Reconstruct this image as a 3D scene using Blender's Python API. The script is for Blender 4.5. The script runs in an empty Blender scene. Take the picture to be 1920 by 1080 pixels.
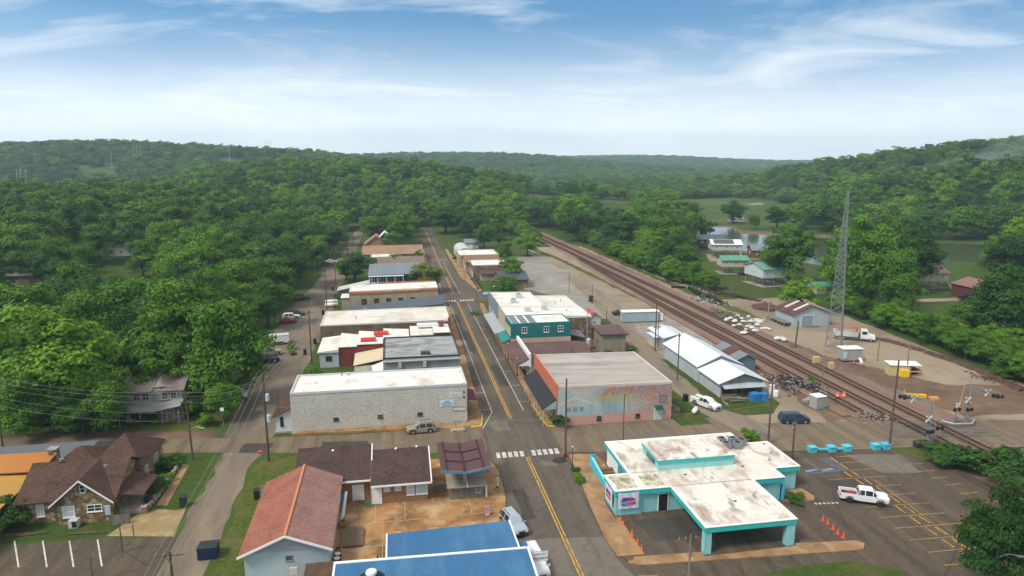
import bpy, bmesh, math, random
import numpy as np
from mathutils import Vector, Matrix
R = random.Random(7)
rad = math.radians
sc = bpy.context.scene
COL = sc.collection
# ------------------------------------------------------------------ camera
F = 1280.0; PIT = math.atan(245 / 1280.); YAW = rad(9.88); H = 44.0
cam = bpy.data.cameras.new('camera'); cam.sensor_width = 36; cam.lens = 36 * F / 1920
cam.clip_start = 0.5; cam.clip_end = 20000
co = bpy.data.objects.new('camera', cam); COL.objects.link(co)
co.location = (0, 0, H); co.rotation_euler = (math.pi / 2 - PIT, 0, -YAW)
sc.camera = co

def G(px, py, z=0.0):
    """point of the plane at height z that the photograph shows at pixel (px, py)"""
    x = (px - 960) / F; y = (540 - py) / F
    f = math.cos(PIT) + y * math.sin(PIT); u = -math.sin(PIT) + y * math.cos(PIT)
    t = (z - H) / u
    r = x * t; f *= t
    return (f * math.sin(YAW) + r * math.cos(YAW), f * math.cos(YAW) - r * math.sin(YAW))

def PX(X, Y, Z):
    f = X * math.sin(YAW) + Y * math.cos(YAW); r = X * math.cos(YAW) - Y * math.sin(YAW); u = Z - H
    zc = f * math.cos(PIT) - u * math.sin(PIT); yc = f * math.sin(PIT) + u * math.cos(PIT)
    if zc < 1: return None
    return 960 + F * r / zc, 540 - F * yc / zc, zc

def SK(px, py, d):
    """point on the ray through a pixel at forward distance d: used for skylines"""
    x = (px - 960) / F; y = (540 - py) / F
    f = math.cos(PIT) + y * math.sin(PIT); u = -math.sin(PIT) + y * math.cos(PIT)
    t = d / f; r = x * t
    return (d * math.sin(YAW) + r * math.cos(YAW), d * math.cos(YAW) - r * math.sin(YAW), H + u * t)

# ------------------------------------------------------------------ mesh builder
LOC = {}
class MB:
    def __init__(s): s.v = []; s.f = []; s.m = []; s.cm = 0
    def add(s, vs, fs):
        n = len(s.v); s.v += [tuple(p) for p in vs]
        s.f += [tuple(i + n for i in f) for f in fs]; s.m += [s.cm] * len(fs); return s
    def box(s, x0, x1, y0, y1, z0, z1):
        return s.add([(x0,y0,z0),(x1,y0,z0),(x1,y1,z0),(x0,y1,z0),(x0,y0,z1),(x1,y0,z1),(x1,y1,z1),(x0,y1,z1)],
                     [(0,3,2,1),(4,5,6,7),(0,1,5,4),(1,2,6,5),(2,3,7,6),(3,0,4,7)])
    def obox(s, cx, cy, z0, z1, lx, ly, a=0):
        c, n = math.cos(a), math.sin(a); P = []
        for z in (z0, z1):
            for dx, dy in ((-1,-1),(1,-1),(1,1),(-1,1)):
                P.append((cx + dx*lx/2*c - dy*ly/2*n, cy + dx*lx/2*n + dy*ly/2*c, z))
        return s.add(P, [(0,3,2,1),(4,5,6,7),(0,1,5,4),(1,2,6,5),(2,3,7,6),(3,0,4,7)])
    def poly(s, pts): return s.add(pts, [tuple(range(len(pts)))])
    def prism(s, p2, z0, z1):
        """polygon p2 (anticlockwise), z1 a number or one height per corner"""
        n = len(p2); zz = z1 if isinstance(z1, (list, tuple)) else [z1] * n
        a = sum(p2[i][0]*p2[(i+1)%n][1] - p2[(i+1)%n][0]*p2[i][1] for i in range(n))
        if a < 0: p2 = p2[::-1]; zz = list(zz)[::-1]
        vs = [(x, y, z0) for x, y in p2] + [(x, y, z) for (x, y), z in zip(p2, zz)]
        fs = [tuple(range(n))[::-1], tuple(range(n, 2*n))] + [(i, (i+1)%n, n+(i+1)%n, n+i) for i in range(n)]
        return s.add(vs, fs)
    def sideprism(s, prof, axis, a, b):
        """profile of (u, z) pairs extruded along axis from a to b"""
        n = len(prof)
        mk = (lambda u, t, z: (t, u, z)) if axis == 'x' else (lambda u, t, z: (u, t, z))
        vs = [mk(u, a, z) for u, z in prof] + [mk(u, b, z) for u, z in prof]
        return s.add(vs, [tuple(range(n)), tuple(range(n, 2*n))[::-1]] + [(i, n+i, n+(i+1)%n, (i+1)%n) for i in range(n)])
    def tube(s, p, q, r, r2=None, n=6, cap=True):
        p = Vector(p); q = Vector(q); r2 = r if r2 is None else r2
        d = (q - p)
        if d.length < 1e-6: return s
        d.normalize(); a = d.orthogonal().normalized(); b = d.cross(a)
        vs = []
        for c, rr in ((p, r), (q, r2)):
            for i in range(n):
                t = 2*math.pi*i/n; vs.append(c + a*rr*math.cos(t) + b*rr*math.sin(t))
        fs = [(i, (i+1)%n, n+(i+1)%n, n+i) for i in range(n)]
        if cap: fs += [tuple(range(n))[::-1], tuple(range(n, 2*n))]
        return s.add(vs, fs)
    def path(s, pts, r, n=5):
        for a, b in zip(pts[:-1], pts[1:]): s.tube(a, b, r, n=n)
        return s
    def ball(s, c, rx, ry=None, rz=None, n=10, m=6, jit=0):
        ry = rx if ry is None else ry; rz = rx if rz is None else rz
        vs = [(c[0], c[1], c[2]-rz)]
        for j in range(1, m):
            t = -math.pi/2 + math.pi*j/m
            for i in range(n):
                p = 2*math.pi*i/n; k = 1 + R.uniform(-jit, jit)
                vs.append((c[0]+rx*k*math.cos(t)*math.cos(p), c[1]+ry*k*math.cos(t)*math.sin(p), c[2]+rz*k*math.sin(t)))
        vs.append((c[0], c[1], c[2]+rz)); L = len(vs)-1; fs = []
        for i in range(n): fs.append((0, 1+(i+1)%n, 1+i)); fs.append((L, L-n+i, L-n+(i+1)%n))
        for j in range(m-2):
            for i in range(n):
                a = 1+j*n+i; b = 1+j*n+(i+1)%n; fs.append((a, b, b+n, a+n))
        return s.add(vs, fs)
    def slab(s, a, b, c, d, th):
        """roof slab: top corners a b c d, thickness th downwards"""
        vs = [a, b, c, d] + [(p[0], p[1], p[2]-th) for p in (a, b, c, d)]
        return s.add(vs, [(0,1,2,3),(7,6,5,4),(0,4,5,1),(1,5,6,2),(2,6,7,3),(3,7,4,0)])
    def gable(s, x0, x1, y0, y1, ze, zr, axis='x', th=.16, mid=.5):
        if axis == 'x':
            ym = y0 + (y1-y0)*mid
            s.slab((x0,y0,ze),(x1,y0,ze),(x1,ym,zr),(x0,ym,zr),th); s.slab((x0,ym,zr),(x1,ym,zr),(x1,y1,ze),(x0,y1,ze),th)
        else:
            xm = x0 + (x1-x0)*mid
            s.slab((x0,y1,ze),(x0,y0,ze),(xm,y0,zr),(xm,y1,zr),th); s.slab((xm,y1,zr),(xm,y0,zr),(x1,y0,ze),(x1,y1,ze),th)
        return s
    def house(s, x0, x1, y0, y1, ze, zr, axis='x', z0=0, mid=.5):
        """walls with gable ends under a gable roof"""
        if axis == 'x': return s.sideprism([(y0,z0),(y1,z0),(y1,ze),(y0+(y1-y0)*mid,zr),(y0,ze)], 'x', x0, x1)
        return s.sideprism([(x0,z0),(x1,z0),(x1,ze),(x0+(x1-x0)*mid,zr),(x0,ze)], 'y', y0, y1)
    def build(s, name, mat, parent=None, label=None, smooth=False, kind=None, at=None):
        me = bpy.data.meshes.new(name)
        off = Vector((0,0,0))
        if parent is not None: off = LOC.get(parent, Vector((0,0,0)))
        elif at is not None: off = Vector(at)
        me.from_pydata([(p[0]-off.x, p[1]-off.y, p[2]-off.z) for p in s.v], [], s.f)
        mats = mat if isinstance(mat, (list, tuple)) else [mat]
        for m in mats: me.materials.append(m)
        if len(mats) > 1: me.polygons.foreach_set('material_index', s.m)
        bm = bmesh.new(); bm.from_mesh(me); bmesh.ops.recalc_face_normals(bm, faces=bm.faces); bm.to_mesh(me); bm.free()
        if smooth: me.polygons.foreach_set('use_smooth', [True]*len(me.polygons))
        me.update()
        o = bpy.data.objects.new(name, me); COL.objects.link(o)
        if parent is not None: o.parent = parent; LOC[o] = off
        elif at is not None: o.location = at; LOC[o] = off
        if label: o['label'] = label
        if kind: o['kind'] = kind
        return o

def tag(o, label, cat, group=None):
    o['label'] = label; o['category'] = cat
    if group: o['group'] = group
    return o
def thing(name, label, cat, loc=(0,0,0), rz=0, group=None, local=False):
    o = bpy.data.objects.new(name, None); COL.objects.link(o); o.empty_display_size = .3
    o.location = loc; o.rotation_euler = (0, 0, rz)
    LOC[o] = Vector((0,0,0)) if local else Vector(loc)
    return tag(o, label, cat, group)
def dup(root, loc, rz=0, label=None, group=None, scale=None):
    r = root.copy(); COL.objects.link(r); r.location = loc; r.rotation_euler = (0, 0, rz)
    if label: r['label'] = label
    if group: r['group'] = group
    if scale: r.scale = scale
    for ch in root.children:
        c = ch.copy(); COL.objects.link(c); c.parent = r
        for g in ch.children:
            d = g.copy(); COL.objects.link(d); d.parent = c
    return r
def sheet(name, pts, z, m, kind='structure'):
    """flat ground cover: polygon of world points laid z above the ground"""
    b = MB(); b.poly([(x, y, z) for x, y in pts]); me_o = b.build(name, m, kind=kind)
    bm = bmesh.new(); bm.from_mesh(me_o.data)
    bmesh.ops.triangulate(bm, faces=bm.faces, ngon_method='EAR_CLIP')
    for f in bm.faces:
        if f.normal.z < 0: f.normal_flip()
    bm.to_mesh(me_o.data); bm.free(); return me_o
def ragged(pts, step=3., amp=.5, seed=1):
    """outline with its edges broken up, for dirt, gravel and worn grass"""
    r = random.Random(seed); out = []
    for (a, b), (c, d) in zip(pts, pts[1:] + pts[:1]):
        n = max(1, int(math.hypot(c-a, d-b) / step))
        for i in range(n):
            t = i / n; k = amp if i else amp * .3
            out.append((a+(c-a)*t + r.uniform(-k, k), b+(d-b)*t + r.uniform(-k, k)))
    return out

# ------------------------------------------------------------------ materials
def srgb(r, g, b):
    f = lambda c: ((c/255.+.055)/1.055)**2.4 if c/255. > .04045 else c/255./12.92
    return (f(r), f(g), f(b), 1)
class NT:
    def __init__(s, name):
        s.mat = bpy.data.materials.new(name); s.mat.use_nodes = True; s.t = s.mat.node_tree; s.t.nodes.clear()
        s.out = s.n('ShaderNodeOutputMaterial')
    def n(s, ty, ins=None, **kw):
        x = s.t.nodes.new(ty)
        for k, v in kw.items(): setattr(x, k, v)
        for k, v in (ins or {}).items():
            if hasattr(v, 'is_output'): s.t.links.new(v, x.inputs[k])
            else: x.inputs[k].default_value = v
        return x
    def coord(s, kind='Object'): return s.n('ShaderNodeTexCoord').outputs[kind]
    def map(s, v, scale=(1,1,1), rot=(0,0,0), loc=(0,0,0)):
        return s.n('ShaderNodeMapping', {'Vector': v, 'Scale': scale, 'Rotation': rot, 'Location': loc}).outputs[0]
    def noise(s, v, scale, detail=4, rough=.55, dist=0):
        return s.n('ShaderNodeTexNoise', {'Vector': v, 'Scale': scale, 'Detail': detail, 'Roughness': rough, 'Distortion': dist}).outputs['Fac']
    def ramp(s, fac, stops, interp='LINEAR'):
        r = s.n('ShaderNodeValToRGB', {'Fac': fac}); r.color_ramp.interpolation = interp
        e = r.color_ramp.elements
        while len(e) < len(stops): e.new(.5)
        for x, (p, c) in zip(e, stops):
            x.position = p; x.color = c if isinstance(c, (tuple, list)) else (c, c, c, 1)
        return r.outputs['Color']
    def mix(s, fac, a, b, mode='MIX'):
        m = s.n('ShaderNodeMix', data_type='RGBA', blend_type=mode)
        for i, v in ((0, fac), (6, a), (7, b)):
            if hasattr(v, 'is_output'): s.t.links.new(v, m.inputs[i])
            else: m.inputs[i].default_value = v
        return m.outputs[2]
    def math(s, op, a, b=0.):
        m = s.n('ShaderNodeMath', operation=op)
        for i, v in ((0, a), (1, b)):
            if hasattr(v, 'is_output'): s.t.links.new(v, m.inputs[i])
            else: m.inputs[i].default_value = v
        return m.outputs[0]
    def bump(s, h, strength=.3, dist=.05):
        return s.n('ShaderNodeBump', {'Height': h, 'Strength': strength, 'Distance': dist}).outputs[0]
    def done(s, col, rough=.85, spec=.3, metal=0., normal=None):
        p = s.n('ShaderNodeBsdfPrincipled', {'Base Color': col, 'Roughness': rough, 'Metallic': metal, 'Specular IOR Level': spec})
        if normal is not None: s.t.links.new(normal, p.inputs['Normal'])
        s.t.links.new(p.outputs[0], s.out.inputs[0]); return s.mat
def sc4(c, k): return (c[0]*k, c[1]*k, c[2]*k, 1)
MC = {}
def P(name, c, rough=.7, var=.12, spec=.3, metal=0., dirt=.0, dirtc=(.08,.055,.035,1), scale=1.):
    """painted or plain surface with mottling and dirt"""
    if name in MC: return MC[name]
    t = NT(name); v = t.coord()
    col = t.mix(t.noise(v, 1.3*scale, 6), sc4(c, 1-var), sc4(c, 1+var))
    if dirt:
        d = t.ramp(t.noise(t.map(v, (1,1,.35)), .9*scale, 8, .65), [(.45, 0.), (.75, dirt)])
        col = t.mix(d, col, dirtc)
    MC[name] = t.done(col, rough, spec, metal); return MC[name]
def stained(name, base, layers, rough=.9, bump=None, spec=.25, kind='Object', fine=.1):
    """base colour with noise-shaped stains: layers of (colour, scale xyz, lo, hi, amount)"""
    if name in MC: return MC[name]
    t = NT(name); v = t.coord(kind)
    col = t.mix(t.noise(v, 9, 3), sc4(base, 1-fine), sc4(base, 1+fine))
    for i, (c, scl, lo, hi, am) in enumerate(layers):
        f = t.ramp(t.noise(t.map(v, scl, loc=(i*7.3, i*3.1, i*1.7)), 1., 9, .62, .4), [(lo, 0.), (hi, am)])
        col = t.mix(f, col, c)
    nb = t.bump(t.noise(v, bump[0], 4), bump[1]) if bump else None
    MC[name] = t.done(col, rough, spec, 0., nb); return MC[name]
def wallco(t):
    """(along the wall, height) coordinates for axis-aligned walls"""
    s = t.n('ShaderNodeSeparateXYZ', {0: t.coord()})
    return t.n('ShaderNodeCombineXYZ', {0: t.math('ADD', s.outputs[0], s.outputs[1]), 1: s.outputs[2]}).outputs[0], s
def brick(name, a, b, mortar, bw=.42, rh=.2, ms=.02, dirt=None, rough=.9, vary=None):
    if name in MC: return MC[name]
    t = NT(name); w, s = wallco(t)
    br = t.n('ShaderNodeTexBrick', {'Vector': w, 'Color1': a, 'Color2': b, 'Mortar': mortar, 'Scale': 1., 'Mortar Size': ms, 'Brick Width': bw, 'Row Height': rh})
    col = br.outputs['Color']; v = t.coord()
    if vary: col = t.mix(t.ramp(t.noise(v, vary[1], 7, .7), [(vary[2], 0.), (vary[3], vary[4])]), col, vary[0])
    if dirt: col = t.mix(t.ramp(t.noise(t.map(v, (.5,.5,.25)), 1., 8, .65), [(.42, 0.), (.72, dirt[1])]), col, dirt[0])
    MC[name] = t.done(col, rough, .2, 0., t.bump(br.outputs['Fac'], -.35, .02)); return MC[name]
def stone(name, cols, scale=2.2, mortar=(.09,.07,.05,1), mw=.06, dirt=0.):
    if name in MC: return MC[name]
    t = NT(name); v = t.coord()
    vo = t.n('ShaderNodeTexVoronoi', {'Vector': v, 'Scale': scale, 'Randomness': 1.})
    ed = t.n('ShaderNodeTexVoronoi', {'Vector': v, 'Scale': scale}, feature='DISTANCE_TO_EDGE').outputs['Distance']
    sp = t.n('ShaderNodeSeparateColor', {0: vo.outputs['Color']}).outputs[0]
    n = len(cols); col = t.ramp(sp, [(i/n, c) for i, c in enumerate(cols)], 'CONSTANT')
    col = t.mix(t.noise(v, 6, 5), sc4((.55,.55,.55), 1), (1.25,1.25,1.25,1)) if False else t.mix(t.ramp(t.noise(v, 8, 4), [(.3, .5), (.7, 0.)]), col, mortar)
    col = t.mix(t.ramp(ed, [(0., 1.), (mw, 0.)]), col, mortar)
    if dirt: col = t.mix(t.ramp(t.noise(v, .5, 7, .65), [(.4, 0.), (.7, dirt)]), col, (.06,.05,.04,1))
    MC[name] = t.done(col, .9, .2, 0., t.bump(t.ramp(ed, [(0., 0.), (.2, 1.)]), .5, .06)); return MC[name]
def ribbed(name, c, axis='x', pitch=.35, rough=.45, metal=.0, var=.1, stain=None, spec=.4, seam=.0):
    """profiled metal sheet: ribs every pitch along axis"""
    if name in MC: return MC[name]
    t = NT(name); v = t.coord(); s = t.n('ShaderNodeSeparateXYZ', {0: v})
    u = s.outputs[{'x':0,'y':1,'z':2}[axis]]
    fr = t.math('FRACT', t.math('DIVIDE', t.math('ADD', u, 500.), pitch))
    rib = t.ramp(fr, [(0., 1.), (.12, .0), (.88, .0), (1., 1.)])
    col = t.mix(t.noise(v, .8, 6, .6), sc4(c, 1-var), sc4(c, 1+var))
    pn = t.n('ShaderNodeTexWhiteNoise', {'W': t.math('FLOOR', t.math('DIVIDE', t.math('ADD', u, 500.), pitch*3))}, noise_dimensions='1D').outputs[0]
    col = t.mix(t.math('MULTIPLY', pn, .3), col, sc4(c, .68)); col = t.mix(t.math('MULTIPLY', rib, .3), col, sc4(c, .5))
    if stain: col = t.mix(t.ramp(t.noise(t.map(v, stain[1]), 1., 8, .65), [(stain[2], 0.), (stain[3], stain[4])]), col, stain[0])
    MC[name] = t.done(col, rough, spec, metal, t.bump(rib, .5, .03)); return MC[name]
def shingle(name, c, var=.35):
    if name in MC: return MC[name]
    t = NT(name); v = t.coord(); s = t.n('ShaderNodeSeparateXYZ', {0: v})
    w = t.n('ShaderNodeCombineXYZ', {0: s.outputs[0], 1: t.math('ADD', s.outputs[1], t.math('MULTIPLY', s.outputs[2], .7))}).outputs[0]
    br = t.n('ShaderNodeTexBrick', {'Vector': w, 'Color1': sc4(c, 1-var), 'Color2': sc4(c, 1+var), 'Mortar': sc4(c, .45), 'Scale': 1., 'Mortar Size': .012, 'Brick Width': .33, 'Row Height': .17})
    col = t.mix(t.ramp(t.noise(v, .45, 6), [(.35, 0.), (.7, .45)]), br.outputs['Color'], sc4(c, 1.5))
    MC[name] = t.done(col, .95, .15, 0., t.bump(br.outputs['Fac'], -.3, .02)); return MC[name]
def glassmat(name='window_glass', c=(.025,.03,.035,1)):
    if name in MC: return MC[name]
    t = NT(name); col = t.mix(t.noise(t.coord(), 1.1, 2), sc4(c, .6), sc4(c, 1.6))
    MC[name] = t.done(col, .08, .6); return MC[name]
def leafmat(name, dark, mid, light, trans=.18):
    t = NT(name); rnd = t.n('ShaderNodeObjectInfo').outputs['Random']
    col = t.ramp(rnd, [(0., dark), (.35, mid), (.7, mid), (1., light)])
    pos = t.n('ShaderNodeNewGeometry').outputs['Position']; col = t.mix(t.ramp(t.noise(pos, .008, 5, .6), [(.36, .0), (.64, .55)]), col, sc4(mid, .62)); col = t.mix(t.ramp(t.noise(pos, .02, 4, .6), [(.5, .0), (.68, .4)]), col, (mid[0]*1.4, mid[1]*1.25, mid[2], 1))
    v = t.coord(); nz = t.noise(v, .45, 3)
    col = t.mix(t.ramp(nz, [(.35, 0.), (.7, .45)]), col, light)
    isl = t.n('ShaderNodeNewGeometry').outputs['Random Per Island']
    col = t.mix(t.math('MULTIPLY', isl, .45), col, dark)
    d = t.n('ShaderNodeBsdfPrincipled', {'Base Color': col, 'Roughness': .65, 'Specular IOR Level': .2})
    tr = t.n('ShaderNodeBsdfTranslucent', {'Color': t.mix(.5, col, (.16,.28,.03,1))})
    m = t.n('ShaderNodeMixShader', {0: trans, 1: d.outputs[0], 2: tr.outputs[0]})
    t.t.links.new(m.outputs[0], t.out.inputs[0]); MC[name] = t.mat; return t.mat

WHITE = P('white_paint', (.78,.78,.76), .55, .06)
GLASS = glassmat()
STEEL = P('galvanized_steel', (.42,.44,.46), .45, .12, .5, .5)
DARKST = P('dark_steel', (.05,.05,.055), .5, .2, .4, .2)
BLACK = P('black_plastic', (.018,.018,.02), .5, .2)
WOODP = stained('weathered_pole_wood', (.12,.085,.06), [((.05,.035,.025,1), (2,2,.25), .4, .7, .8)], .9)
TIMBER = stained('grey_timber', (.23,.2,.165), [((.1,.085,.07,1), (3,3,.6), .4, .7, .8)], .9)
NEWWOOD = stained('new_lumber', (.55,.38,.19), [((.35,.22,.1,1), (2,2,.6), .45, .7, .7)], .85)
CONC = stained('grey_concrete', (.36,.33,.29), [((.17,.14,.11,1), (.5,.5,.5), .42, .7, .8)], .92)
YELLOW = P('yellow_paint', (.75,.46,.03), .6, .15, dirt=.5)
REDP = P('red_paint', (.5,.035,.025), .5, .15)
ORANGEP = P('orange_plastic', (.85,.14,.03), .55, .1)

# ------------------------------------------------------------------ openings
def wp(face, plane, u, d, z):
    return {'S': (u, plane-d, z), 'N': (u, plane+d, z), 'W': (plane-d, u, z), 'E': (plane+d, u, z)}[face]
def fbox(b, face, plane, u0, u1, d0, d1, z0, z1):
    p = wp(face, plane, u0, d0, z0); q = wp(face, plane, u1, d1, z1)
    return b.box(min(p[0],q[0]), max(p[0],q[0]), min(p[1],q[1]), max(p[1],q[1]), z0, z1)
def win(par, face, plane, u, z, w, h, fm=None, gm=None, bars=1, rows=1, name='window'):
    """window: projecting frame and sill with its panes as a sub-part; u is its middle, z its sill"""
    fm = fm or WHITE; b = MB(); k = min(.09, w*.1)
    fbox(b, face, plane, u-w/2, u+w/2, .003, .07, z, z+k); fbox(b, face, plane, u-w/2, u+w/2, .003, .07, z+h-k, z+h)
    fbox(b, face, plane, u-w/2, u-w/2+k, .003, .07, z+k, z+h-k); fbox(b, face, plane, u+w/2-k, u+w/2, .003, .07, z+k, z+h-k)
    for i in range(bars):
        c = u-w/2+w*(i+1)/(bars+1); fbox(b, face, plane, c-k*.35, c+k*.35, .02, .06, z+k, z+h-k)
    for i in range(rows):
        c = z+h*(i+1)/(rows+1); fbox(b, face, plane, u-w/2+k, u+w/2-k, .025, .055, c-k*.3, c+k*.3)
    fbox(b, face, plane, u-w/2-.06, u+w/2+.06, .003, .12, z-.07, z-.003)
    o = b.build(name, fm, par)
    g = MB(); fbox(g, face, plane, u-w/2+k, u+w/2-k, .004, .018, z+k, z+h-k); g.build('pane', gm or GLASS, o)
    return o
def door(par, face, plane, u, w=1., h=2.1, m=None, z=0.02, name='door'):
    b = MB(); fbox(b, face, plane, u-w/2, u+w/2, .003, .06, z, z+h)
    o = b.build(name, m or WHITE, par)
    k = MB(); p = wp(face, plane, u+w*.36, .09, z+h*.48); k.ball(p, .05, n=6, m=4); k.build('handle', DARKST, o)
    f = MB(); fbox(f, face, plane, u-w/2-.1, u-w/2-.003, .003, .09, z, z+h+.1); fbox(f, face, plane, u+w/2+.003, u+w/2+.1, .003, .09, z, z+h+.1); fbox(f, face, plane, u-w/2-.003, u+w/2+.003, .003, .09, z+h+.003, z+h+.1)
    f.build('door_frame', WHITE, o); return o
def flat(name, label, x0, x1, y0, y1, h, wm, rm, ph=.35, hw=None, trim=None, cat='building', steps=0, front=None):
    """flat-roofed commercial block: walls, roof and parapet; hw = height at the east end when the roof falls away"""
    t = thing(name, label, cat, (x0, y0, 0)); he = h if hw is None else hw
    MB().prism([(x0,y0),(x1,y0),(x1,y1),(x0,y1)], 0, [h-ph, he-ph, he-ph, h-ph]).build('wall', wm, t)
    k = .25
    b = MB(); b.prism([(x0+k,y0+k),(x1-k,y0+k),(x1-k,y1-k),(x0+k,y1-k)], 0.1, [h-ph+.05, he-ph+.05, he-ph+.05, h-ph+.05])
    rf = b.build('roof', rm, t)
    p = MB()
    n = max(1, steps)
    for i in range(n):
        a = x0 + (x1-x0)*i/n; c = x0 + (x1-x0)*(i+1)/n
        za = h + (he-h)*i/n; zb = h + (he-h)*(i+1)/n
        tops = [za, za, za, za] if steps else [za, zb, zb, za]
        base = min(za, zb) - ph
        e0 = .004 if i == 0 else 0; e1 = .004 if i == n-1 else 0
        p.prism([(a-e0,y0-.004),(c+e1,y0-.004),(c+e1,y0+k),(a-e0,y0+k)], base, tops); p.prism([(a-e0,y1-k),(c+e1,y1-k),(c+e1,y1+.004),(a-e0,y1+.004)], base, tops)
    p.box(x0-.004, x0+k, y0+k, y1-k, h-ph, h); p.box(x1-k, x1+.004, y0+k, y1-k, he-ph, he)
    p.build('parapet', trim or wm, t)
    return t, rf
# ------------------------------------------------------------------ terrain
RIDGES = []
def ridge(pts, width, drop=13., ends=True):
    """skyline points (pixel x, pixel y, distance) of a wooded ridge, turned into a crest line in the world"""
    RIDGES.append(([(x, y, z - drop) for x, y, z in (SK(*p) for p in pts)], width))
ridge([(-420,300,1150),(-200,285,1150),(0,273,1150),(110,264,1150),(220,262,1150),(330,268,1150),(480,275,1120),(540,284,1100),(620,303,1080)], 330)
ridge([(470,325,690),(505,306,690),(545,295,680),(620,292,660),(690,297,640),(760,310,620),(850,330,600),(950,348,600)], 190, 15)
ridge([(600,300,2000),(650,292,2000),(720,289,1950),(800,286.5,1900),(900,287,1900),(960,295,1900),(1040,306,1900)], 520)
ridge([(430,297,3500),(560,288,3400),(650,291,3300),(1000,297,3200),(1130,292,3100),(1180,291,3100),(1260,296,3100),(1400,301,3100),(1540,301,3100),(1750,304,3000)], 800)
ridge([(1330,378,980),(1420,352,930),(1500,325,880),(1600,299,820),(1640,292,790),(1750,275,730),(1850,265,690),(1960,256,660),(2250,250,640)], 165, 11)
ridge([(1560,375,560),(1640,352,540),(1750,326,520),(1850,310,500),(1920,304,490),(2150,296,480)], 120)
ridge([(-500,338,330),(-150,335,350),(60,336,370),(250,338,390),(420,345,420),(560,362,450)], 190, 19)
def TZ(x, y):
    h = 0.
    for pts, w in RIDGES:
        best = None
        for (a, b, za), (c, d, zb) in zip(pts[:-1], pts[1:]):
            L2 = (c-a)**2 + (d-b)**2
            t = max(0., min(1., ((x-a)*(c-a) + (y-b)*(d-b)) / L2))
            q = math.hypot(x-a-(c-a)*t, y-b-(d-b)*t); z = za + (zb-za)*t
            v = z * max(0., 1 - (q/w)**2)**1.5 if q < w else 0.
            if best is None or v > best: best = v
        h = max(h, best)
    return h * max(min(1., max(0., (-38-x)/80)), min(1., max(0., (y-440)/160)), min(1., max(0., (x-150)/150)))
def build_ground():
    rs = [0, 30, 60]; r = 60
    while r < 4700: r *= 1.045; rs.append(min(r, 4800))
    az = [i*1.6 for i in range(225)]
    vs = [(0, 0, 0)]; fs = []; n = len(az)
    for r in rs[1:]:
        for a in az:
            x = r*math.sin(rad(a)); y = r*math.cos(rad(a))
            vs.append((x, y, TZ(x, y) if r > 150 else 0.))
    for i in range(n): fs.append((0, 1+(i+1) % n, 1+i))
    for k in range(len(rs)-2):
        for i in range(n):
            a = 1+k*n+i; b = 1+k*n+(i+1) % n; fs.append((a, b, b+n, a+n))
    b = MB(); b.add(vs, fs)
    return b
def groundmat():
    t = NT('ground_grass_and_dirt'); v = t.coord()
    n1 = t.noise(v, .02, 8, .65); n2 = t.noise(v, .35, 8, .7); n3 = t.noise(v, 3., 4)
    g = t.ramp(n1, [(.3, (.035,.075,.013,1)), (.5, (.06,.11,.02,1)), (.7, (.1,.12,.03,1))])
    g = t.mix(t.ramp(n2, [(.5, 0.), (.75, .7)]), g, (.14,.1,.055,1))
    g = t.mix(t.math('MULTIPLY', n3, .5), g, (.03,.05,.012,1))
    return t.done(g, .95, .1, 0., t.bump(n3, .4, .1))
build_ground().build('ground', groundmat(), kind='structure', smooth=True)

def lawnmat(name, c1, c2, worn=(.16,.12,.06,1), k=.5):
    t = NT(name); v = t.coord()
    n2 = t.noise(v, .5, 8, .7); n3 = t.noise(v, 6., 4)
    g = t.mix(n2, c1, c2); g = t.mix(t.ramp(t.noise(v, 1.5, 6, .7), [(.44, 0.), (.64, .75)]), g, sc4(c1, .6)); g = t.mix(t.ramp(t.noise(v, .23, 7, .7), [(.5, 0.), (.72, k)]), g, worn)
    g = t.mix(t.math('MULTIPLY', n3, .5), g, sc4(c1, .45))
    MC[name] = t.done(g, .95, .1, 0., t.bump(n3, .5, .08)); return MC[name]
GRASS = lawnmat('mown_grass', (.047,.082,.016,1), (.085,.128,.032,1), (.16,.13,.06,1), k=.75)
ROUGHG = lawnmat('rough_grass', (.06,.1,.016,1), (.15,.16,.04,1), (.2,.145,.075,1), k=.95)
def asphaltmat(name, base, warm, crack=.5, patch=.5):
    t = NT(name); v = t.coord()
    col = t.mix(t.noise(v, .12, 8, .65), sc4(base, .8), sc4(base, 1.25))
    col = t.mix(t.ramp(t.noise(t.map(v, (.6,.035,1)), 1., 7, .6), [(.42, 0.), (.68, patch)]), col, warm)
    col = t.mix(t.ramp(t.noise(t.map(v, (.8,.05,1), loc=(9,3,0)), 1., 5, .6), [(.5, 0.), (.62, .45)]), col, sc4(base, .5))
    vo = t.n('ShaderNodeTexVoronoi', {'Vector': t.mix(.12, v, t.n('ShaderNodeTexNoise', {'Vector': v, 'Scale': .8, 'Detail': 5}).outputs['Color'], 'ADD'), 'Scale': .16}, feature='DISTANCE_TO_EDGE').outputs['Distance']
    col = t.mix(t.ramp(vo, [(0., crack), (.012, 0.)]), col, sc4(base, .3))
    col = t.mix(t.ramp(t.noise(v, .55, 8, .7, .6), [(.52, 0.), (.7, .5)]), col, sc4(base, .45)); col = t.mix(t.ramp(t.noise(v, 1.9, 6, .7), [(.5, 0.), (.68, .35)]), col, sc4(warm, 1.15))
    n3 = t.noise(v, 14., 3); col = t.mix(t.math('MULTIPLY', n3, .35), col, sc4(base, .5))
    MC[name] = t.done(col, .88, .25, 0., t.bump(n3, .25, .02)); return MC[name]
ASPH = asphaltmat('main_road_asphalt', (.108,.09,.074), (.185,.15,.112,1))
ASPH2 = asphaltmat('side_street_asphalt', (.16,.124,.088), (.25,.19,.125,1), .3, .8)
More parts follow.
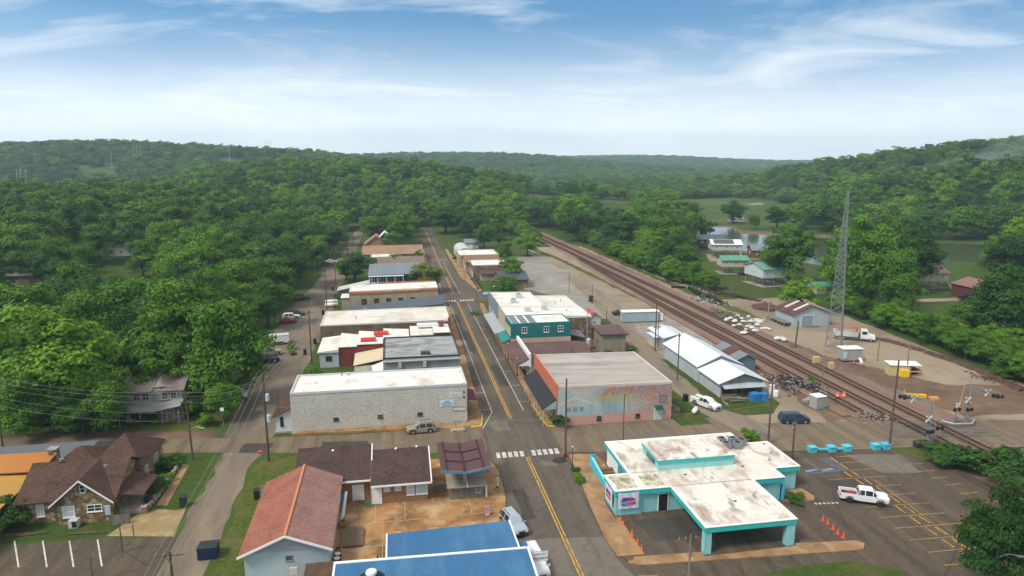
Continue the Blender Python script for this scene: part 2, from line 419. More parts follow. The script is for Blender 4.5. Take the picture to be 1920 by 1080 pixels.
LOTM = asphaltmat('car_park_asphalt', (.088,.068,.052), (.155,.115,.08,1), .6, .75)
ALLEYM = stained('alley_gravel', (.185,.148,.112), [((.1,.082,.066,1), (.16,.03,1), .42, .66, .85), ((.27,.21,.145,1), (.3,.08,1), .5, .75, .8), ((.1,.12,.04,1), (.5,.2,1), .6, .75, .5)], .95, (10., .3))
GRAVEL = stained('yard_gravel', (.28,.225,.16), [((.17,.13,.09,1), (.05,.03,1), .42, .68, .85), ((.38,.31,.22,1), (.12,.06,1), .5, .75, .7), ((.1,.08,.06,1), (.35,.18,1), .58, .78, .6)], .95, (9., .3))
GRAVELG = stained('grey_gravel', (.26,.24,.21), [((.18,.165,.15,1), (.08,.05,1), .42, .7, .8), ((.4,.37,.33,1), (.2,.2,1), .5, .75, .6)], .95, (9., .3))
LANEM = stained('lane_gravel', (.22,.175,.13), [((.13,.115,.1,1), (.3,.05,1), .45, .66, .7), ((.34,.28,.21,1), (.4,.06,1), .5, .72, .7)], .95, (9., .3))
BALLAST = stained('track_ballast', (.225,.14,.105), [((.12,.078,.06,1), (.5,.04,1), .42, .68, .85), ((.3,.235,.2,1), (.3,.06,1), .52, .75, .6)], .97, (12., .5))
DIRT = stained('brown_dirt', (.16,.1,.065), [((.08,.055,.04,1), (.12,.12,1), .42, .68, .8), ((.28,.19,.12,1), (.3,.3,1), .52, .75, .6)], .97, (6., .4))
RUSTC = stained('rust_stained_concrete', (.36,.19,.075), [((.12,.065,.03,1), (.22,.22,1), .43, .62, .9), ((.5,.38,.23,1), (.35,.35,1), .5, .7, .75), ((.06,.04,.025,1), (.5,.5,1), .6, .75, .7)], .9, (5., .15))
PAVE = stained('tan_pavement', (.34,.2,.1), [((.19,.11,.06,1), (.4,.4,1), .42, .65, .8), ((.46,.36,.24,1), (.6,.3,1), .5, .72, .6)], .92, (6., .15))
SLABC = stained('buff_concrete_slab', (.27,.2,.1), [((.22,.15,.07,1), (.4,.4,1), .45, .68, .7), ((.45,.36,.22,1), (.6,.6,1), .5, .72, .6)], .92)
def watermat(name, c, rough):
    t = NT(name); v = t.coord(); nz = t.noise(v, .35, 3)
    MC[name] = t.done(c, rough, .6, 0., t.bump(nz, .04, .1)); return MC[name]
RIVERM = watermat('river_water', (.07,.085,.045,1), .12)

# --- ground covers, each a few millimetres above the one below
sheet('railway_yard', ragged([(72,70),(140,66),(122,104),(121,124),(123,147),(127,193),(116,213),(98,232),(94,330),(64,332),(64,240),(58,176),(56,104),(60,92)], 5, .8, 3), .010, GRAVEL)
sheet('ballast_strip', ragged([(96,40),(94.5,110),(93,150),(93,240),(91,330),(86,440),(78,440),(78,330),(76.6,240),(75,150),(74.5,100),(78,88),(82,40)], 5, .5, 4), .018, BALLAST)
sheet('bare_earth', ragged([(96,96),(108,96),(117,101),(118,110),(106,112),(101,122),(96,132),(94,148),(92,150),(93,120)], 2.5, .7, 5), .022, DIRT)
sheet('bare_earth', ragged([(71,98),(78,100),(80,118),(77,128),(73.5,136),(72,122),(73,110)], 2, .6, 6), .024, DIRT)
sheet('grey_gravel_yard', ragged([(58,140),(70,139),(76,150),(76,176),(73,178),(64,200),(59.6,176)], 3, .4, 7), .014, GRAVELG)
sheet('grass_verge', ragged([(67,330),(72,300),(75,250),(76.5,200),(75.5,200),(73,240),(70,290),(63,332)], 3, .5, 8), .022, ROUGHG)
sheet('grass_verge', ragged([(93,330),(94,260),(95,205),(97,170),(100,166),(100,200),(97,232),(96,330)], 2.5, .7, 9), .026, ROUGHG)
sheet('lane', ragged([(55,96),(60.5,96),(58.5,106),(57,122),(58.4,138),(60.5,158),(64,176),(68,203),(67,245),(63,245),(60,205),(57,170),(54.5,150),(53.4,138),(51.8,122),(52.2,106)], 4, .2, 10), .030, LANEM)
sheet('lawn', ragged([(46.2,101.2),(51.6,101),(52,108),(51.4,121),(47,121),(46.3,108)], 2, .35, 11), .034, GRASS)
sheet('lawn', ragged([(57.6,106),(59.4,113),(60,121),(58.4,138),(57.5,138),(57,122),(56.2,108),(59,103.5),(64.5,103.5),(68.4,108),(68.6,110.5),(59.5,111)], 2, .4, 12), .034, GRASS)
sheet('lawn', ragged([(47,121.5),(51.6,122),(53,140),(49,140.4),(40,137),(38,124)], 2, .4, 13), .020, GRASS)
sheet('gravel_lot', ragged([(42,190),(52,178),(62,178),(66,205),(66,300),(60,318),(46,296),(43,240)], 4, .8, 34), .012, GRAVELG)
sheet('dirt_yard', ragged([(39.6,137),(53.5,140.6),(57,170),(48,176),(40,156)], 2.5, .5, 14), .016, DIRT)
sheet('alley', ragged([(-26,40),(-26.3,80),(-26.2,101),(-28.6,116),(-31,150),(-30.4,215),(-28,240),(-27,280),(-23.8,316),(-22.8,520),(-17.2,520),(-17.8,316),(-18.6,200),(-19,160),(-19.6,116),(-21.4,99),(-20.8,60),(-20.8,40)], 2.5, .45, 15), .018, ALLEYM)
sheet('lawn', ragged([(-20.6,45),(-21.2,97),(-19,100.4),(-13.6,99.6),(-13.4,90),(-16.8,85),(-17.2,66),(-17.2,45)], 1.5, .55, 16), .022, ROUGHG)
sheet('lawn', ragged([(-18.8,118),(-18.2,160),(-18,205),(-13,205),(-12.6,177),(-17,175),(-16.5,118.6)], 2.5, .4, 17), .022, GRASS)
sheet('grass_verge', ragged([(-62,115),(-30,111),(-29,118),(-32,127),(-64,126)], 2.5, .8, 18), .014, ROUGHG)
sheet('bare_earth', ragged([(-62,113.6),(-29,109),(-28.6,112),(-44,114.4),(-62,116.4)], 1.5, .5, 19), .020, DIRT)
sheet('lawn', ragged([(-32.8,84),(-46,83),(-60,83),(-60,79.6),(-47,81.4),(-34.4,81.2)], 1.5, .3, 20), .014, GRASS)
sheet('lawn', ragged([(-31,87),(-27.8,86.4),(-26.6,92),(-26.8,99.6),(-30,101.6),(-38,103),(-38,99.5),(-31.2,98)], 2, .25, 21), .016, GRASS)
sheet('footpath', [(-31.2,87.6),(-29.8,87.4),(-30.4,99.5),(-31.4,100)], .024, PAVE)
sheet('garden_bed', [(-34.6,88),(-32,88),(-32,98.6),(-37,100.4),(-36,96)], .02, lawnmat('garden_bed_soil', (.03,.06,.012,1), (.06,.09,.02,1), (.1,.07,.04,1), .8))
sheet('car_park', [(-80,40),(-26.2,40),(-26.3,79.2),(-34.8,80.6),(-48,80.8),(-80,86)], .010, LOTM)
sheet('driveway_slab', [(-34.6,80.9),(-26.7,79.4),(-27.2,86.2),(-28.3,85.9),(-30.6,86.6),(-32.8,85.5)], .020, SLABC)
sheet('restaurant_yard', [(-13.4,61),(12.3,61),(13.0,73),(12.7,78),(13.5,82.5),(13.7,90),(12.9,94.2),(11,95.2),(3.6,95.4),(3.4,90),(-13.4,90)], .014, RUSTC)
sheet('cross_street', ragged([(-150,123),(-60,108.2),(-26,103),(-15,100.8),(13,96.4),(24.2,94.6),(29,93.6),(60,88.6),(80,87.3),(140,78),(140,88),(86,96.6),(61,99.6),(46,101.2),(26,104.4),(13.6,106.6),(-9,106.8),(-17,107.6),(-26,108.6),(-62,114.4),(-150,131)], 4, .12, 22), .026, ASPH2)
sheet('main_road', [(12.2,20),(12.3,64),(14.2,72),(12.7,78),(13.8,83),(13.9,90),(12.9,95),(13.6,107),(14.2,112),(14.6,130),(15.4,156),(15.9,198),(13.5,206),(-2,210),(-2,217),(13.5,220),(14.2,297),(14.4,330),(16.2,427),(16.6,520),(22.4,520),(24,420),(23,326),(23.6,251),(27,222),(45,222),(52,205),(25.2,206),(24.6,198),(23.8,152),(23.6,115),(24.1,104),(24.6,93),(23.4,76),(23,67),(24.4,62),(24.6,20)], .032, ASPH)
sheet('drive_through', [(26.6,74.7),(26.9,66.3),(33,65.8),(33.4,66),(44.4,66.2),(50.6,66),(52,70),(52.5,74),(49,74.6)], .020, LOTM)
sheet('lot_lane', [(26,62.4),(26,64.2),(50,61.6),(52.6,64),(54,40),(25,40)], .016, LOTM)
sheet('car_park', [(50.6,62),(52,74),(53,87),(60,88.4),(80,87),(96,70),(98,40),(54,40)], .012, LOTM)
sheet('lawn', ragged([(35.5,59.4),(38,60.6),(42,61.4),(49,61.2),(53,59),(54,40),(35,40)], 2, .12, 23), .022, GRASS)
sheet('grass_verge', ragged([(73.6,86.8),(79.6,86.6),(84,80),(84,74),(78,80)], 1.5, .3, 24), .022, ROUGHG)
sheet('river', [(390,200),(260,225),(238,255),(200,225),(195,214),(176,238),(172,262),(165,300),(163,318),(170,352),(163,372),(190,412),(214,406),(200,370),(222,352),(252,330),(300,300),(400,280)], .05, RIVERM)
sheet('river_bank', ragged([(155,300),(160,380),(188,424),(220,418),(210,385),(232,366),(262,345),(262,325),(170,290)], 5, 1.5, 25), .03, DIRT)
sheet('meadow', ragged([G(1265,412),G(1330,416),G(1380,424),G(1470,420),G(1500,398),G(1420,380),G(1330,375),G(1270,378)], 8, 2, 26), .04, lawnmat('meadow_grass', (.075,.12,.025,1), (.14,.16,.05,1), (.2,.13,.07,1), .9))
sheet('dirt_track', [G(1400,383),G(1425,380),G(1490,398),G(1570,412),G(1580,417),G(1485,403),G(1425,387)], .06, GRAVELG)
sheet('lawn', ragged([(100,196),(112,196),(128,196),(150,214),(172,240),(166,300),(150,292),(128,250),(112,232)], 4, .8, 27), .014, GRASS)
sheet('lawn', ragged([(128,172),(150,186),(170,192),(196,212),(204,206),(196,170),(170,160),(140,160)], 4, .8, 28), .014, GRASS)
sheet('dirt_track', ragged([(136,160),(146,178),(158,186),(176,186),(200,180),(205,176),(178,181),(160,182),(149,174),(141,158)], 4, .3, 29), .024, GRAVEL)
sheet('dirt_track', ragged([G(1325,478),G(1450,488),G(1460,494),G(1330,490)], 4, .5, 30), .024, GRAVEL)
sheet('lawn', ragged([(25.5,300),(40,300),(62,300),(62,345),(46,372),(26,386)], 5, .8, 31), .014, GRASS)
sheet('apron', [(11.5,30),(56,30),(56,99),(11.5,99)], .006, LOTM)
sheet('apron', [(11.2,97),(60,96),(60,103),(46,104.4),(11.2,108)], .007, ASPH2)
PATCH1 = asphaltmat('light_asphalt_patch', (.16,.14,.118), (.2,.175,.14,1), .2, .5); PATCH2 = asphaltmat('dark_asphalt_patch', (.065,.058,.052), (.09,.08,.07,1), .2, .4)
q = random.Random(12)
for pts, m in (([(13.2,71.8),(23.2,70.6),(23.4,67),(24.2,62.6),(24.5,40),(12.4,40),(12.4,64)], PATCH1), ([(14.6,84),(16.2,83.8),(16.3,76),(14.8,76)], PATCH2), ([(20.2,92),(22.6,91.7),(22.5,89.9),(20.3,90.3)], PATCH1), ([(15,108.5),(17.9,108.2),(18,104),(15.2,104.4)], PATCH1), ([(19.5,140),(21.2,140),(21.3,126),(19.6,126)], PATCH2), ([(16.6,170),(18.2,170),(18.1,150),(16.7,150)], PATCH2),
   ([(-12,104.6),(-5,103.8),(-5.2,101.4),(-12,102.2)], PATCH2), ([(-24,106),(-19.6,105.6),(-19.8,102),(-24.2,102.6)], PATCH2), ([(33,99.8),(44,98.4),(43.8,95.4),(33,96.6)], PATCH1), ([(-50,111.4),(-36,109.4),(-36.4,107.4),(-50,109.2)], PATCH2), ([(57,80),(64,79),(63,72),(57.5,72.6)], PATCH2), ([(66,86),(74,85),(73,79),(67,80)], PATCH1), ([(28,73.6),(36,73.4),(36.5,69),(29,68.6)], PATCH2)):
    sheet('road_patch', ragged(pts, 1.2, .16, q.randrange(99)), .0345 if pts[0][0] < 24.4 and pts[0][0] > 12 else (.030 if pts[0][1] > 93 else .0235), m)
sheet('wet_stain', ragged([(22.6,92.6),(24.2,92.9),(24.3,91.2),(22.8,90.6),(21.8,91.4)], .6, .12, 3), .0365, P('damp_asphalt', (.03,.027,.025), .5))
# raised pavements with a kerb
def pavement(pts, h=.13, m=None):
    b = MB(); b.prism(pts, 0., h); return b.build('pavement', m or PAVE, kind='structure')
pavement([(11.4,108.6),(13.3,106.9),(14.1,112),(14.5,130),(15.3,156),(15.8,198),(14.8,204),(13.2,205),(12.4,176),(12.0,120)])
pavement([(24.3,104.9),(25.7,104.6),(25.8,123),(25.3,147),(26.3,190),(26.4,203),(25.4,204),(24.8,198),(24,152),(23.8,115)])
pavement([(27.2,222.6),(29,222.6),(27.8,250),(26.2,290),(25.6,330),(24.2,330),(24,251)])
pavement([(13.4,220.4),(14.1,297),(14.2,330),(12.6,330),(11.6,220.6)])
pavement([(24.9,93.4),(28.8,92.6),(29.3,90),(29.3,79.2),(25.9,79),(25.9,74.6),(26.5,74.4),(26.7,66.3),(23.6,66.4),(23.3,70),(23.7,77),(24.6,88)])
pavement([(25.6,66.0),(33.2,65.6),(33.2,64.7),(44.6,64.9),(44.6,65.4),(52,64.7),(52.6,64),(51.6,62.9),(25.4,64.4),(24.4,65.0),(24.5,65.8)])
pavement([(24.6,62.6),(26.6,62.3),(27.6,55),(28,40),(24.8,40)])
pavement([(49.1,74.4),(52.9,74.2),(53.6,75.2),(53.2,77.4),(49.1,77.4)])
pavement([(3.2,106.9),(11.3,106.6),(13.2,106.8),(11.4,108.5),(3.2,108.6)], .1)
b = MB(); b.prism([(-17.2,107.9),(3,106.9),(3,108.6),(-17.2,108.7)], 0., .35); b.build('retaining_kerb', RUSTC, kind='structure')
for pts in ([(13.32,106.86),(14.2,112),(14.36,112),(13.5,106.5),(11.6,106.3),(11.6,106.55)], [(24.26,104.8),(23.76,114.8),(23.6,114.8),(24.1,104.55),(25.7,104.3),(25.7,104.52)]):
    b = MB(); b.prism(pts, 0., .16); b.build('yellow_kerb', YELLOW, kind='structure')
# --- paint on the road
YPAINT = stained('road_paint_yellow', (.62,.34,.04), [((.16,.115,.075,1), (1.8,1.2,1), .44, .66, .85)], .8)
WPAINT = stained('road_paint_white', (.6,.575,.53), [((.18,.155,.13,1), (1.8,1.8,1), .46, .66, .85)], .8)
BPAINT = stained('road_paint_blue', (.16,.29,.42), [((.1,.09,.08,1), (1.5,1.5,1), .45, .68, .8)], .8)
def stripe(b, a, c, w, z):
    d = Vector((c[0]-a[0], c[1]-a[1])).normalized(); n = Vector((-d.y, d.x))*w/2
    b.poly([(a[0]-n.x,a[1]-n.y,z),(c[0]-n.x,c[1]-n.y,z),(c[0]+n.x,c[1]+n.y,z),(a[0]+n.x,a[1]+n.y,z)])
y = MB()
for dx in (-.19, .19):
    stripe(y, (18.65+dx,20), (18.65+dx,93.6), .16, .040)
    stripe(y, (18.75+dx,109), (18.75+dx,207), .16, .040); stripe(y, (18.8+dx,221), (18.8+dx,294), .16, .040); stripe(y, (18.9+dx,300), (19.4+dx,520), .16, .040)
y.build('centre_line', YPAINT, kind='structure')
w = MB()
for pts in ([(13.5,105.6),(16.05,112.6),(16.3,206)], [(21.65,112.6),(21.75,204)], [(20.9,219),(20.5,286),(22.6,296)], [(15.2,222),(15.4,240)]):
    for a, c in zip(pts[:-1], pts[1:]): stripe(w, a, c, .13, .040)
for k in range(9): stripe(w, (14.1, 114+k*9), (16.0, 114+k*9), .1, .040); stripe(w, (21.7, 117+k*9), (23.6, 117+k*9), .1, .040)
w.build('lane_line', WPAINT, kind='structure')
def crosswalk(x0, x1, yc, n, lw, z=.041, gap=None, L=2.0):
    b = MB()
    for k in range(n):
        x = x0 + (x1-x0)*k/(n-1)
        if gap and abs(x-gap) < .45: continue
        b.poly([(x-lw/2,yc-L/2,z),(x+lw/2,yc-L/2,z),(x+lw/2+.1,yc+L/2,z),(x-lw/2+.1,yc+L/2,z)])
    b.build('crosswalk', WPAINT, kind='structure')
crosswalk(14.4, 23.4, 94.9, 11, .58, gap=18.6, L=1.9)
crosswalk(14.6, 23.6, 208.6, 11, .55, gap=18.8, L=2.2)
crosswalk(14.6, 21.8, 297., 2, .01, L=.3)
b = MB(); stripe(b, (14.4,297), (22,297), .5, .041); b.build('stop_line', WPAINT, kind='structure')
# car park bays: middle line with bays either side, drawn in the lot's own direction
b = MB(); c0 = G(1540,858); c1 = G(1850,1062)
def lotp(t, s): return (c0[0]+(c1[0]-c0[0])*t - s*(c1[1]-c0[1])/27*-1, c0[1]+(c1[1]-c0[1])*t + 0)
bays = [((1568,857),(1600,855)),((1578,868),(1620,866)),((1592,882),(1641,879)),((1552,900),(1663,893)),((1640,912),(1690,909)),((1660,929),(1716,925)),((1625,951),(1743,943)),((1648,971),(1770,962)),((1677,991),(1804,981)),((1706,1013),(1830,1003)),((1740,1036),(1830,1027)),((1770,1060),(1860,1053)),((1700,871),(1732,869)),((1723,884),(1756,882)),((1745,897),(1776,895)),((1772,910),(1806,907)),((1800,926),(1836,923)),((1830,944),(1870,940))]
for a, c in bays: stripe(b, G(*a), G(*c), .08, .030)
stripe(b, G(1640,900), G(1845,1052), .08, .031)
segs = [((1557,858),(1571,867)),((1575,869),(1590,880)),((1583,885),(1596,894)),((1596,883),(1612,894)),((1604,899),(1619,908)),((1620,898),(1636,909)),((1644,914),(1660,926)),((1669,931),(1687,943)),((1658,936),(1670,944)),((1679,949),(1698,963)),((1695,949),(1715,962)),((1706,969),(1726,983)),((1723,968),(1744,981)),((1735,989),(1757,1004)),((1753,988),(1775,1003)),((1766,1011),(1789,1027)),((1785,1010),(1807,1026)),((1800,1034),(1824,1051)),((1817,1033),(1835,1044)),((1836,1059),(1846,1065))]
for a, c in segs: stripe(b, G(*a), G(*c), .17, .032)
b.build('bay_line', YPAINT, kind='structure')
b = MB()
for k in range(9): stripe(b, G(1540+k*4.6,861+k*2.5), G(1556+k*4.6,860+k*2.5), .09, .030)
for p in ((1510,884,1532,881),(1543,882,1562,879)): stripe(b, G(*p[:2]), G(*p[2:]), .55, .031)
for p in ((1505,860,1545,885),(1536,859,1575,882),(1558,857,1584,880)): stripe(b, G(*p[:2]), G(*p[2:]), .1, .030)
stripe(b, G(1510,888), G(1580,882), .1, .031); b.build('disabled_bay_line', BPAINT, kind='structure')
b = MB()
for k in range(6):
    a = G(1527+k*8, 943.5+.0*k-k*.3); c = G(1532+k*8, 946-k*.3); stripe(b, a, c, .3, .031)
for px, py in ((27,1014),(80,1014),(130,1014),(183,1012)): stripe(b, G(px,py), G(px+8,py+50), .16, .024)
b.build('white_bay_line', WPAINT, kind='structure')
# concrete joints in the restaurant yard
b = MB(); JM = P('joint_sand', (.42,.34,.22), .9)
for x in (-3.4, .3, 4., 8.6): stripe(b, (x,78.5), (x,83.6), .07, .022)
for yy in (78.4, 73.2): stripe(b, (-7,yy), (12,yy+.2), .08, .022)
for x in (-4.6, -2.4): stripe(b, (x,68), (x,78), .06, .022)
b.build('slab_joint', JM, kind='structure')
# level crossing panels
b = MB(); b.prism([(78,90.6),(95,88.2),(95.6,93.2),(78.6,96.4)], 0., .1); b.build('crossing_panel', stained('crossing_timber_and_asphalt', (.15,.125,.1), [((.07,.06,.05,1), (.4,1.5,1), .45, .66, .8)], .9), kind='structure')
# ------------------------------------------------------------------ trees
LEAF = {
 'a': leafmat('leaf_mid_green', (.024,.075,.006,1), (.074,.19,.012,1), (.145,.29,.016,1)),
 'b': leafmat('leaf_bright_green', (.045,.125,.007,1), (.12,.265,.014,1), (.2,.37,.022,1)),
 'c': leafmat('leaf_dark_green', (.012,.045,.008,1), (.036,.104,.014,1), (.075,.175,.02,1)),
 'd': leafmat('leaf_yellow_green', (.075,.12,.012,1), (.15,.21,.02,1), (.22,.29,.03,1)),
 'p': leafmat('needle_dark', (.008,.026,.012,1), (.015,.04,.016,1), (.03,.06,.02,1), .1)}
BARK = stained('bark', (.11,.085,.065), [((.05,.04,.03,1), (4,4,.7), .4, .7, .8)], .95)
def leaves_mesh(name, seed, K, n, leaf, mat, RX=5., H0=1.0, H1=13., shape='broad', rag=.12):
    """crown of many leaf sprays gathered in clumps spread through the crown's volume"""
    rs = np.random.RandomState(seed); cz = (H0+H1)/2; RZ = (H1-H0)/2
    P4 = []
    cs = []
    while len(cs) < K:
        d = rs.normal(size=3); d /= np.linalg.norm(d)
        if d[2] < -.92 or (d[2] < -.5 and rs.rand() < .35): continue
        if shape == 'cone':
            t = rs.uniform(0, 1)**1.3; a = rs.uniform(0, 2*math.pi); rr = RX*(1-t)*rs.uniform(.45, 1)
            c = np.array([rr*math.cos(a), rr*math.sin(a), H0+(H1-H0)*t]); rc = (.3+.55*(1-t))*RX*.42
        else:
            q = rs.uniform(.45, .93) if rs.rand() < .8 else rs.uniform(0, .5)
            lop = 1 + .22*math.sin(3*math.atan2(d[1], d[0])+seed) + rs.uniform(-rag, rag)
            c = np.array([d[0]*RX*q*lop, d[1]*RX*q*lop, cz + d[2]*RZ*q]); rc = RX*rs.uniform(.2, .42)
            if shape == 'vase': c[:2] *= .7+.42*(c[2]-H0)/(H1-H0)
        cs.append((c, rc))
    for c, rc in cs:
        d = rs.normal(size=(n, 3)); d /= np.linalg.norm(d, axis=1)[:, None]
        d[:, 2] = np.where(d[:, 2] < -.35, -d[:, 2]*.6, d[:, 2])
        rr = rc*(1 - .45*rs.rand(n)**2.2)*(1+.14*rs.normal(size=n))
        p = c + d*rr[:, None]*np.array([1.08, 1.08, .82])
        nn = d*1. + rs.normal(size=(n, 3))*.36 + np.array([0, 0, .3]); nn /= np.linalg.norm(nn, axis=1)[:, None]
        up = rs.normal(size=(n, 3)); u = np.cross(nn, up); u /= np.linalg.norm(u, axis=1)[:, None]; w = np.cross(nn, u)
        s = leaf*rs.uniform(.55, 1.25, n)[:, None]
        P4.append(np.stack([p-u*s, p-w*s*.6+nn*s*.12, p+u*s, p+w*s*.6+nn*s*.12], 1))
    V = np.concatenate(P4).reshape(-1, 3); N = len(V)//4
    me = bpy.data.meshes.new(name)
    me.vertices.add(len(V)); me.vertices.foreach_set('co', V.astype(np.float32).ravel())
    me.loops.add(N*4); me.loops.foreach_set('vertex_index', np.arange(N*4, dtype=np.int32))
    me.polygons.add(N); me.polygons.foreach_set('loop_start', np.arange(0, N*4, 4, dtype=np.int32)); me.polygons.foreach_set('loop_total', np.full(N, 4, dtype=np.int32))
    me.materials.append(mat); me.update(calc_edges=True); return me
def trunk_mesh(name, seed, H0=3.4, H1=13., RX=5., r=.32):
    q = random.Random(seed); b = MB()
    b.tube((0,0,-.3), (q.uniform(-.2,.2),q.uniform(-.2,.2),H0*1.1), r*1.25, r*.85, 8)
    b.tube((0,0,H0*1.1-.1), (q.uniform(-.5,.5),q.uniform(-.5,.5),H1*.82), r*.85, r*.2, 7)
    for k in range(6):
        a = k*1.05 + q.uniform(-.3,.3); z = H0*q.uniform(.8,1.5); L = RX*q.uniform(.55,.8)
        m = (math.cos(a)*L*.5, math.sin(a)*L*.5, z+L*.45); b.tube((0,0,z), m, r*.5, r*.34, 6)
        b.tube(m, (math.cos(a+.2)*L, math.sin(a+.2)*L, z+L*1.0), r*.34, r*.1, 5)
    me = bpy.data.meshes.new(name); me.from_pydata(b.v, [], b.f); me.materials.append(BARK); me.update(); return me
CROWN = {}
for k, (mm, sh) in enumerate([('a','broad'),('a','broad'),('a','vase'),('b','broad'),('b','vase'),('c','broad'),('c','broad'),('c','vase'),('d','broad')]):
    CROWN[k] = (leaves_mesh('crown', 20+k, 46, 250, .27, LEAF[mm], shape=sh), trunk_mesh('trunk', 40+k))
CROWN['pine'] = (leaves_mesh('crown', 60, 52, 150, .26, LEAF['p'], RX=3.6, H0=3., H1=16., shape='cone'), trunk_mesh('trunk', 61, 4, 16, 2.4, .26))
CROWN['bush'] = (leaves_mesh('foliage', 70, 26, 120, .13, LEAF['b'], RX=1.4, H0=.1, H1=2.3), trunk_mesh('stem', 71, .5, 1.8, 1.1, .06))
CROWN['bushd'] = (leaves_mesh('foliage', 72, 26, 120, .13, LEAF['c'], RX=1.4, H0=.1, H1=2.3), trunk_mesh('stem', 73, .5, 1.8, 1.1, .06))
TREES = []
def tree(x, y, r, h, kind, label, group=None, name='broadleaf_tree', cat='tree'):
    cm, tm = CROWN[kind]
    t = thing(name, label, cat, (x, y, TZ(x, y) if math.hypot(x, y) > 150 else 0), R.uniform(0, 6.28), group, local=True)
    bx, bh = (1.4, 2.3) if 'bush' in str(kind) else ((3.6, 16.) if kind == 'pine' else (5., 13.))
    t.scale = (r/bx, r/bx*R.uniform(.92, 1.08), h/bh)
    c = bpy.data.objects.new('foliage' if 'bush' in str(kind) else 'crown', cm); COL.objects.link(c); c.parent = t
    k = bpy.data.objects.new('stem' if 'bush' in str(kind) else 'trunk', tm); COL.objects.link(k); k.parent = t
    TREES.append((x, y, r)); return t
def ptree(cx, cy, rp, h, kind, label, group=None, name='broadleaf_tree', cat='tree'):
    """tree whose crown middle is seen at pixel (cx, cy) with a radius of rp pixels, standing h metres tall"""
    x, y = G(cx, cy, h*.6); p = PX(x, y, h*.6); z = TZ(x, y)
    for _ in range(4): x, y = G(cx, cy, h*.6+z); z = TZ(x, y) if math.hypot(x, y) > 150 else 0
    p = PX(x, y, h*.6+z)
    return tree(x, y, rp*p[2]/F, h, kind, label, group, name, cat)
# trees one can single out in the photograph
ptree(110,655,118,21,3,'huge bright green tree over the road left of the derelict house')
ptree(192,738,46,12,4,'lighter green lower tree leaning against the derelict house')
ptree(25,600,80,19,0,'big tree at the left edge behind the huge bright tree')
ptree(345,600,88,22,1,'tall full tree rising behind the derelict house')
ptree(420,640,75,20,0,'tall dense tree at the alley beside the derelict house')
ptree(385,690,50,12,3,'lower bright tree right of the derelict house roof')
ptree(415,745,32,7,1,'small dark tree hiding the parked vehicle by the alley')
ptree(240,575,70,17,0,'mid green tree behind the gap in the wood')
ptree(330,490,58,15,1,'pale rounded tree in the middle of the left wood')
ptree(60,450,72,22,2,'tall ragged tree at the left edge of the wood')
ptree(520,497,52,19,5,'dark broad tree beside the upper alley')
ptree(595,440,48,17,6,'rounded dark tree where the alley narrows')
ptree(440,530,50,16,0,'dark green tree behind the parked cars')
ptree(500,560,42,13,5,'dark tree over the yard by the parked cars')
ptree(665,495,36,11,5,'dark green tree behind the balcony building')
ptree(648,500,18,8,3,'bright green tree against the dark one by the balcony building')
ptree(803,514,33,10,8,'yellow green tree overhanging the main road')
ptree(742,488,14,7,1,'small tree among the brown roofs')
ptree(783,478,11,6,3,'little round tree at the roadside by the long brown roof')
ptree(734,452,25,10,0,'round tree behind the long brown roof')
ptree(700,425,30,15,1,'tall tree between the alley and the main road')
ptree(760,415,26,15,5,'dark tree at the left side of the road crest')
ptree(835,405,34,17,6,'dark spreading tree right of the road crest')
ptree(885,400,38,18,5,'broad dark tree on the lawn beyond the town')
ptree(908,439,22,12,1,'round tree on the lawn by the white shed')
ptree(938,446,10,6,'bushd','small dark bush on the lawn beyond the town', None, 'shrub', 'shrub')
ptree(948,468,14,9,0,'tree behind the white flat roof')
ptree(960,500,22,10,1,'tree in the yard behind the far shops')
ptree(990,450,24,12,3,'bright tree at the near end of the railway wood')
ptree(945,540,24,10,1,'dark round tree behind the stone shop')
ptree(1483,465,50,22,1,'tall tree beside the green roofed stilt houses')
ptree(1497,548,34,11,3,'bushy tree behind the grey metal barn')
ptree(1376,393,22,16,5,'dark tree on the meadow beside the camper van')
ptree(1458,402,24,15,6,'spreading tree at the far river bank')
ptree(1415,412,12,10,2,'small tree on the meadow bank')
ptree(1640,490,62,24,1,'broad tall tree right of the lattice mast')
ptree(1690,525,36,19,0,'tall tree in front of the cream house')
ptree(1585,495,38,18,3,'bright tree behind the lattice mast')
ptree(1885,560,58,20,5,'big dark tree at the right edge over the brown house')
ptree(1900,480,48,20,6,'dark tree at the right edge by the river')
ptree(1862,1012,58,11,6,'large dark tree at the lower right over the car park')
ptree(1905,985,52,12,7,'dark tree at the right edge behind the car park tree')
ptree(45,745,62,11,0,'shadowed tree at the left edge above the side street')
ptree(150,765,45,8,5,'dark low tree under the huge bright tree')
ptree(250,655,40,14,5,'dark tree behind the derelict house roof')
ptree(268,694,20,7,0,'small tree close behind the left end of the derelict roof')
ptree(300,688,20,7.5,5,'dark small tree close behind the derelict chimney')
ptree(332,684,20,8,1,'small tree close behind the right end of the derelict roof')
ptree(300,700,26,9,5,'dark low tree against the back of the derelict house') if False else None
q = random.Random(31)
edge = [(101,212),(112,204),(124,194),(127,182),(126,170),(125.5,158),(124.5,148),(124,138),(123.4,130),(122,121),(120.5,112),(119.5,104),(121,96),(125,88)]
for i, ((a, c), (d, e)) in enumerate(zip(edge[3:-1], edge[4:])):
    for k in range(4):
        u = (k+.5)/4; off = q.uniform(.5, 3.5) if k % 2 else q.uniform(4, 8)
        tree(a+(d-a)*u+off, c+(e-c)*u, q.uniform(2.4,3.8), q.uniform(4.6,7.6), q.choice([3,3,4,1,0]), 'bushy bright tree along the far edge of the rail yard', 'bushy bright trees along the far edge of the rail yard')
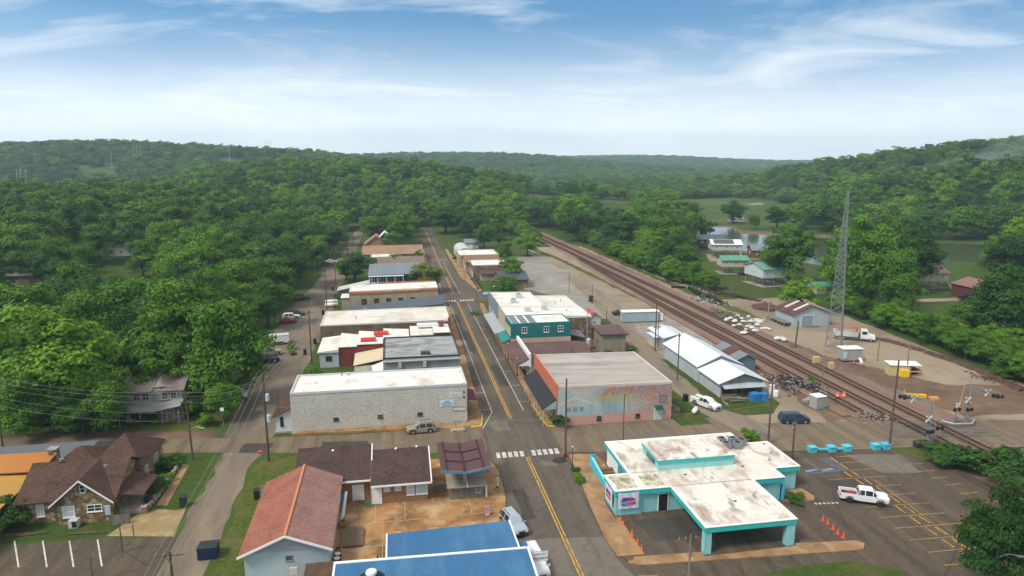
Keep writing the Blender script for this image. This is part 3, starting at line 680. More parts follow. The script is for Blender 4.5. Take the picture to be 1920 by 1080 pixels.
for i in range(46):
    y = 212+i*3.3; x = 97.5+q.uniform(0,4)+max(0,(230-y)*.35)
    tree(x, y, q.uniform(2.6,4.4), q.uniform(5,9), q.choice([3,4,1,0,0,5]), 'bushy green tree at the edge of the railway wood', 'bushy green trees at the edge of the railway wood')
for i in range(16):
    y = 345+i*6.; tree(72+q.uniform(-3,1)-i*.2, y, q.uniform(3,5), q.uniform(7,10), q.choice([0,1,3,5]), 'bushy green tree on the town side of the railway', 'bushy green trees on the town side of the railway')
for i in range(14):
    x, y = -62+i*2.3+q.uniform(-.8,.8), 118.5+q.uniform(-.5,2.5)
    if x < -47: tree(x, y, q.uniform(1.8,2.8), q.uniform(2.4,4.), q.choice([0,5,6]), 'low undergrowth tree beneath the huge bright tree', 'low undergrowth trees along the side street')
# woods: forest floor areas left open
def inpoly(x, y, P):
    c = False; n = len(P); j = n-1
    for i in range(n):
        if (P[i][1] > y) != (P[j][1] > y) and x < (P[j][0]-P[i][0])*(y-P[i][1])/(P[j][1]-P[i][1])+P[i][0]: c = not c
        j = i
    return c
OPEN = [
 [(-400,20),(-400,150),(-70,126),(-62,119),(-31,119),(-31.5,150),(-33,215),(-31,240),(-29.5,280),(-26,316),(-25,470),(-15,470),(-14.5,330),(-13,322),(11,325),(12.5,440),(25,440),(26,384),(44,370),(58,345),(72,332),(75,420),(90,420),(95,330),(95,250),(99,236),(116,215),(128,196),(124,150),(122,124),(118,104),(132,66),(140,20)],
 [(385,195),(262,220),(240,245),(204,200),(180,196),(178,240),(178,270),(172,300),(172,318),(168,372),(190,418),(225,420),(258,340),(304,306),(405,284)],
 [(116,190),(136,194),(150,208),(176,236),(172,300),(166,315),(150,300),(128,262),(114,240)],
 [(140,158),(150,186),(172,196),(200,214),(206,205),(206,168),(190,158)],
 [G(1262,416),G(1345,424),G(1390,432),G(1480,428),G(1515,402),G(1575,414),G(1590,412),G(1500,388),G(1425,374),G(1330,371),G(1262,376)],
 [SK(*p)[:2] for p in ((130,314,880),(215,318,880),(225,309,960),(140,304,960))],
 [SK(*p)[:2] for p in ((395,308,950),(455,311,950),(462,304,1020),(400,301,1020))],
 [G(1000,357),G(1030,357),G(1034,350),G(1005,350)], [G(1132,374),G(1172,374),G(1172,368),G(1134,368)],
]
# keep these roofs and gaps in view: (pixel box, distance beyond which trees are allowed)
GAPS = [(200,472,235,490,300),(5,515,45,532,250),(428,596,482,614,185),(462,545,508,592,190),(656,412,678,468,420),(792,385,808,425,430),(1340,405,1395,418,440),(1700,495,1780,545,205),(1805,525,1880,562,185),(1325,440,1462,500,290),(1395,488,1440,535,235),(1370,482,1415,505,245),(1320,425,1450,470,330),(1450,510,1560,560,230),(1690,540,1800,590,180),(1740,495,1835,540,230),(240,712,345,790,121),(1000,340,1040,362,800),(1128,362,1178,380,700)]
WOODN = {'l':'wood left of the town','m':'wood between the alley and the main road','r':'wood along the railway','v':'riverside wood beyond the rail yard'}
cand = []
def scatter(rmin, rmax, sp, seed):
    q = random.Random(seed); out = []; r = rmin
    while r < rmax:
        s = sp(r); n = int(2*math.pi*r/s*95/360)
        for i in range(n):
            a = rad(-38 + YAW*57.3 + 95*(i+q.random())/n - 9.5); rr = r + q.uniform(-.5, .5)*s
            x = rr*math.sin(a); y = rr*math.cos(a)
            if any(inpoly(x, y, O) for O in OPEN): continue
            out.append((x, y, s))
        r += s*.87
    return out
pts = scatter(100, 620, lambda r: 10.5 if r < 220 else 13., 5)
near = []; far = []
for x, y, s in pts:
    if any((x-a)**2+(y-b)**2 < (r*.8+1.5)**2 for a, b, r in TREES): continue
    z = TZ(x, y); p = PX(x, y, z+7)
    if p is None or not (-260 < p[0] < 2180): continue
    rr = s*R.uniform(.38, .7); hh = rr*R.uniform(1.5, 2.1)+4.5
    if p[0] > 1560 and y < 175: hh = R.uniform(6.5, 10)
    if 1560 < p[0] and 175 <= y < 300: hh *= 1.15
    q = PX(x, y, z+hh); sp = rr*F/p[2]; b0 = PX(x, y, z+.3)
    if any(p[0]+sp > g[0] and p[0]-sp < g[2] and q[1]-2 < g[3] and b0[1] > g[1] and math.hypot(x, y) < g[4] for g in GAPS): continue
    d = math.hypot(x, y); vis = -60 < p[0] < 1980
    (near if vis else far).append((x, y, rr, hh, z, d, p))
near.sort(key=lambda t: t[5]); cap = 296-len(TREES); far += near[cap:]; near = near[:cap]
KL = {'c': 'dark green', 'a': 'mid green', 'b': 'bright green', 'd': 'yellow green'}
for x, y, rr, hh, z, d, p in near:
    u = R.random()
    if x < 0 and u < .07: kd, nm, ds = 'pine', 'conifer_tree', 'dark conifer'
    else:
        if x > 118 and y < 175: kd = R.choice([3,4,3,1,0])
        else: kd = R.choice([0,0,1,1,2,3,4,5,6,7])
        nm = 'broadleaf_tree'; ds = ('mid green leafy tree','mid green leafy tree','mid green leafy tree','bright green leafy tree','bright green leafy tree','dark green leafy tree','dark green leafy tree','dark green leafy tree','yellow green tree')[kd]
    k = 'm' if -16 < x < 14 and y > 315 else ('l' if x < 20 else ('r' if x < 125 and y > 190 else 'v'))
    where = {'l': 'in the wood left of the town', 'm': 'between the alley and the main road', 'r': 'in the wood along the railway', 'v': 'in the riverside wood beyond the rail yard'}[k]
    tree(x, y, rr, hh, kd, ds + ' ' + where, ds + 's ' + where, nm)
# the wooded hills: one mass, leafy trees of several kinds on every slope
fp = scatter(620, 1500, lambda r: 11.+(r-620)*.004, 6) + scatter(1500, 4300, lambda r: 15.+(r-1500)*.008, 8)
PT = [(x, y, z-.3, rr/5., hh/13., R.uniform(0, 6.28), R.randrange(9)) for x, y, rr, hh, z, d, p in far]
for x, y, s in fp:
    z = TZ(x, y); p = PX(x, y, z+6)
    if p is None or not (-250 < p[0] < 2170): continue
    q = PX(x, y, z+10); sp = s*.6*F/p[2]
    if any(p[0]+sp > g[0] and p[0]-sp < g[2] and q[1] < g[3] and p[1] > g[1] and math.hypot(x, y) < g[4] for g in GAPS): continue
    PT.append((x, y, z-.5, s*R.choice([.4,.5,.6,.7,.85])*R.uniform(.85,1.1)/5., R.uniform(7, 17)*(1+.15*(s > 16))/13., R.uniform(0, 6.28), R.randrange(9)))
hid = bpy.data.collections.new('forest_tree_kinds')
for k in range(9):
    mm = 'aacbacabc'[k]
    me = leaves_mesh('forest_tree', 90+k, 36, 80, .42, LEAF[mm], H0=1.2, shape='vase' if k == 3 else 'broad')
    hid.objects.link(bpy.data.objects.new('forest_tree_%d' % k, me))
def forest_object(name, pts):
    me = bpy.data.meshes.new(name); me.from_pydata([p[:3] for p in pts], [], [])
    for nm, ty, vals in (('scl', 'FLOAT_VECTOR', [c for p in pts for c in (p[3], p[3], p[4])]), ('rot', 'FLOAT_VECTOR', [c for p in pts for c in (0, 0, p[5])])):
        a = me.attributes.new(nm, ty, 'POINT'); a.data.foreach_set('vector', vals)
    a = me.attributes.new('idx', 'INT', 'POINT'); a.data.foreach_set('value', [p[6] for p in pts])
    o = bpy.data.objects.new(name, me); COL.objects.link(o); o['kind'] = 'stuff'
    ng = bpy.data.node_groups.new('forest_scatter', 'GeometryNodeTree')
    ng.interface.new_socket('Geometry', in_out='INPUT', socket_type='NodeSocketGeometry'); ng.interface.new_socket('Geometry', in_out='OUTPUT', socket_type='NodeSocketGeometry')
    N = ng.nodes; gi = N.new('NodeGroupInput'); go = N.new('NodeGroupOutput')
    ci = N.new('GeometryNodeCollectionInfo'); ci.inputs['Collection'].default_value = hid; ci.inputs['Separate Children'].default_value = True; ci.inputs['Reset Children'].default_value = True
    ip = N.new('GeometryNodeInstanceOnPoints'); ip.inputs['Pick Instance'].default_value = True
    def att(nm, ty):
        x = N.new('GeometryNodeInputNamedAttribute'); x.data_type = ty; x.inputs['Name'].default_value = nm
        return [s for s in x.outputs if s.enabled and s.name == 'Attribute'][0]
    L = ng.links.new
    e2r = N.new('FunctionNodeEulerToRotation')
    L(gi.outputs[0], ip.inputs['Points']); L(ci.outputs[0], ip.inputs['Instance']); L(att('idx', 'INT'), ip.inputs['Instance Index'])
    L(att('rot', 'FLOAT_VECTOR'), e2r.inputs[0]); L(e2r.outputs[0], ip.inputs['Rotation']); L(att('scl', 'FLOAT_VECTOR'), ip.inputs['Scale']); L(ip.outputs[0], go.inputs[0])
    md = o.modifiers.new('forest', 'NODES'); md.node_group = ng; return o
forest_object('forest', PT)
print('near trees', len(near), 'forest', len(PT))
# shrubs one by one
def bush(px, py, r, h, kind, label): 
    x, y = G(px, py); tree(x, y, r, h, kind, label, None, 'shrub', 'shrub')
for a in ((1080,885,.7,.7,'bushd','low shrub in the pavement bed by the street corner'),(1086,899,.9,.8,'bush','second low shrub in the pavement bed nearer the aqua building'),(1087,906,.7,.6,'bush','small yellowish shrub at the end of the pavement bed'),
  (1408,828,1.5,1.9,'bush','bright round shrub behind the aqua building'),(1491,941,1.3,1.3,'bushd','dark clipped shrub at the east corner of the aqua building'),(1051,800,1.4,2.4,'bushd','dark shrub at the corner of the mural building'),
  (1760,862,2.6,2.6,'bushd','dark shrub by the crossing signal at the car park edge'),(1785,872,3.,2.8,'bushd','dark thicket at the car park corner'),(1815,880,3.,3.2,'bushd','dark thicket nearest the railway crossing road'),(1880,900,5.,5.,'bushd','tall dark bush at the right edge above the car park'),
  (270,900,1.8,1.6,'bushd','flowering dark shrub in the stone walled garden'),(290,925,1.9,1.8,'bushd','dark shrub near the gate of the stone walled garden'),(305,880,1.8,1.7,'bushd','shrub at the far corner of the stone walled garden'),(325,872,1.5,1.6,'bushd','dark shrub at the corner of the garden wall'),(305,905,1.2,1.2,'bush','light shrub in the middle of the walled garden'),(18,985,3.,4.,'bushd','dark tree like shrub at the left corner of the stone cottage'),
  (575,720,1.6,2.,'bush','shrub at the back corner of the white brick building'),(590,705,1.8,2.2,'bush','leafy shrub by the alley pole'),(560,740,1.2,1.6,'bushd','dark shrub beside the small white annex'),(652,578,2.,2.6,'bush','shrub beside the two white tanks'),(633,560,1.5,1.8,'bush','small shrub behind the white tanks'),
  (345,780,2.8,3.6,'bush','overgrown shrub at the right end of the derelict house'),(375,770,2.8,3.4,'bush','overgrown shrub beside the leaning utility pole'),(385,798,1.6,2.2,'bush','bright young shrub by the road sign'),(275,795,1.6,2.2,'bushd','shrub against the front of the derelict house'),(290,792,1.2,1.6,'bush','small shrub at the porch of the derelict house'),
  (1130,655,1.4,2.8,'bushd','ivy like shrub climbing the small brown roofed block'),(1185,660,1.2,1.4,'bush','shrub beside the bin behind the brown roofed block'),(545,655,1.2,1.4,'bush','bush at the alley behind the trailer'),(548,665,1.2,1.2,'bush','roadside bush nearest the parked pickup'),(690,655,1.5,1.6,'bush','bush behind the grey wall'),(1520,715,.7,1.,'bush','yellow green weed by the scrap heap'),(1528,722,.6,.9,'bush','second yellow green weed beside the rails'),(1300,545,1.4,1.4,'bush','bright bush along the railway by the black pipes'),(1280,530,1.3,1.5,'bush','bush along the railway at the end of the yard'),(1262,528,2.,2.2,'bush','round bush where the railway leaves the yard'),(1320,558,1.2,1.3,'bush','low bright bush between the rails and the yard road'),(860,490,2.6,3.,'bushd','dark shrub on the pavement beyond the far crossing'),(1060,570,1.,1.2,'bush','bush beside the gravel lane'),(890,590,1.4,1.,'bush','small shrub at the far crossing corner')): bush(*a)
# ------------------------------------------------------------------ building materials
WROOF = stained('white_coated_roof', (.72,.7,.66), [((.33,.27,.19,1), (.22,.16,.3), .52, .72, .75), ((.5,.44,.36,1), (.6,.6,.6), .48, .72, .5), ((.14,.11,.08,1), (.5,.3,.5), .64, .76, .8)], .8)
WROOF2 = stained('white_worn_roof', (.7,.66,.61), [((.3,.2,.14,1), (.4,.22,.3), .5, .66, .85), ((.09,.07,.055,1), (.7,.35,.5), .58, .7, .85), ((.45,.38,.3,1), (.2,.2,.3), .45, .7, .55), ((.42,.2,.15,1), (.3,.3,.3), .62, .74, .7)], .85)
WROOF3 = stained('white_streaked_roof', (.66,.63,.57), [((.42,.36,.27,1), (.25,.1,.3), .45, .7, .7), ((.25,.22,.18,1), (.08,.6,.3), .55, .75, .6)], .85)
GROOF = stained('weathered_grey_roof', (.33,.3,.275), [((.48,.44,.4,1), (.05,.3,.3), .42, .66, .8), ((.17,.15,.14,1), (.08,.35,.3), .5, .72, .75)], .9)
PBRICK = brick('whitewashed_brick', (.7,.66,.58,1), (.44,.41,.36,1), (.42,.385,.33,1), .3, .12, .014, ((.4,.37,.32,1), .5), vary=((.13,.11,.09,1), 7., .54, .62, .6))
STONEW = stone('tan_fieldstone', [(.3,.22,.13,1), (.22,.15,.085,1), (.38,.3,.2,1), (.17,.12,.08,1), (.3,.25,.19,1)], 1.6, (.1,.075,.05,1), .07, .35)
STONEC = stone('ochre_fieldstone', [(.36,.23,.1,1), (.24,.14,.06,1), (.46,.34,.2,1), (.15,.09,.05,1), (.5,.42,.3,1)], 2.1, (.16,.11,.06,1), .09, .2)
STONED = brick('brown_rubble_wall', (.2,.155,.11,1), (.14,.105,.075,1), (.09,.07,.05,1), .6, .28, .03, ((.32,.26,.18,1), .5), vary=((.1,.08,.065,1), .7, .45, .7, .7))
OBRICK = brick('orange_brick', (.38,.17,.065,1), (.27,.11,.045,1), (.3,.22,.15,1), .3, .1, .015, ((.12,.07,.04,1), .45))
TANW = stained('tan_stucco', (.4,.32,.23), [((.24,.18,.13,1), (.5,.5,.2), .45, .7, .7)], .9)
GREYW = stained('grey_block_wall', (.33,.33,.32), [((.2,.2,.19,1), (.4,.4,.2), .45, .7, .6)], .9)
BLUEW = stained('pale_blue_block', (.42,.5,.53), [((.3,.37,.39,1), (.3,.3,.15), .45, .7, .6), ((.2,.18,.15,1), (.6,.6,.1), .62, .8, .5)], .85, fine=.05)
REDW = brick('dark_red_brick', (.27,.05,.035,1), (.2,.035,.028,1), (.2,.1,.08,1), .4, .15, .015, ((.1,.03,.025,1), .4))
SIDING = ribbed('white_siding', (.6,.62,.6), 'z', .22, .6, 0, .06, ((.3,.3,.27,1), (.5,.5,.2), .5, .75, .5))
PANELW = ribbed('grey_panel_wall', (.42,.47,.5), 'x', .4, .55, 0, .08, ((.25,.25,.25,1), (.4,.4,.12), .5, .75, .5))
BROOF = shingle('brown_shingles', (.085,.05,.04)); BROOF2 = shingle('dark_brown_shingles', (.07,.045,.04))
BMETAL = ribbed('brown_metal_roof', (.105,.05,.043), 'x', .3, .5, .0, .12, ((.2,.12,.1,1), (.2,.2,.2), .5, .75, .5))
BLUEROOF = ribbed('blue_metal_roof', (.03,.135,.29), 'x', .32, .4, .0, .16, ((.1,.25,.4,1), (.5,.12,.2), .48, .75, .5))
WMETAL = ribbed('white_metal_roof', (.7,.74,.77), 'x', .5, .42, .0, .05, ((.5,.52,.53,1), (.3,.1,.2), .5, .8, .5))
GMETAL = ribbed('grey_metal_roof', (.2,.225,.25), 'x', .45, .45, .2, .12)
DGMETAL = ribbed('dark_grey_metal_roof', (.085,.1,.12), 'x', .4, .5, .2, .12)
RUSTROOF = ribbed('rusted_metal_roof', (.11,.04,.034), 'x', .5, .7, .0, .2, ((.2,.16,.15,1), (.1,.5,.2), .52, .74, .6))
AQUAW = stained('aqua_painted_wall', (.27,.57,.56), [((.2,.43,.43,1), (.3,.3,.1), .42, .66, .7), ((.42,.66,.64,1), (.25,.25,.2), .5, .72, .6), ((.15,.25,.23,1), (1.5,1.5,.12), .56, .74, .5)], .6, fine=.04)
AQUAD = stained('aqua_fascia', (.025,.42,.385), [((.08,.5,.46,1), (.3,.3,1.2), .45, .68, .7), ((.03,.2,.18,1), (1.6,1.6,.5), .56, .74, .5)], .6, fine=.04)
TEALW = ribbed('teal_siding', (.012,.16,.155), 'z', .25, .6, 0, .12)
PINKW = stained('pink_stucco', (.55,.3,.24), [((.6,.48,.4,1), (.4,.4,.2), .45, .7, .6), ((.3,.18,.14,1), (.4,.4,.15), .55, .78, .6)], .9)
def muralmat():
    t = NT('faded_mural'); v = t.coord(); s = t.n('ShaderNodeSeparateXYZ', {0: v}); X = s.outputs[0]; Z = s.outputs[2]
    w = t.n('ShaderNodeCombineXYZ', {0: X, 1: Z}).outputs[0]
    nA = t.noise(w, .45, 8, .7, .6); nB = t.noise(t.map(w, (.35,1.6,1)), 1., 8, .7, .5); nC = t.noise(w, 2.6, 9, .8)
    u = t.math('ADD', t.math('DIVIDE', X, 20.), t.math('MULTIPLY', t.math('SUBTRACT', nA, .5), .35))
    low = t.ramp(u, [(0., (.42,.5,.5,1)), (.28, (.36,.5,.52,1)), (.45, (.22,.42,.47,1)), (.62, (.4,.45,.44,1)), (.76, (.42,.26,.2,1)), (1., (.4,.19,.15,1))])
    top = t.ramp(u, [(0., (.4,.5,.5,1)), (.25, (.45,.47,.45,1)), (.36, (.3,.42,.42,1)), (.42, (.4,.1,.06,1)), (.7, (.38,.09,.06,1)), (.86, (.34,.14,.11,1)), (1., (.4,.13,.09,1))])
    zz = t.math('ADD', t.math('DIVIDE', Z, 7.), t.math('MULTIPLY', t.math('SUBTRACT', nB, .5), .3))
    mid = t.ramp(u, [(0., (.48,.42,.4,1)), (.3, (.42,.45,.42,1)), (.36, (.42,.35,.07,1)), (.6, (.46,.38,.1,1)), (.7, (.5,.19,.11,1)), (.85, (.4,.17,.12,1)), (1., (.3,.18,.16,1))])
    col = t.mix(t.ramp(zz, [(.5, 0.), (.58, 1.)]), low, mid)
    col = t.mix(t.ramp(zz, [(.68, 0.), (.76, 1.)]), col, top)
    col = t.mix(t.ramp(nC, [(.47, 0.), (.58, .85)]), col, (.52,.47,.42,1))
    col = t.mix(t.ramp(t.noise(t.map(w, (1.3,.12,1), loc=(4,4,0)), 1., 7, .7), [(.52, 0.), (.7, .55)]), col, (.3,.17,.13,1))
    vo = t.n('ShaderNodeTexVoronoi', {'Vector': w, 'Scale': .55}); sp = t.n('ShaderNodeSeparateColor', {0: vo.outputs['Color']}).outputs[0]
    col = t.mix(t.math('MULTIPLY', t.ramp(sp, [(.0, 0.), (.6, 0.), (.61, 1.), (1., 1.)]), .25), col, (.2,.36,.42,1))
    pk = t.mix(nC, (.52,.25,.2,1), (.66,.36,.29,1))
    pz = t.math('ADD', Z, t.math('MULTIPLY', t.math('SUBTRACT', nB, .5), .5))
    col = t.mix(t.ramp(t.math('DIVIDE', pz, 7.), [(.225, 1.), (.235, 0.)]), col, pk)
    br = t.n('ShaderNodeTexBrick', {'Vector': w, 'Scale': 1., 'Mortar Size': .015, 'Brick Width': .4, 'Row Height': .15}).outputs['Fac']
    col = t.mix(t.math('MULTIPLY', br, .3), col, (.2,.15,.13,1))
    return t.done(col, .9, .2, 0., t.bump(br, -.2, .02))
MURAL = muralmat()
ORANGEW = brick('salmon_painted_brick', (.58,.17,.09,1), (.5,.14,.08,1), (.4,.14,.09,1), .4, .15, .015, ((.4,.14,.09,1), .35))
def lettering(par, body, face, pt, size, m, align='CENTER', shear=0., name='lettering'):
    c = bpy.data.curves.new(name, 'FONT'); c.body = body; c.size = size; c.align_x = align; c.align_y = 'CENTER'; c.extrude = .004; c.shear = shear
    c.resolution_u = 2; c.materials.append(m)
    tmp = bpy.data.objects.new(name, c); COL.objects.link(tmp); bpy.context.view_layer.update()
    me = bpy.data.meshes.new_from_object(tmp.evaluated_get(bpy.context.evaluated_depsgraph_get())); bpy.data.objects.remove(tmp); bpy.data.curves.remove(c)
    me.materials.clear(); me.materials.append(m)
    o = bpy.data.objects.new(name, me); COL.objects.link(o); o.parent = par
    off = LOC.get(par, Vector((0,0,0))); o.location = (pt[0]-off.x, pt[1]-off.y, pt[2]-off.z)
    o.rotation_euler = (math.pi/2, 0, {'S': 0, 'W': -math.pi/2, 'E': math.pi/2, 'N': math.pi}[face]); return o
INK = P('dark_blue_lettering', (.015,.03,.14), .6, .05); REDINK = P('red_lettering', (.45,.03,.03), .6, .05); WINK = P('white_lettering', (.8,.8,.8), .6, .03)
def roofbits(par, items, h):
    for kind, x, y in items:
        b = MB()
        if kind == 'vent': b.tube((x,y,h), (x,y,h+.45), .14, n=8); b.tube((x,y,h+.45), (x,y,h+.6), .24, .1, n=8); b.build('vent', STEEL, par)
        elif kind == 'pipe': b.tube((x,y,h), (x,y,h+1.0), .07, n=7); b.build('vent_pipe', DARKST, par)
        elif kind == 'drain': b.tube((x,y,h), (x,y,h+.08), .18, n=10); b.build('roof_drain', BLACK, par)
def hang_awning(par, x0, x1, ya, yb, z0, z1, m, posts=None, name='awning', pm=None):
    """awning along a west front: high at x1 (the wall), low at x0"""
    b = MB(); b.slab((x0,ya,z0),(x1,ya,z1),(x1,yb,z1),(x0,yb,z0), .12); o = b.build(name, m, par)
    if posts:
        for i in range(posts):
            p = MB(); y = ya+.2+(yb-ya-.4)*i/(posts-1); p.tube((x0+.15,y,.1), (x0+.15,y,z0-.05), .05, n=6); p.build('post', pm or DARKST, par)
    return o
# ------------------------------------------------------------------ west row, near to far
t, rf = flat('painted_brick_store', 'long white painted brick store with white roof facing the side street', -17.2, 11.3, 108.8, 118.3, 6.9, PBRICK, WROOF, .3, 6.9, P('pale_grey_trim', (.5,.53,.55), .5))
for u in (-10.2, -3.1, 3.4): win(t, 'S', 108.8, u, 1.7, .85, .6, P('brown_frame', (.12,.09,.07)), bars=0, rows=1)
roofbits(t, [('vent', -8.6, 117.4), ('pipe', -9.6, 117.)], 6.6)
b = MB()
for u in (.12, .3): fbox(b, 'S', 108.8, -17.2, 11.3, .005, .06, 6.5-.0*u, 6.56); break
b.build('gutter', STEEL, t)
f = MB(); fbox(f, 'E', 11.3, 109.2, 118, .005, .3, 3.0, 3.5); f.build('sign_band', P('maroon_board', (.16,.03,.04)), t)
for u in (110.6, 113.4, 116.2): win(t, 'E', 11.3, u, .5, 2.1, 2.2, DARKST, bars=1, rows=0)
b = MB(); b.slab((11.3,112.2,3.),(13.4,112.2,2.6),(13.4,118,2.6),(11.3,118,3.), .12); b.build('awning', P('maroon_canvas', (.13,.03,.035), .8), t)
# signs on its wall
s = thing('wall_sign', 'pale blue FREE PARKING sign with arrow on white brick wall', 'sign', (7.9,108.8,3.6)); b = MB(); fbox(b, 'S', 108.8, 6.75, 9.05, .01, .07, 3.05, 4.15); b.build('board', P('pale_blue_board', (.55,.68,.74), .6, .04), s)
lettering(s, 'FREE', 'S', (7.9,108.72,3.9), .42, INK); lettering(s, 'PARKING', 'S', (7.9,108.72,3.53), .46, INK)
b = MB(); fbox(b, 'S', 108.8, 7.35, 8.7, .072, .085, 3.17, 3.24); b.prism([(0,0)],0,0) if False else None
b.add([(7.36,108.72,3.1),(7.36,108.72,3.31),(7.1,108.72,3.205)], [(0,1,2)]); b.build('arrow', INK, s)
s = thing('wall_sign', 'faded white direction sign with red arrow high on white brick wall', 'sign', (9.4,108.8,4.8)); b = MB(); fbox(b, 'S', 108.8, 8.3, 10.4, .01, .05, 4.45, 5.45); b.build('board', P('faded_white_board', (.6,.6,.57), .7, .08), s)
b = MB(); fbox(b, 'S', 108.8, 8.5, 10.0, .052, .064, 4.62, 4.68); b.add([(10.0,108.73,4.56),(10.0,108.73,4.74),(10.22,108.73,4.65)], [(0,1,2)]); b.build('arrow', REDINK, s)
b = MB()
for i, (a, c) in enumerate(((8.9,9.9),(8.6,10.1),(8.7,10.))): fbox(b, 'S', 108.8, a, c, .052, .058, 5.2-i*.17, 5.25-i*.17)
b.build('faded_text', P('faded_blue_ink', (.3,.4,.48)), s)
s = thing('wall_sign', 'long narrow framed white board near the corner of white brick wall', 'sign', (9.9,108.8,2.3)); b = MB(); fbox(b, 'S', 108.8, 8.9, 11.05, .01, .06, 2.25, 2.8); b.build('board', P('white_board', (.6,.58,.52)), s)
b = MB()
for a in ((8.85,11.1,2.2,2.27),(8.85,11.1,2.8,2.87),(8.85,8.92,2.27,2.8),(11.03,11.1,2.27,2.8)): fbox(b, 'S', 108.8, a[0], a[1], .01, .1, a[2], a[3])
b.build('frame', P('grey_frame', (.25,.22,.2)), s)
for z in (4.6, 5.5):
    s = thing('wall_lamp', ('lower' if z < 5 else 'upper')+' small black lamp beside the faded sign on white brick wall', 'lamp', (10.75,108.8,z)); b = MB(); fbox(b, 'S', 108.8, 10.65, 10.85, .01, .1, z-.12, z+.12); b.build('bracket', DARKST, s); b = MB(); b.tube((10.75,108.7,z), (10.75,108.4,z-.05), .07, .13, 8); b.build('shade', BLACK, s)
# small annex behind it
t = thing('annex', 'small white lean-to annex with brown roof beside white brick store', 'building', (-19.8,109,0))
b = MB(); b.sideprism([(-19.7,0.3),(-17.22,0.3),(-17.22,4.1),(-19.7,2.9)], 'y', 109.4, 117.4); b.build('wall', SIDING, t)
b = MB(); b.slab((-20.4,109,2.75),(-17.21,109,4.3),(-17.21,117.8,4.3),(-20.4,117.8,2.75), .14); b.build('roof', BROOF, t)
win(t, 'S', 109.4, -18.8, 1.2, .5, 1.6, DARKST); b = MB(); b.box(-20,-17.25,109.3,117.5,0,.3); b.build('footing', CONC, t)
# grey metal building
t, rf = flat('patched_roof_store', 'store with black edged patched silver roof and plain grey side wall', -2.7, 11.8, 124.9, 140.2, 7.2, GREYW, stained('patched_silver_roof', (.3,.31,.32), [((.12,.12,.13,1), (.2,.5,.3), .46, .64, .9), ((.5,.5,.5,1), (.3,.7,.3), .52, .7, .7), ((.05,.05,.05,1), (.6,.6,.6), .62, .72, .8)], .7), .3, 7.2, P('black_parapet', (.03,.03,.032)))
for u in (.4, 5.0):
    b = MB(); fbox(b, 'S', 124.9, u-.3, u+.3, .01, .5, 5.2, 6.4); b.build('vent_duct', P('cream_duct', (.5,.46,.38)), t)
b = MB(); fbox(b, 'S', 124.9, -2.6, 11.7, .006, .5, 6.45, 6.62); b.build('wall_ledge', P('pale_grey_ledge', (.4,.42,.43)), t)
b = MB(); b.box(4.4,6.2,126.6,127.6,6.9,7.5); b.build('skylight', P('black_hatch', (.06,.06,.065)), t)
# long white and red
t = thing('white_and_red_store', 'long white roofed store with dark red side wall and blue back room', 'building', (-16.3,144,0))
b = MB(); b.prism([(-12.3,146.9),(11.6,147.3),(11.6,153.8),(-12.3,156.4)], 0, [4.1,5.9,5.9,4.1]); b.prism([(-12.3,144.6),(-2.9,144.6),(-2.9,146.9),(-12.3,146.9)], 0, [3.9,4.6,4.6,3.9]); b.build('wall', REDW, t)
b = MB()
xs = [-12.5,-8.5,-3.,3.,8.,11.7]
for i in range(5):
    z = 4.25+i*.42; b.prism([(xs[i],144.4 if i < 2 else 146.7),(xs[i+1],144.4 if i < 2 else 146.7),(xs[i+1],154.2),(xs[i],156.6-.4*i)], z, z+.14)
b.build('roof', WROOF, t)
b = MB(); b.prism([(-16.3,144.4),(-12.32,144.4),(-12.32,155.8),(-16.3,155.8)], 0, 3.3); o = b.build('back_room', BLUEW, t)
b = MB(); b.prism([(-16.7,144.1),(-12.31,144.1),(-12.31,156.2),(-16.7,156.2)], 3.31, [3.5,3.95,3.95,3.5]); b.build('back_roof', WROOF, t)
win(t, 'S', 144.4, -14.4, 1.5, 1.3, 1., DARKST)
for x, y, z in ((-6.1,146.6,4.8), (-3.4,150.2,5.2)):
    b = MB(); b.sideprism([(y-.7,z),(y+.7,z),(y+.62,z+.5),(y+.3,z+.8),(y-.3,z+.8),(y-.62,z+.5)], 'x', x-1.6, x+1.6); b.build('roof_hood', P('bright_red_metal', (.55,.04,.04), .5), t)
b = MB(); b.box(4.6,9.3,152.2,153.6,6,6.7); b.build('roof_box', WHITE, t); b = MB(); b.box(9.6,10.6,151.6,152.6,6.05,7.3); b.build('chimney', P('red_chimney', (.25,.06,.05)), t)
t = thing('lean_to_shed', 'low lean-to with cream and white sheet roof beside the dark red wall', 'shed', (-9.2,134,0)); b = MB(); b.box(-8.6,-2.8,133.5,143.8,0,2.2); b.build('wall', CONC, t)
b = MB(); b.slab((-8.9,137,2.4),(-2.75,137,3.5),(-2.75,144.3,3.9),(-8.9,144.3,2.9), .1); b.build('roof', P('cream_sheet', (.6,.5,.36), .6), t); b = MB(); b.slab((-5.6,131.6,1.9),(-2.75,131.6,2.9),(-2.75,136.9,3.1),(-5.6,136.9,2.1), .1); b.build('lower_roof', WHITE, t)
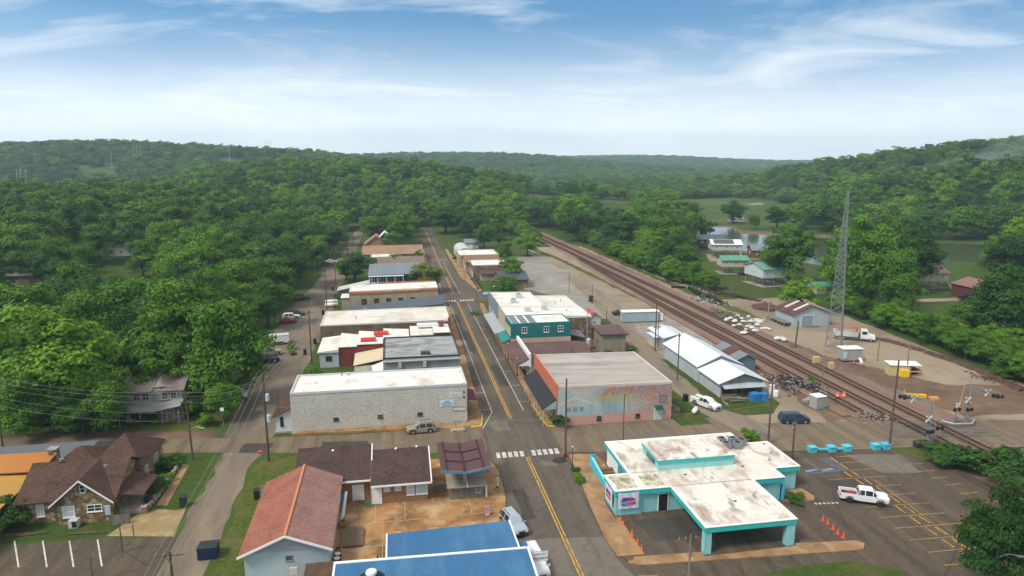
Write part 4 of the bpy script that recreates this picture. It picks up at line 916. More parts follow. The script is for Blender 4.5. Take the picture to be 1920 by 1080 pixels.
# brown rubble store
t, rf = flat('stone_store', 'long rubble walled store with streaked white roof in the west row', -17.6, 12.8, 160.6, 175.6, 5.4, STONED, WROOF3, .25, 5.6, P('white_coping', (.66,.64,.6)))
for u in (-7.8, 3.2):
    b = MB(); fbox(b, 'S', 160.6, u-.55, u+.55, .01, .1, 0, 5.1); b.build('brick_pier', P('red_brick_pier', (.24,.085,.05), .9, .3), t)
b = MB(); b.box(12.3,12.84,160.2,161,.1,6.1); b.build('end_pier', P('red_brick_pier', (.24,.085,.05)), t); roofbits(t, [('pipe', -9.6, 166)], 5.2)
t = thing('grey_gable_store', 'store with dark grey metal roof rising towards the street', 'building', (-12.8,176.6,0))
b = MB(); b.prism([(-12.8,176.8),(12.6,176.8),(12.6,187),(-12.8,187)], 0, [3.6,6.,6.,3.6]); b.build('wall', GREYW, t); b = MB(); b.slab((-13.2,176.4,3.8),(12.9,176.4,6.2),(12.9,187.4,6.2),(-13.2,187.4,3.8), .15); b.build('roof', DGMETAL, t)
roofbits(t, [('vent', -8., 179), ('vent', 2.6, 183), ('vent', 6.6, 184.5)], 4.6)
t, rf = flat('orange_trim_store', 'white roofed store with orange wood parapet and row of windows', -13.2, 12.4, 198.6, 208.4, 6., TANW, WROOF, .2, 6.4, P('white_coping', (.66,.64,.6)))
xs = [-13.1,-1,7,12.3]
for i in range(3):
    b = MB(); fbox(b, 'S', 198.6, xs[i], xs[i+1]-.02, .01, .14, 5.0+i*.22, 5.6+i*.26); b.build('parapet_board', stained('orange_stained_wood', (.5,.17,.03), [((.3,.09,.02,1), (.6,.6,.6), .45, .7, .7)], .8), t)
for u in (-9,-5.5,-2,1.5,5): win(t, 'S', 198.6, u, 1.6, 1.5, 2.1, P('grey_frame', (.25,.22,.2)))
b = MB(); b.prism([(-15.4,199.5),(-13.3,199.5),(-13.3,205),(-15.4,205)], 0, 3.9); b.build('back_room', TANW, t); b = MB(); b.prism([(-15.7,199.2),(-13.29,199.2),(-13.29,205.3),(-15.7,205.3)], 3.91, 4.05); b.build('back_roof', WROOF, t)
b = MB(); b.box(-2,12,208.45,209.6,0,6.5); b.build('red_roof_edge', P('red_roof_edge', (.4,.07,.06)), t)
# blue balcony building
t = thing('balcony_building', 'blue grey building with a long glazed balcony and sloping side stair', 'building', (-18.4,222,0))
NAVY = P('slate_blue_siding', (.1,.17,.23), .7, .1); b = MB(); b.box(-8.2,7.6,226,240,0,6.6); b.build('wall', NAVY, t); b = MB(); b.slab((-8.6,222.6,6.55),(8.2,222.6,6.6),(8.2,241,7.5),(-8.6,241,7.4), .15); b.build('roof', GMETAL, t)
b = MB(); b.slab((-8.4,221.8,6.2),(2.9,221.8,6.2),(2.9,226,6.45),(-8.4,226,6.45), .14); b.build('balcony_roof', WHITE, t); b = MB(); b.box(-8.3,2.8,222,225.98,2.9,3.15); b.build('balcony_floor', WHITE, t)
for i in range(5):
    x = -8.1+i*2.7; b = MB(); b.box(x-.08,x+.08,222.05,222.2,.0,2.9); b.box(x-.08,x+.08,222.05,222.2,3.15,6.1); b.build('post', WHITE, t)
b = MB(); b.box(-8,2.6,222.08,222.16,4.05,4.15); b.box(-8,2.6,222.08,222.16,3.6,3.66); b.build('railing', WHITE, t)
for u in (-6.6,-3.8,-1.2,1.4): win(t, 'S', 226, u, 3.4, 1.7, 2.2, WHITE)
b = MB(); b.sideprism([(-18.2,0),(-8.25,0),(-8.25,3.6),(-18.2,1.6)], 'y', 223, 229); b.build('ramp_room', NAVY, t); b = MB(); b.slab((-18.6,222.6,1.75),(-8.22,222.6,3.85),(-8.22,229.4,3.85),(-18.6,229.4,1.75), .2); b.build('ramp_roof', P('pale_grey_deck', (.5,.52,.5)), t)
for i in range(4): b = MB(); b.box(-17.6+i*2.4,-17.45+i*2.4,222.7,222.85,1.95+i*.48,2.9+i*.48); b.build('rail_post', WHITE, t)
# brown roofs further on
t = thing('brown_roof_house', 'house with taupe hipped roof between two small trees', 'building', (-8,262,0)); b = MB(); b.house(-6,11,262,276,3.2,5.6,'x'); b.build('wall', TANW, t); b = MB(); b.gable(-6.6,11.6,261.4,276.6,3.25,5.9,'x'); b.build('roof', shingle('taupe_shingles', (.19,.15,.13)), t)
t, rf = flat('cream_flat_store', 'small cream flat roofed store behind the taupe roof', -9.5, 1.5, 279, 289, 4.4, TANW, WROOF, .3)
t = thing('long_brown_store', 'long building with tan metal roof and grey front slope', 'building', (-13,292,0)); b = MB(); b.house(-13,12,292,314,3.6,5.8,'x'); b.build('wall', TANW, t); b = MB(); b.gable(-13.5,12.5,291.4,314.6,3.7,6.1,'x'); b.build('roof', stained('tan_metal_roof', (.3,.18,.11), [((.22,.13,.08,1), (.3,.1,.3), .45, .7, .6)], .7), t); b = MB(); b.slab((-10,288.6,2.9),(3,288.6,2.9),(3,291.3,3.6),(-10,291.3,3.6), .15); b.build('porch_roof', DGMETAL, t)
t = thing('orange_gable_house', 'house with orange brown gable and white dormer beyond the long tan roof', 'house', (-13,318,0)); b = MB(); b.house(-13,-3,318,330,4.5,8.2,'y'); b.build('wall', stained('orange_tan_wall', (.4,.22,.12), [((.3,.16,.08,1), (.4,.4,.4), .45, .7, .6)], .9), t); b = MB(); b.gable(-13.6,-2.4,317.4,330.6,4.5,8.6,'y'); b.build('roof', stained('tan_metal_roof', (.3,.18,.11), [], .7), t); b = MB(); b.house(-6.4,-1.6,322,331,7.2,9.6,'y',3.9); b.build('dormer', BROOF2, t); b = MB(); b.gable(-6.8,-1.2,321.6,331,7.2,9.9,'y'); b.build('dormer_roof', WHITE, t)
# ------------------------------------------------------------------ east row
t, rf = flat('mural_building', 'brick corner building with faded mural on side wall and salmon front', 25.9, 45.8, 104.4, 123, 7.0, PINKW, GROOF, .3, 6.6, P('pale_coping', (.55,.5,.45)), steps=6)
b = MB(); fbox(b, 'S', 104.4, 25.905, 45.795, .006, .03, .05, 6.28); m = b.build('mural', MURAL, t)
b = MB(); fbox(b, 'W', 25.9, 104.37, 123, .006, .2, 3.6, 7.25); b.build('front_parapet', ORANGEW, t); b = MB(); fbox(b, 'W', 25.9, 104.4, 123, .006, .1, .0, 3.55); b.build('shop_front', P('grey_green_front', (.3,.34,.3), .7), t)
for u in (106.6,109.4,113,116,119.4): win(t, 'W', 25.8, u, .5, 2., 2.1, WHITE, rows=0)
door(t, 'W', 25.8, 111.2)
hang_awning(t, 23.3, 25.68, 104.5, 121.4, 3.1, 4.7, P('black_awning_roof', (.025,.025,.028), .6), 8, pm=P('pale_post', (.5,.5,.45)))
b = MB(); b.add([(23.35,104.52,3.0),(25.68,104.52,3.0),(25.68,104.52,4.56)], [(0,1,2)]); b.add([(23.35,104.6,3.0),(25.68,104.6,3.0),(25.68,104.6,4.56)], [(0,1,2)]); b.build('awning_end', P('grey_green_siding', (.3,.38,.36)), t)
for u in (33., 41.4 - 1.6): win(t, 'S', 104.368, u, .6, .8, .75, DARKST, bars=0, rows=0)
win(t, 'S', 104.368, 44.2, 3.2, 1.4, 1.3, P('grey_brick', (.22,.2,.2)), P('bricked_up', (.25,.2,.19)), 0, 0)
d = door(t, 'S', 104.368, 43.4, 1.1, 2.1, P('pale_green_door', (.45,.53,.47))); b = MB(); b.slab((42.7,103.5,2.2),(44.1,103.5,2.2),(44.1,104.36,2.6),(42.7,104.36,2.6), .08); b.build('door_hood', P('dark_green_canvas', (.01,.06,.05)), t)
b = MB(); fbox(b, 'S', 104.368, 42.4, 44.5, .004, .012, .05, 2.3); b.build('door_surround', P('grey_render', (.4,.38,.36)), t)
for k, (u, w_, hh, z0) in enumerate(((28.6,3.6,1.4,2.6),)):
    b = MB(); b.add([(u-2.6,104.36,3.9),(u+.2,104.36,5.0),(u+3.6,104.36,3.6),(u+3.6,104.36,3.35),(u+.2,104.36,4.7),(u-2.6,104.36,3.65)], [(0,5,4,1),(1,4,3,2)]); b.build('painted_gable', P('pale_mural_paint', (.5,.55,.55), .9, .2), m)
    b = MB(); [b.box(u-1.2+i*1.1, u-.5+i*1.1, 104.355, 104.362, 2.4, 3.2) for i in range(3)]; b.build('painted_window', P('slate_mural_paint', (.2,.27,.31), .9, .3), m)
b = MB(); b.prism([(45.85,104.9),(47.6,104.9),(47.6,108),(45.85,108)], 0, [2.4,1.6,1.2,2.6]); tag(b.build('stone_ruin', STONEW, at=(46.8,106,0)), 'low rough stone stub wall at the back of the mural building', 'wall')
# brown roofed house
t = thing('brown_roof_shop', 'low shop with brown metal roof and porch posts along the pavement', 'building', (26,128,0))
b = MB(); b.house(26,39,129,142,3.8,5.2,'x'); b.build('wall', P('cream_siding', (.5,.45,.38), .8), t); b = MB(); b.gable(26.3,39.5,128.4,142.6,3.9,5.5,'x'); b.build('roof', BMETAL, t)
b = MB(); b.prism([(25.8,128.4),(26.25,128.4),(26.25,142.6),(25.8,142.6)], 2.9, 5.6); b.build('false_front', WHITE, t)
hang_awning(t, 23.2, 25.78, 128.4, 142.8, 3.3, 4.7, BMETAL, 7, 'porch_roof'); b = MB(); b.sideprism([(23.4,3.1),(25.78,3.1),(25.78,4.4)], 'y', 128.5, 128.56); b.build('porch_gable', WHITE, t)
b = MB(); b.box(27.4,37.4,124.6,128.95,0,2.7); b.build('side_room', P('cream_siding', (.5,.45,.38)), t); b = MB(); b.slab((27,124.2,2.75),(37.8,124.2,2.75),(37.8,128.37,3.6),(27,128.37,3.6), .12); b.build('side_roof', BMETAL, t)
for u in (131,134,139): win(t, 'W', 26, u, .7, 1.4, 1.6)
door(t, 'W', 26, 136.5); roofbits(t, [('pipe', 35.6, 132)], 4.5); b = MB(); b.box(26.3,31,123.3,124.2,0,.6); b.build('step', CONC, t)
# teal two storey
t, rf = flat('teal_building', 'two storey building with teal upper siding and cream lower wall', 25.4, 39.3, 147.2, 155.4, 7.2, TEALW, WROOF, .2, 7.2, P('teal_trim', (.015,.19,.18)))
b = MB(); fbox(b, 'S', 147.2, 25.4, 39.3, .006, .05, 0, 3.7); b.build('lower_wall', stained('cream_pink_wall', (.55,.38,.28), [((.4,.27,.19,1), (.4,.4,.2), .45, .7, .6)], .9), t)
b = MB(); b.box(25.9,31.4,147.6,155,7.06,7.16); b.build('metal_roof_panel', GMETAL, t)
for x in (27.6, 29.6): b = MB(); b.box(x-.18,x+.18,147.62,154.98,7.163,7.2); b.build('white_roof_strip', WHITE, t)
for u in (28.5,33.6,36.9): win(t, 'S', 147.2, u, 4.9, 1.2, 1.4, WHITE)
for u in (148.4,150.1,151.9,153.8): win(t, 'W', 25.4, u, 4.3, 1.35, 1.7, P('cream_frame', (.6,.55,.35)), P('cream_blind', (.45,.45,.28)))
b = MB(); fbox(b, 'W', 25.4, 147.2, 155.4, .006, .05, 0, 3.6); b.build('shop_front', P('cream_front', (.5,.42,.25)), t); door(t, 'W', 25.34, 149, 1.1)
hang_awning(t, 23.3, 25.36, 147.2, 155.3, 3.0, 3.7, P('teal_awning', (.03,.2,.2)), 4)
t, rf = flat('stone_shop', 'white roofed stone shop with tan front behind the teal building', 25.6, 46.8, 155.8, 166.5, 7.2, STONEW, WROOF, .3, 6.2, P('white_coping', (.66,.64,.6)))
b = MB(); fbox(b, 'W', 25.6, 155.8, 166.5, .006, .1, 3.2, 7.4); b.build('front_panel', stained('beige_panel', (.48,.38,.28), [((.35,.27,.2,1), (.4,.4,.4), .45, .7, .5)], .9), t)
hang_awning(t, 22.9, 25.48, 155.6, 176, 2.9, 3.5, ribbed('grey_awning_sheet', (.36,.38,.4), 'y', .4), 7)
for x, y in ((32,161.4),(36.6,163.2)): b = MB(); b.box(x-.7,x+.7,y-.6,y+.6,6.4,7.7); b.build('air_conditioner', P('pale_case', (.5,.5,.47)), t)
roofbits(t, [('vent', 42, 162)], 6.2)
for u in (157.6,160.4,163.4): win(t, 'W', 25.6, u, .4, 2., 2.2, WHITE, rows=0)
t, rf = flat('brick_back_building', 'lower pale roofed building behind the grey front corner shop', 38.4, 48.6, 169, 189, 4.9, STONEW, WROOF3, .3, 4.6, P('white_coping', (.66,.64,.6)))
roofbits(t, [('vent', 41, 174), ('vent', 45.5, 182), ('pipe', 43, 178)], 4.5)
t, rf = flat('grey_front_shop', 'white roofed corner shop with grey front by the far crossing', 26.4, 38.2, 167, 189.6, 6.2, TANW, WROOF, .3, 5.9, P('white_coping', (.66,.64,.6)))
for x, y in ((31,176),(33.6,182.4)): b = MB(); b.box(x-.7,x+.7,y-.6,y+.6,5.85,7.0); o = b.build('air_conditioner', P('pale_case', (.5,.5,.47)), t); b = MB(); b.tube((x,y,7.002),(x,y,7.03),.45,n=12); b.build('fan_grille', BLACK, o)
b = MB(); fbox(b, 'W', 26.4, 167, 189.6, .006, .2, .1, 6.5); b.build('front_panel', P('blue_grey_front', (.2,.24,.28), .7), t)
for u in (171,176,181,186): win(t, 'W', 26.18, u, .5, 2., 2.2, WHITE)
t = thing('red_roof_cottage', 'small pale cottage with red roof at the back of the shops', 'house', (50,170,0)); b = MB(); b.house(49.4,53,168,173,2.6,3.9,'y'); b.build('wall', SIDING, t); b = MB(); b.gable(49,53.4,167.6,173.4,2.6,4.2,'y'); b.build('roof', P('red_metal_roof', (.42,.07,.06)), t); win(t, 'S', 168, 51.2, 1., .9, 1., WHITE)
t = thing('porch_shelter', 'grey tin porch roof beside the teal building', 'shelter', (40,150,0)); b = MB(); b.slab((39.4,149,3.7),(43.2,148.4,2.9),(43.8,155,2.9),(39.4,155.4,3.7), .08); b.build('roof', GMETAL, t)
for x, y in ((43,148.8),(43.4,154.6),(39.8,149.2)): b = MB(); b.tube((x,y,0),(x,y,2.95),.07); b.build('post', TIMBER, t)
t = thing('timber_deck', 'brown timber back deck with railings behind the teal building', 'deck', (41,146,0)); b = MB(); b.box(39.8,43.6,145,148,1.2,1.35); b.build('floor', stained('brown_deck', (.26,.14,.06), [], .9), t)
for i in range(6): b = MB(); b.box(39.9+i*.72,40+i*.72,145,145.1,0,2.4); b.build('post', stained('brown_deck', (.26,.14,.06), [], .9), t)
b = MB(); b.box(39.9,43.6,145.02,145.08,2.2,2.32); b.build('railing', stained('brown_deck', (.26,.14,.06), [], .9), t)
t = thing('small_block_building', 'small square block building with flat brown metal roof', 'building', (45.6,143,0)); b = MB(); b.prism([(45.7,143.4),(50.9,142.6),(51.3,150.4),(46.1,151.2)], 0, 4.7); b.build('wall', stained('olive_grey_block', (.26,.22,.16), [((.17,.14,.1,1), (.4,.4,.2), .45, .7, .6)], .9), t)
b = MB(); b.prism([(45.2,142.9),(51.4,142.0),(51.9,150.9),(45.6,151.8)], 4.71, [4.95,5.1,5.1,4.95]); b.build('roof', BMETAL, t)
# beyond the far crossing
t, rf = flat('fieldstone_store', 'fieldstone store with white roof beyond the far crossing', 28.4, 41.4, 246.2, 258.6, 5.2, STONEW, WROOF, .3, 5.2, P('white_coping', (.66,.64,.6)))
for u in (248.5,252,256): win(t, 'W', 28.4, u, .6, 1.8, 2.1)
t = thing('brown_porch_store', 'store with brown shingle roof between the stone store and white flat roof', 'building', (27,261,0)); b = MB(); b.house(27.2,40,261,271,4.2,6,'x'); b.build('wall', TANW, t); b = MB(); b.gable(26.6,40.6,260.2,271.8,4.1,6.2,'x'); b.build('roof', stained('light_brown_roof', (.22,.13,.09), [], .9), t); win(t, 'W', 27.2, 264, .6, 1.6, 1.8)
t, rf = flat('white_flat_store', 'long white flat roofed store near the lawn', 26.2, 42.6, 275.6, 292.4, 4.8, TANW, WROOF, .3)
t = thing('arched_shed', 'pale shed with a rounded tin roof by the roadside', 'shed', (27.6,300,0))
b = MB(); b.sideprism([(27.6,0),(34,0),(34,2.8),(33.2,4),(31.8,4.7),(29.8,4.7),(28.4,4),(27.6,2.8)], 'y', 298, 318); b.build('shell', ribbed('pale_tin', (.55,.57,.57), 'y', .5), t); door(t, 'S', 298, 30.8, 2.2, 2.4, P('grey_shutter', (.4,.42,.42)))
t = thing('metal_shed', 'small pale grey gabled shed on the lawn', 'shed', (34,331,0)); b = MB(); b.house(34.4,41,331,340,2.8,4,'x'); b.build('wall', PANELW, t); b = MB(); b.gable(34,41.4,330.6,340.4,2.8,4.3,'x'); b.build('roof', GMETAL, t); door(t, 'S', 331, 37, 2., 2.)
t = thing('dark_roof_house', 'low stone house with dark grey roof in front of the round tree', 'house', (35,226,0)); b = MB(); b.house(35.4,45,226,240,3,4.4,'x'); b.build('wall', STONEW, t); b = MB(); b.gable(35,45.4,225.5,240.5,3,4.7,'x'); b.build('roof', DGMETAL, t); win(t, 'W', 35.4, 230, .8, 1.2, 1.3)
t = thing('brown_lean_to', 'maroon lean-to roof in front of the fieldstone store', 'shed', (30.5,241.8,0)); b = MB(); b.box(30.8,41,242.2,245.8,0,2.4); b.build('wall', TANW, t); b = MB(); b.slab((30.4,241.6,2.5),(41.4,241.6,2.5),(41.4,246.1,3.6),(30.4,246.1,3.6), .12); b.build('roof', BMETAL, t)
# ------------------------------------------------------------------ sheds by the railway
t = thing('long_metal_warehouse', 'long white roofed metal warehouse with open front beside the gravel lane', 'building', (58.4,112,0))
b = MB(); b.house(58.7,67.6,112.6+9,138.6,3.3,5.3,'y'); b.build('wall', PANELW, t); b = MB(); b.house(58.9,67.4,112.6,121.55,2.9,4.5,'y',0); 
b2 = MB(); b2.box(58.9,59.05,112.6,121.58,0,2.9); b2.build('side_wall', PANELW, t); b2 = MB(); b2.box(67.2,67.4,112.6,121.58,0,2.9); b2.build('side_wall', PANELW, t)
b = MB(); b.gable(58.2,68.1,121.2,139,3.35,5.55,'y',.12); b.build('roof', WMETAL, t); b = MB(); b.gable(58.2,68.2,111.9,121.19,2.95,4.75,'y',.12); b.build('front_roof', WMETAL, t)
b = MB(); b.sideprism([(59.06,2.75),(67.19,2.75),(63.15,4.45)], 'y', 112.6, 112.75); b.build('front_gable', stained('grey_boarding', (.22,.25,.26), [((.12,.11,.1,1), (.8,.8,.3), .45, .7, .7)], .9), t)
b = MB(); b.slab((59,111.2,2.2),(67.4,111.2,2.2),(67.4,112.58,2.72),(59,112.58,2.72), .07); b.build('front_awning', PANELW, t)
for i in range(5): b = MB(); b.box(59.1+i*2.02,59.24+i*2.02,112.45,112.6,0,2.7); b.build('post', TIMBER, t)
b = MB()
for i in range(16): b.obox(60+R.random()*6.6, 114+R.random()*5, 0, .4+R.random()*1.2, .6+R.random(), .5+R.random()*.6, R.random())
tag(b.build('stored_goods', stained('brown_goods', (.2,.13,.08), [((.07,.06,.06,1), (1,1,1), .45, .7, .8)], .9), at=(63,116,0)), 'brown stored goods under the open warehouse front', 'stored goods')
t = thing('small_white_office', 'small white roofed metal office with yellow rails', 'building', (59.6,144.6,0)); b = MB(); b.house(61.2,67,145.4,155,2.7,3.3,'y'); b.box(59.8,61.18,147.5,152,0,2.3); b.build('wall', PANELW, t)
b = MB(); b.gable(60.9,67.3,145,155.4,2.75,3.5,'y',.12); b.build('roof', WMETAL, t); b = MB(); b.box(59.5,60.88,147.2,152.3,2.31,2.42); b.build('side_roof', WMETAL, t); b = MB(); b.box(62,63.4,152.6,154.4,3.1,3.8); b.build('roof_unit', STEEL, t)
t = thing('yellow_guard_rail', 'yellow guard rails at the small white office', 'railing', (58.8,145.5,0)); b = MB()
for z in (.5, 1.): b.path([(58.4,150.5,z),(59.4,145.2,z),(61.1,145,z)], .05)
b.build('rail', YELLOW, t)
for x, y in ((58.4,150.5),(58.9,147.8),(59.4,145.2),(61.1,145)): b = MB(); b.tube((x,y,0),(x,y,1.05),.06); b.build('post', YELLOW, t)
t = thing('storage_container', 'long pale grey office container with white roof by the tracks', 'container', (60.4,171.6,0)); b = MB(); b.obox(65.4,172.7,.25,2.9,10.2,2.6,-.06); b.build('wall', ribbed('blue_grey_cladding', (.36,.42,.47), 'x', .5), t); b = MB(); b.obox(65.4,172.7,2.91,3.02,10.5,2.9,-.06); b.build('roof', WHITE, t); b = MB(); b.obox(65.4,172.7,0,.24,9.6,2.2,-.06); b.build('skid', DARKST, t)
b = MB(); b.obox(71.2,172.0,.4,2.2,.9,1.2,-.06); b.build('cooling_unit', WHITE, t)
t = thing('small_grey_shed', 'small dark shed with part rusted roof behind the white warehouse', 'shed', (69,126,0)); b = MB(); b.house(69.6,73.6,126.4,136.2,2.7,3.6,'y'); b.build('wall', P('slate_grey_sheet', (.13,.17,.2), .6), t); b = MB(); b.gable(69.2,74,126,129.5,2.75,3.85,'y',.1); b.build('roof', GMETAL, t); b = MB(); b.gable(69.2,74,133,136.6,2.75,3.85,'y',.1); b.build('rear_roof', GMETAL, t); b = MB(); b.gable(69.2,74,129.51,132.99,2.76,3.86,'y',.1); b.build('rusted_roof_panel', RUSTROOF, t)
t = thing('rail_yard_barn', 'grey metal barn with rust brown roof and two pale skylight strips', 'barn', (102.6,155.6,0))
A = Vector((102.9,161.6)); 
b = MB(); b.house(103,113.6,159.6,168.4,3.3,5.4,'y'); b.build('wall', PANELW, t); b = MB(); b.gable(102.5,114.1,159.2,168.8,3.35,5.65,'y',.14); b.build('roof', RUSTROOF, t)
for y in (161.6,165.8): b = MB(); b.slab((104.2,y-.55,4.12),(108.2,y-.55,5.72),(108.2,y+.55,5.72),(104.2,y+.55,4.12), .05); b.build('skylight_strip', P('pale_skylight', (.5,.5,.5)), t)
door(t, 'S', 159.6, 107, 3.4, 3., P('blue_grey_door', (.25,.3,.34)))
t = thing('timber_dock', 'weathered timber loading dock along the rail yard barn', 'dock', (101.4,162,0)); b = MB(); b.box(100.9,102.9,160.4,169,.9,1.05); b.build('deck', TIMBER, t)
for i in range(6): b = MB(); b.box(100.95,101.15,160.5+i*1.65,160.7+i*1.65,0,.9); b.build('post', TIMBER, t)
# ------------------------------------------------------------------ aqua drive-through building
t = thing('aqua_building', 'aqua flat roofed drive-through building with stained white roof and canopy', 'building', (26,65,0))
ZR = 3.4
b = MB(); b.prism([(29.6,75.3),(33.2,75.3),(48.6,75.3),(48.6,89.2),(29.6,89.2),(29.6,84.4),(31.4,84.4),(31.4,79.4),(29.6,79.4)], 0, ZR-.72)
b.prism([(26.2,75.1),(29.59,75.1),(29.59,79.2),(26.2,79.2)], 0, ZR-.72); b.prism([(48.61,77.8),(52.4,77.8),(52.4,85.4),(48.61,85.4)], 0, ZR-.72); b.build('wall', AQUAW, t)
plan = [(26.0,74.9),(33.3,74.9),(33.3,65.1),(44.5,65.1),(44.5,74.9),(48.9,74.9),(48.9,77.5),(52.7,77.5),(52.7,85.7),(48.9,85.7),(48.9,89.6),(29.3,89.6),(29.3,79.4),(26.0,79.4)]
b = MB(); b.prism(plan, ZR-.715, ZR-.09); b.build('fascia', AQUAD, t)
def grow(pl, k):
    n = len(pl); o = []
    for i in range(n):
        p, q, r = Vector(pl[i-1]), Vector(pl[i]), Vector(pl[(i+1) % n]); a = (q-p).normalized(); c = (r-q).normalized()
        o.append((q.x+k*(a.y+c.y), q.y-k*(a.x+c.x)))
    return o
b = MB(); b.prism(grow(plan, .05), ZR-.085, ZR); b.build('roof_edge', WHITE, t)
b = MB(); b.prism(grow(plan, -.28), ZR-.02, ZR+.03); rf = b.build('roof', WROOF2, t)
b = MB(); b.box(33.4,44.2,74.85,75.0,ZR+.032,ZR+.07); b.box(29.6,33.,79.2,79.32,ZR+.032,ZR+.06); b.build('roof_seam', P('grey_seam', (.35,.33,.3)), rf)
b = MB(); b.box(26.5,29.1,75.4,78.9,ZR+.031,ZR+.036); b.box(30.2,32.7,75.4,78.4,ZR+.031,ZR+.036); b.build('roof_patch', stained('mossy_roof_patch', (.55,.5,.38), [((.16,.15,.08,1), (1.2,1.,.5), .46, .62, .9), ((.05,.05,.04,1), (1.5,1.5,.5), .58, .7, .9)], .9), rf)
b = MB(); b.box(33.4,44,79.3,85.2,ZR+.03,4.35); b.build('clerestory', AQUAW, t); b = MB(); b.box(33.3,44.1,79.2,85.3,4.35,4.86); b.build('clerestory_fascia', AQUAD, t); b = MB(); b.box(33.25,44.15,79.15,85.35,4.862,4.93); b.build('clerestory_roof', WROOF2, t)
b = MB(); fbox(b, 'W', 33.3, 80.6, 83.4, .004, .03, 3.75, 4.4); b.build('clerestory_window', GLASS, t)
for x0, x1 in ((33.35,34.15),(43.4,44.4)):
    b = MB(); b.box(x0,x1,65.2,66.0,0,ZR-.72); b.build('pillar', AQUAW, t)
for i, (x, y) in enumerate(((45.6,85.9),(47.2,85.7),(45.5,84.3),(47.1,84.1),(48.2,85.0))):
    b = MB(); b.box(x-.52,x+.52,y-.5,y+.5,ZR+.03,ZR+1.0); o = b.build('air_conditioner', P('grey_condenser', (.22,.23,.24), .6, .2), t); b = MB(); b.tube((x,y,ZR+1.002),(x,y,ZR+1.03),.4,n=14); b.build('fan_grille', BLACK, o)
roofbits(t, [('drain', 37.2, 82), ('drain', 36.4, 77.6), ('drain', 45, 78.6), ('drain', 39.4, 70), ('drain', 47.8, 88.2), ('drain', 51.6, 84.8), ('vent', 49.4, 79.6)], ZR)
d = door(t, 'S', 75.1, 32.3, .95, 2.2, BLACK) if False else door(t, 'S', 75.3, 32.5, 1.2, 2.3, P('dark_glass_door', (.02,.02,.022), .2))
win(t, 'S', 75.3, 37, 1.0, 1., .9, DARKST); win(t, 'S', 75.3, 40.5, 1.0, 1., .9, DARKST)
for u in (85.6,87.4,88.6): win(t, 'W', 29.6, u, .4, .9, 2., WHITE, rows=0)
b = MB(); fbox(b, 'W', 29.6, 84.5, 89.1, .002, .02, 0, 2.65); b.build('white_panel', WHITE, t)
b = MB(); fbox(b, 'W', 31.4, 80.5, 83.5, .004, .03, 0, 2.5); b.build('glass_front', GLASS, t)
b = MB(); fbox(b, 'E', 48.9, 75.0, 76.4, .004, .2, 0, 2.); b.build('side_cabinet', P('bright_blue_panel', (.05,.4,.6)), t)
for face, plane, u0, u1, nm in (('S',75.1,26.4,29.1,'wide white painted splash banner on the front of aqua building'), ('W',26.2,75.6,78.4,'white painted splash banner on the street side of aqua building')):
    pt = wp(face, plane, (u0+u1)/2, 0, 1.9); s = thing('banner', nm, 'banner', pt)
    b = MB(); n = 10
    for i in range(n):
        a = u0+(u1-u0)*i/n; c = u0+(u1-u0)*(i+1)/n; z1 = 3.2-.12*math.sin(math.pi*i/n); z2 = 3.2-.12*math.sin(math.pi*(i+1)/n)
        da = .32+.03*math.sin(i*1.7); dc = .32+.03*math.sin((i+1)*1.7)
        b.poly([wp(face,plane,a,da,1.0), wp(face,plane,c,dc,1.0), wp(face,plane,c,dc,z2), wp(face,plane,a,da,z1)])
        b.poly([wp(face,plane,a,da-.01,1.0), wp(face,plane,c,dc-.01,1.0), wp(face,plane,c,dc-.01,z2), wp(face,plane,a,da-.01,z1)])
    b.build('sheet', P('white_vinyl', (.62,.64,.7), .6, .06), s)
    for j, (cc, ox, oz, w_, h_) in enumerate((((.03,.03,.13,1),0,-.02,1.02,.5), ((.42,.03,.22,1),.12,.3,.74,.24), ((.12,.05,.32,1),-.5,.22,.45,.26), ((.02,.22,.38,1),-.45,-.4,.5,.24), ((.62,.06,.12,1),.42,-.3,.56,.28), ((.65,.14,.24,1),.0,-.48,.42,.16), ((.03,.03,.13,1),0,-.05,.96,.17))):
        k = MB(); sgn = -1 if face == 'W' else 1; q = []
        rr = random.Random(j+3)
        for i in range(14):
            a = 2*math.pi*i/14; e = 1+rr.uniform(-.22,.22); q.append(wp(face, plane, (u0+u1)/2+sgn*(ox+w_*math.cos(a)*e), .362+.003*j, 2.0+oz+h_*math.sin(a)*e))
        k.poly(q); k.build('paint_splash', P('splash_%s' % 'abcdefg'[j], cc[:3], .6, .25), s)
    o = lettering(s, 'Community', face, wp(face, plane, (u0+u1)/2, .41, 1.97), .48, WINK, shear=.25)
    o.rotation_euler.rotate_axis('Z', rad(5))
t = thing('entrance_steps', 'brown entrance steps beside the aqua railing', 'steps', (27.6,84,0))
for i in range(5): b = MB(); b.box(27.6,29.5,83+i*.75,83.7+i*.75,.1,.18+i*.16); b.build('step', stained('brown_step', (.2,.11,.06), [((.06,.04,.03,1), (1,1,1), .5, .7, .7)], .9), t)
t = thing('ramp_railing', 'turquoise solid ramp railing at the aqua building', 'railing', (27.2,85,0)); b = MB(); b.sideprism([(79.6,.14),(89.2,.14),(89.2,1.7),(88.2,1.7),(79.6,1.0)], 'x', 26.95, 27.12); b.build('panel', P('turquoise_panel', (.06,.48,.6), .5, .08), t); b = MB(); b.box(26.95,27.9,89.22,89.36,.14,1.7); b.build('end_panel', P('turquoise_panel', (.06,.48,.6)), t); b = MB(); b.slab((26.85,79.5,1.09),(27.22,79.5,1.09),(27.22,88.2,1.8),(26.85,88.2,1.8), .08); b.build('handrail', P('pale_turquoise', (.2,.6,.68)), t)
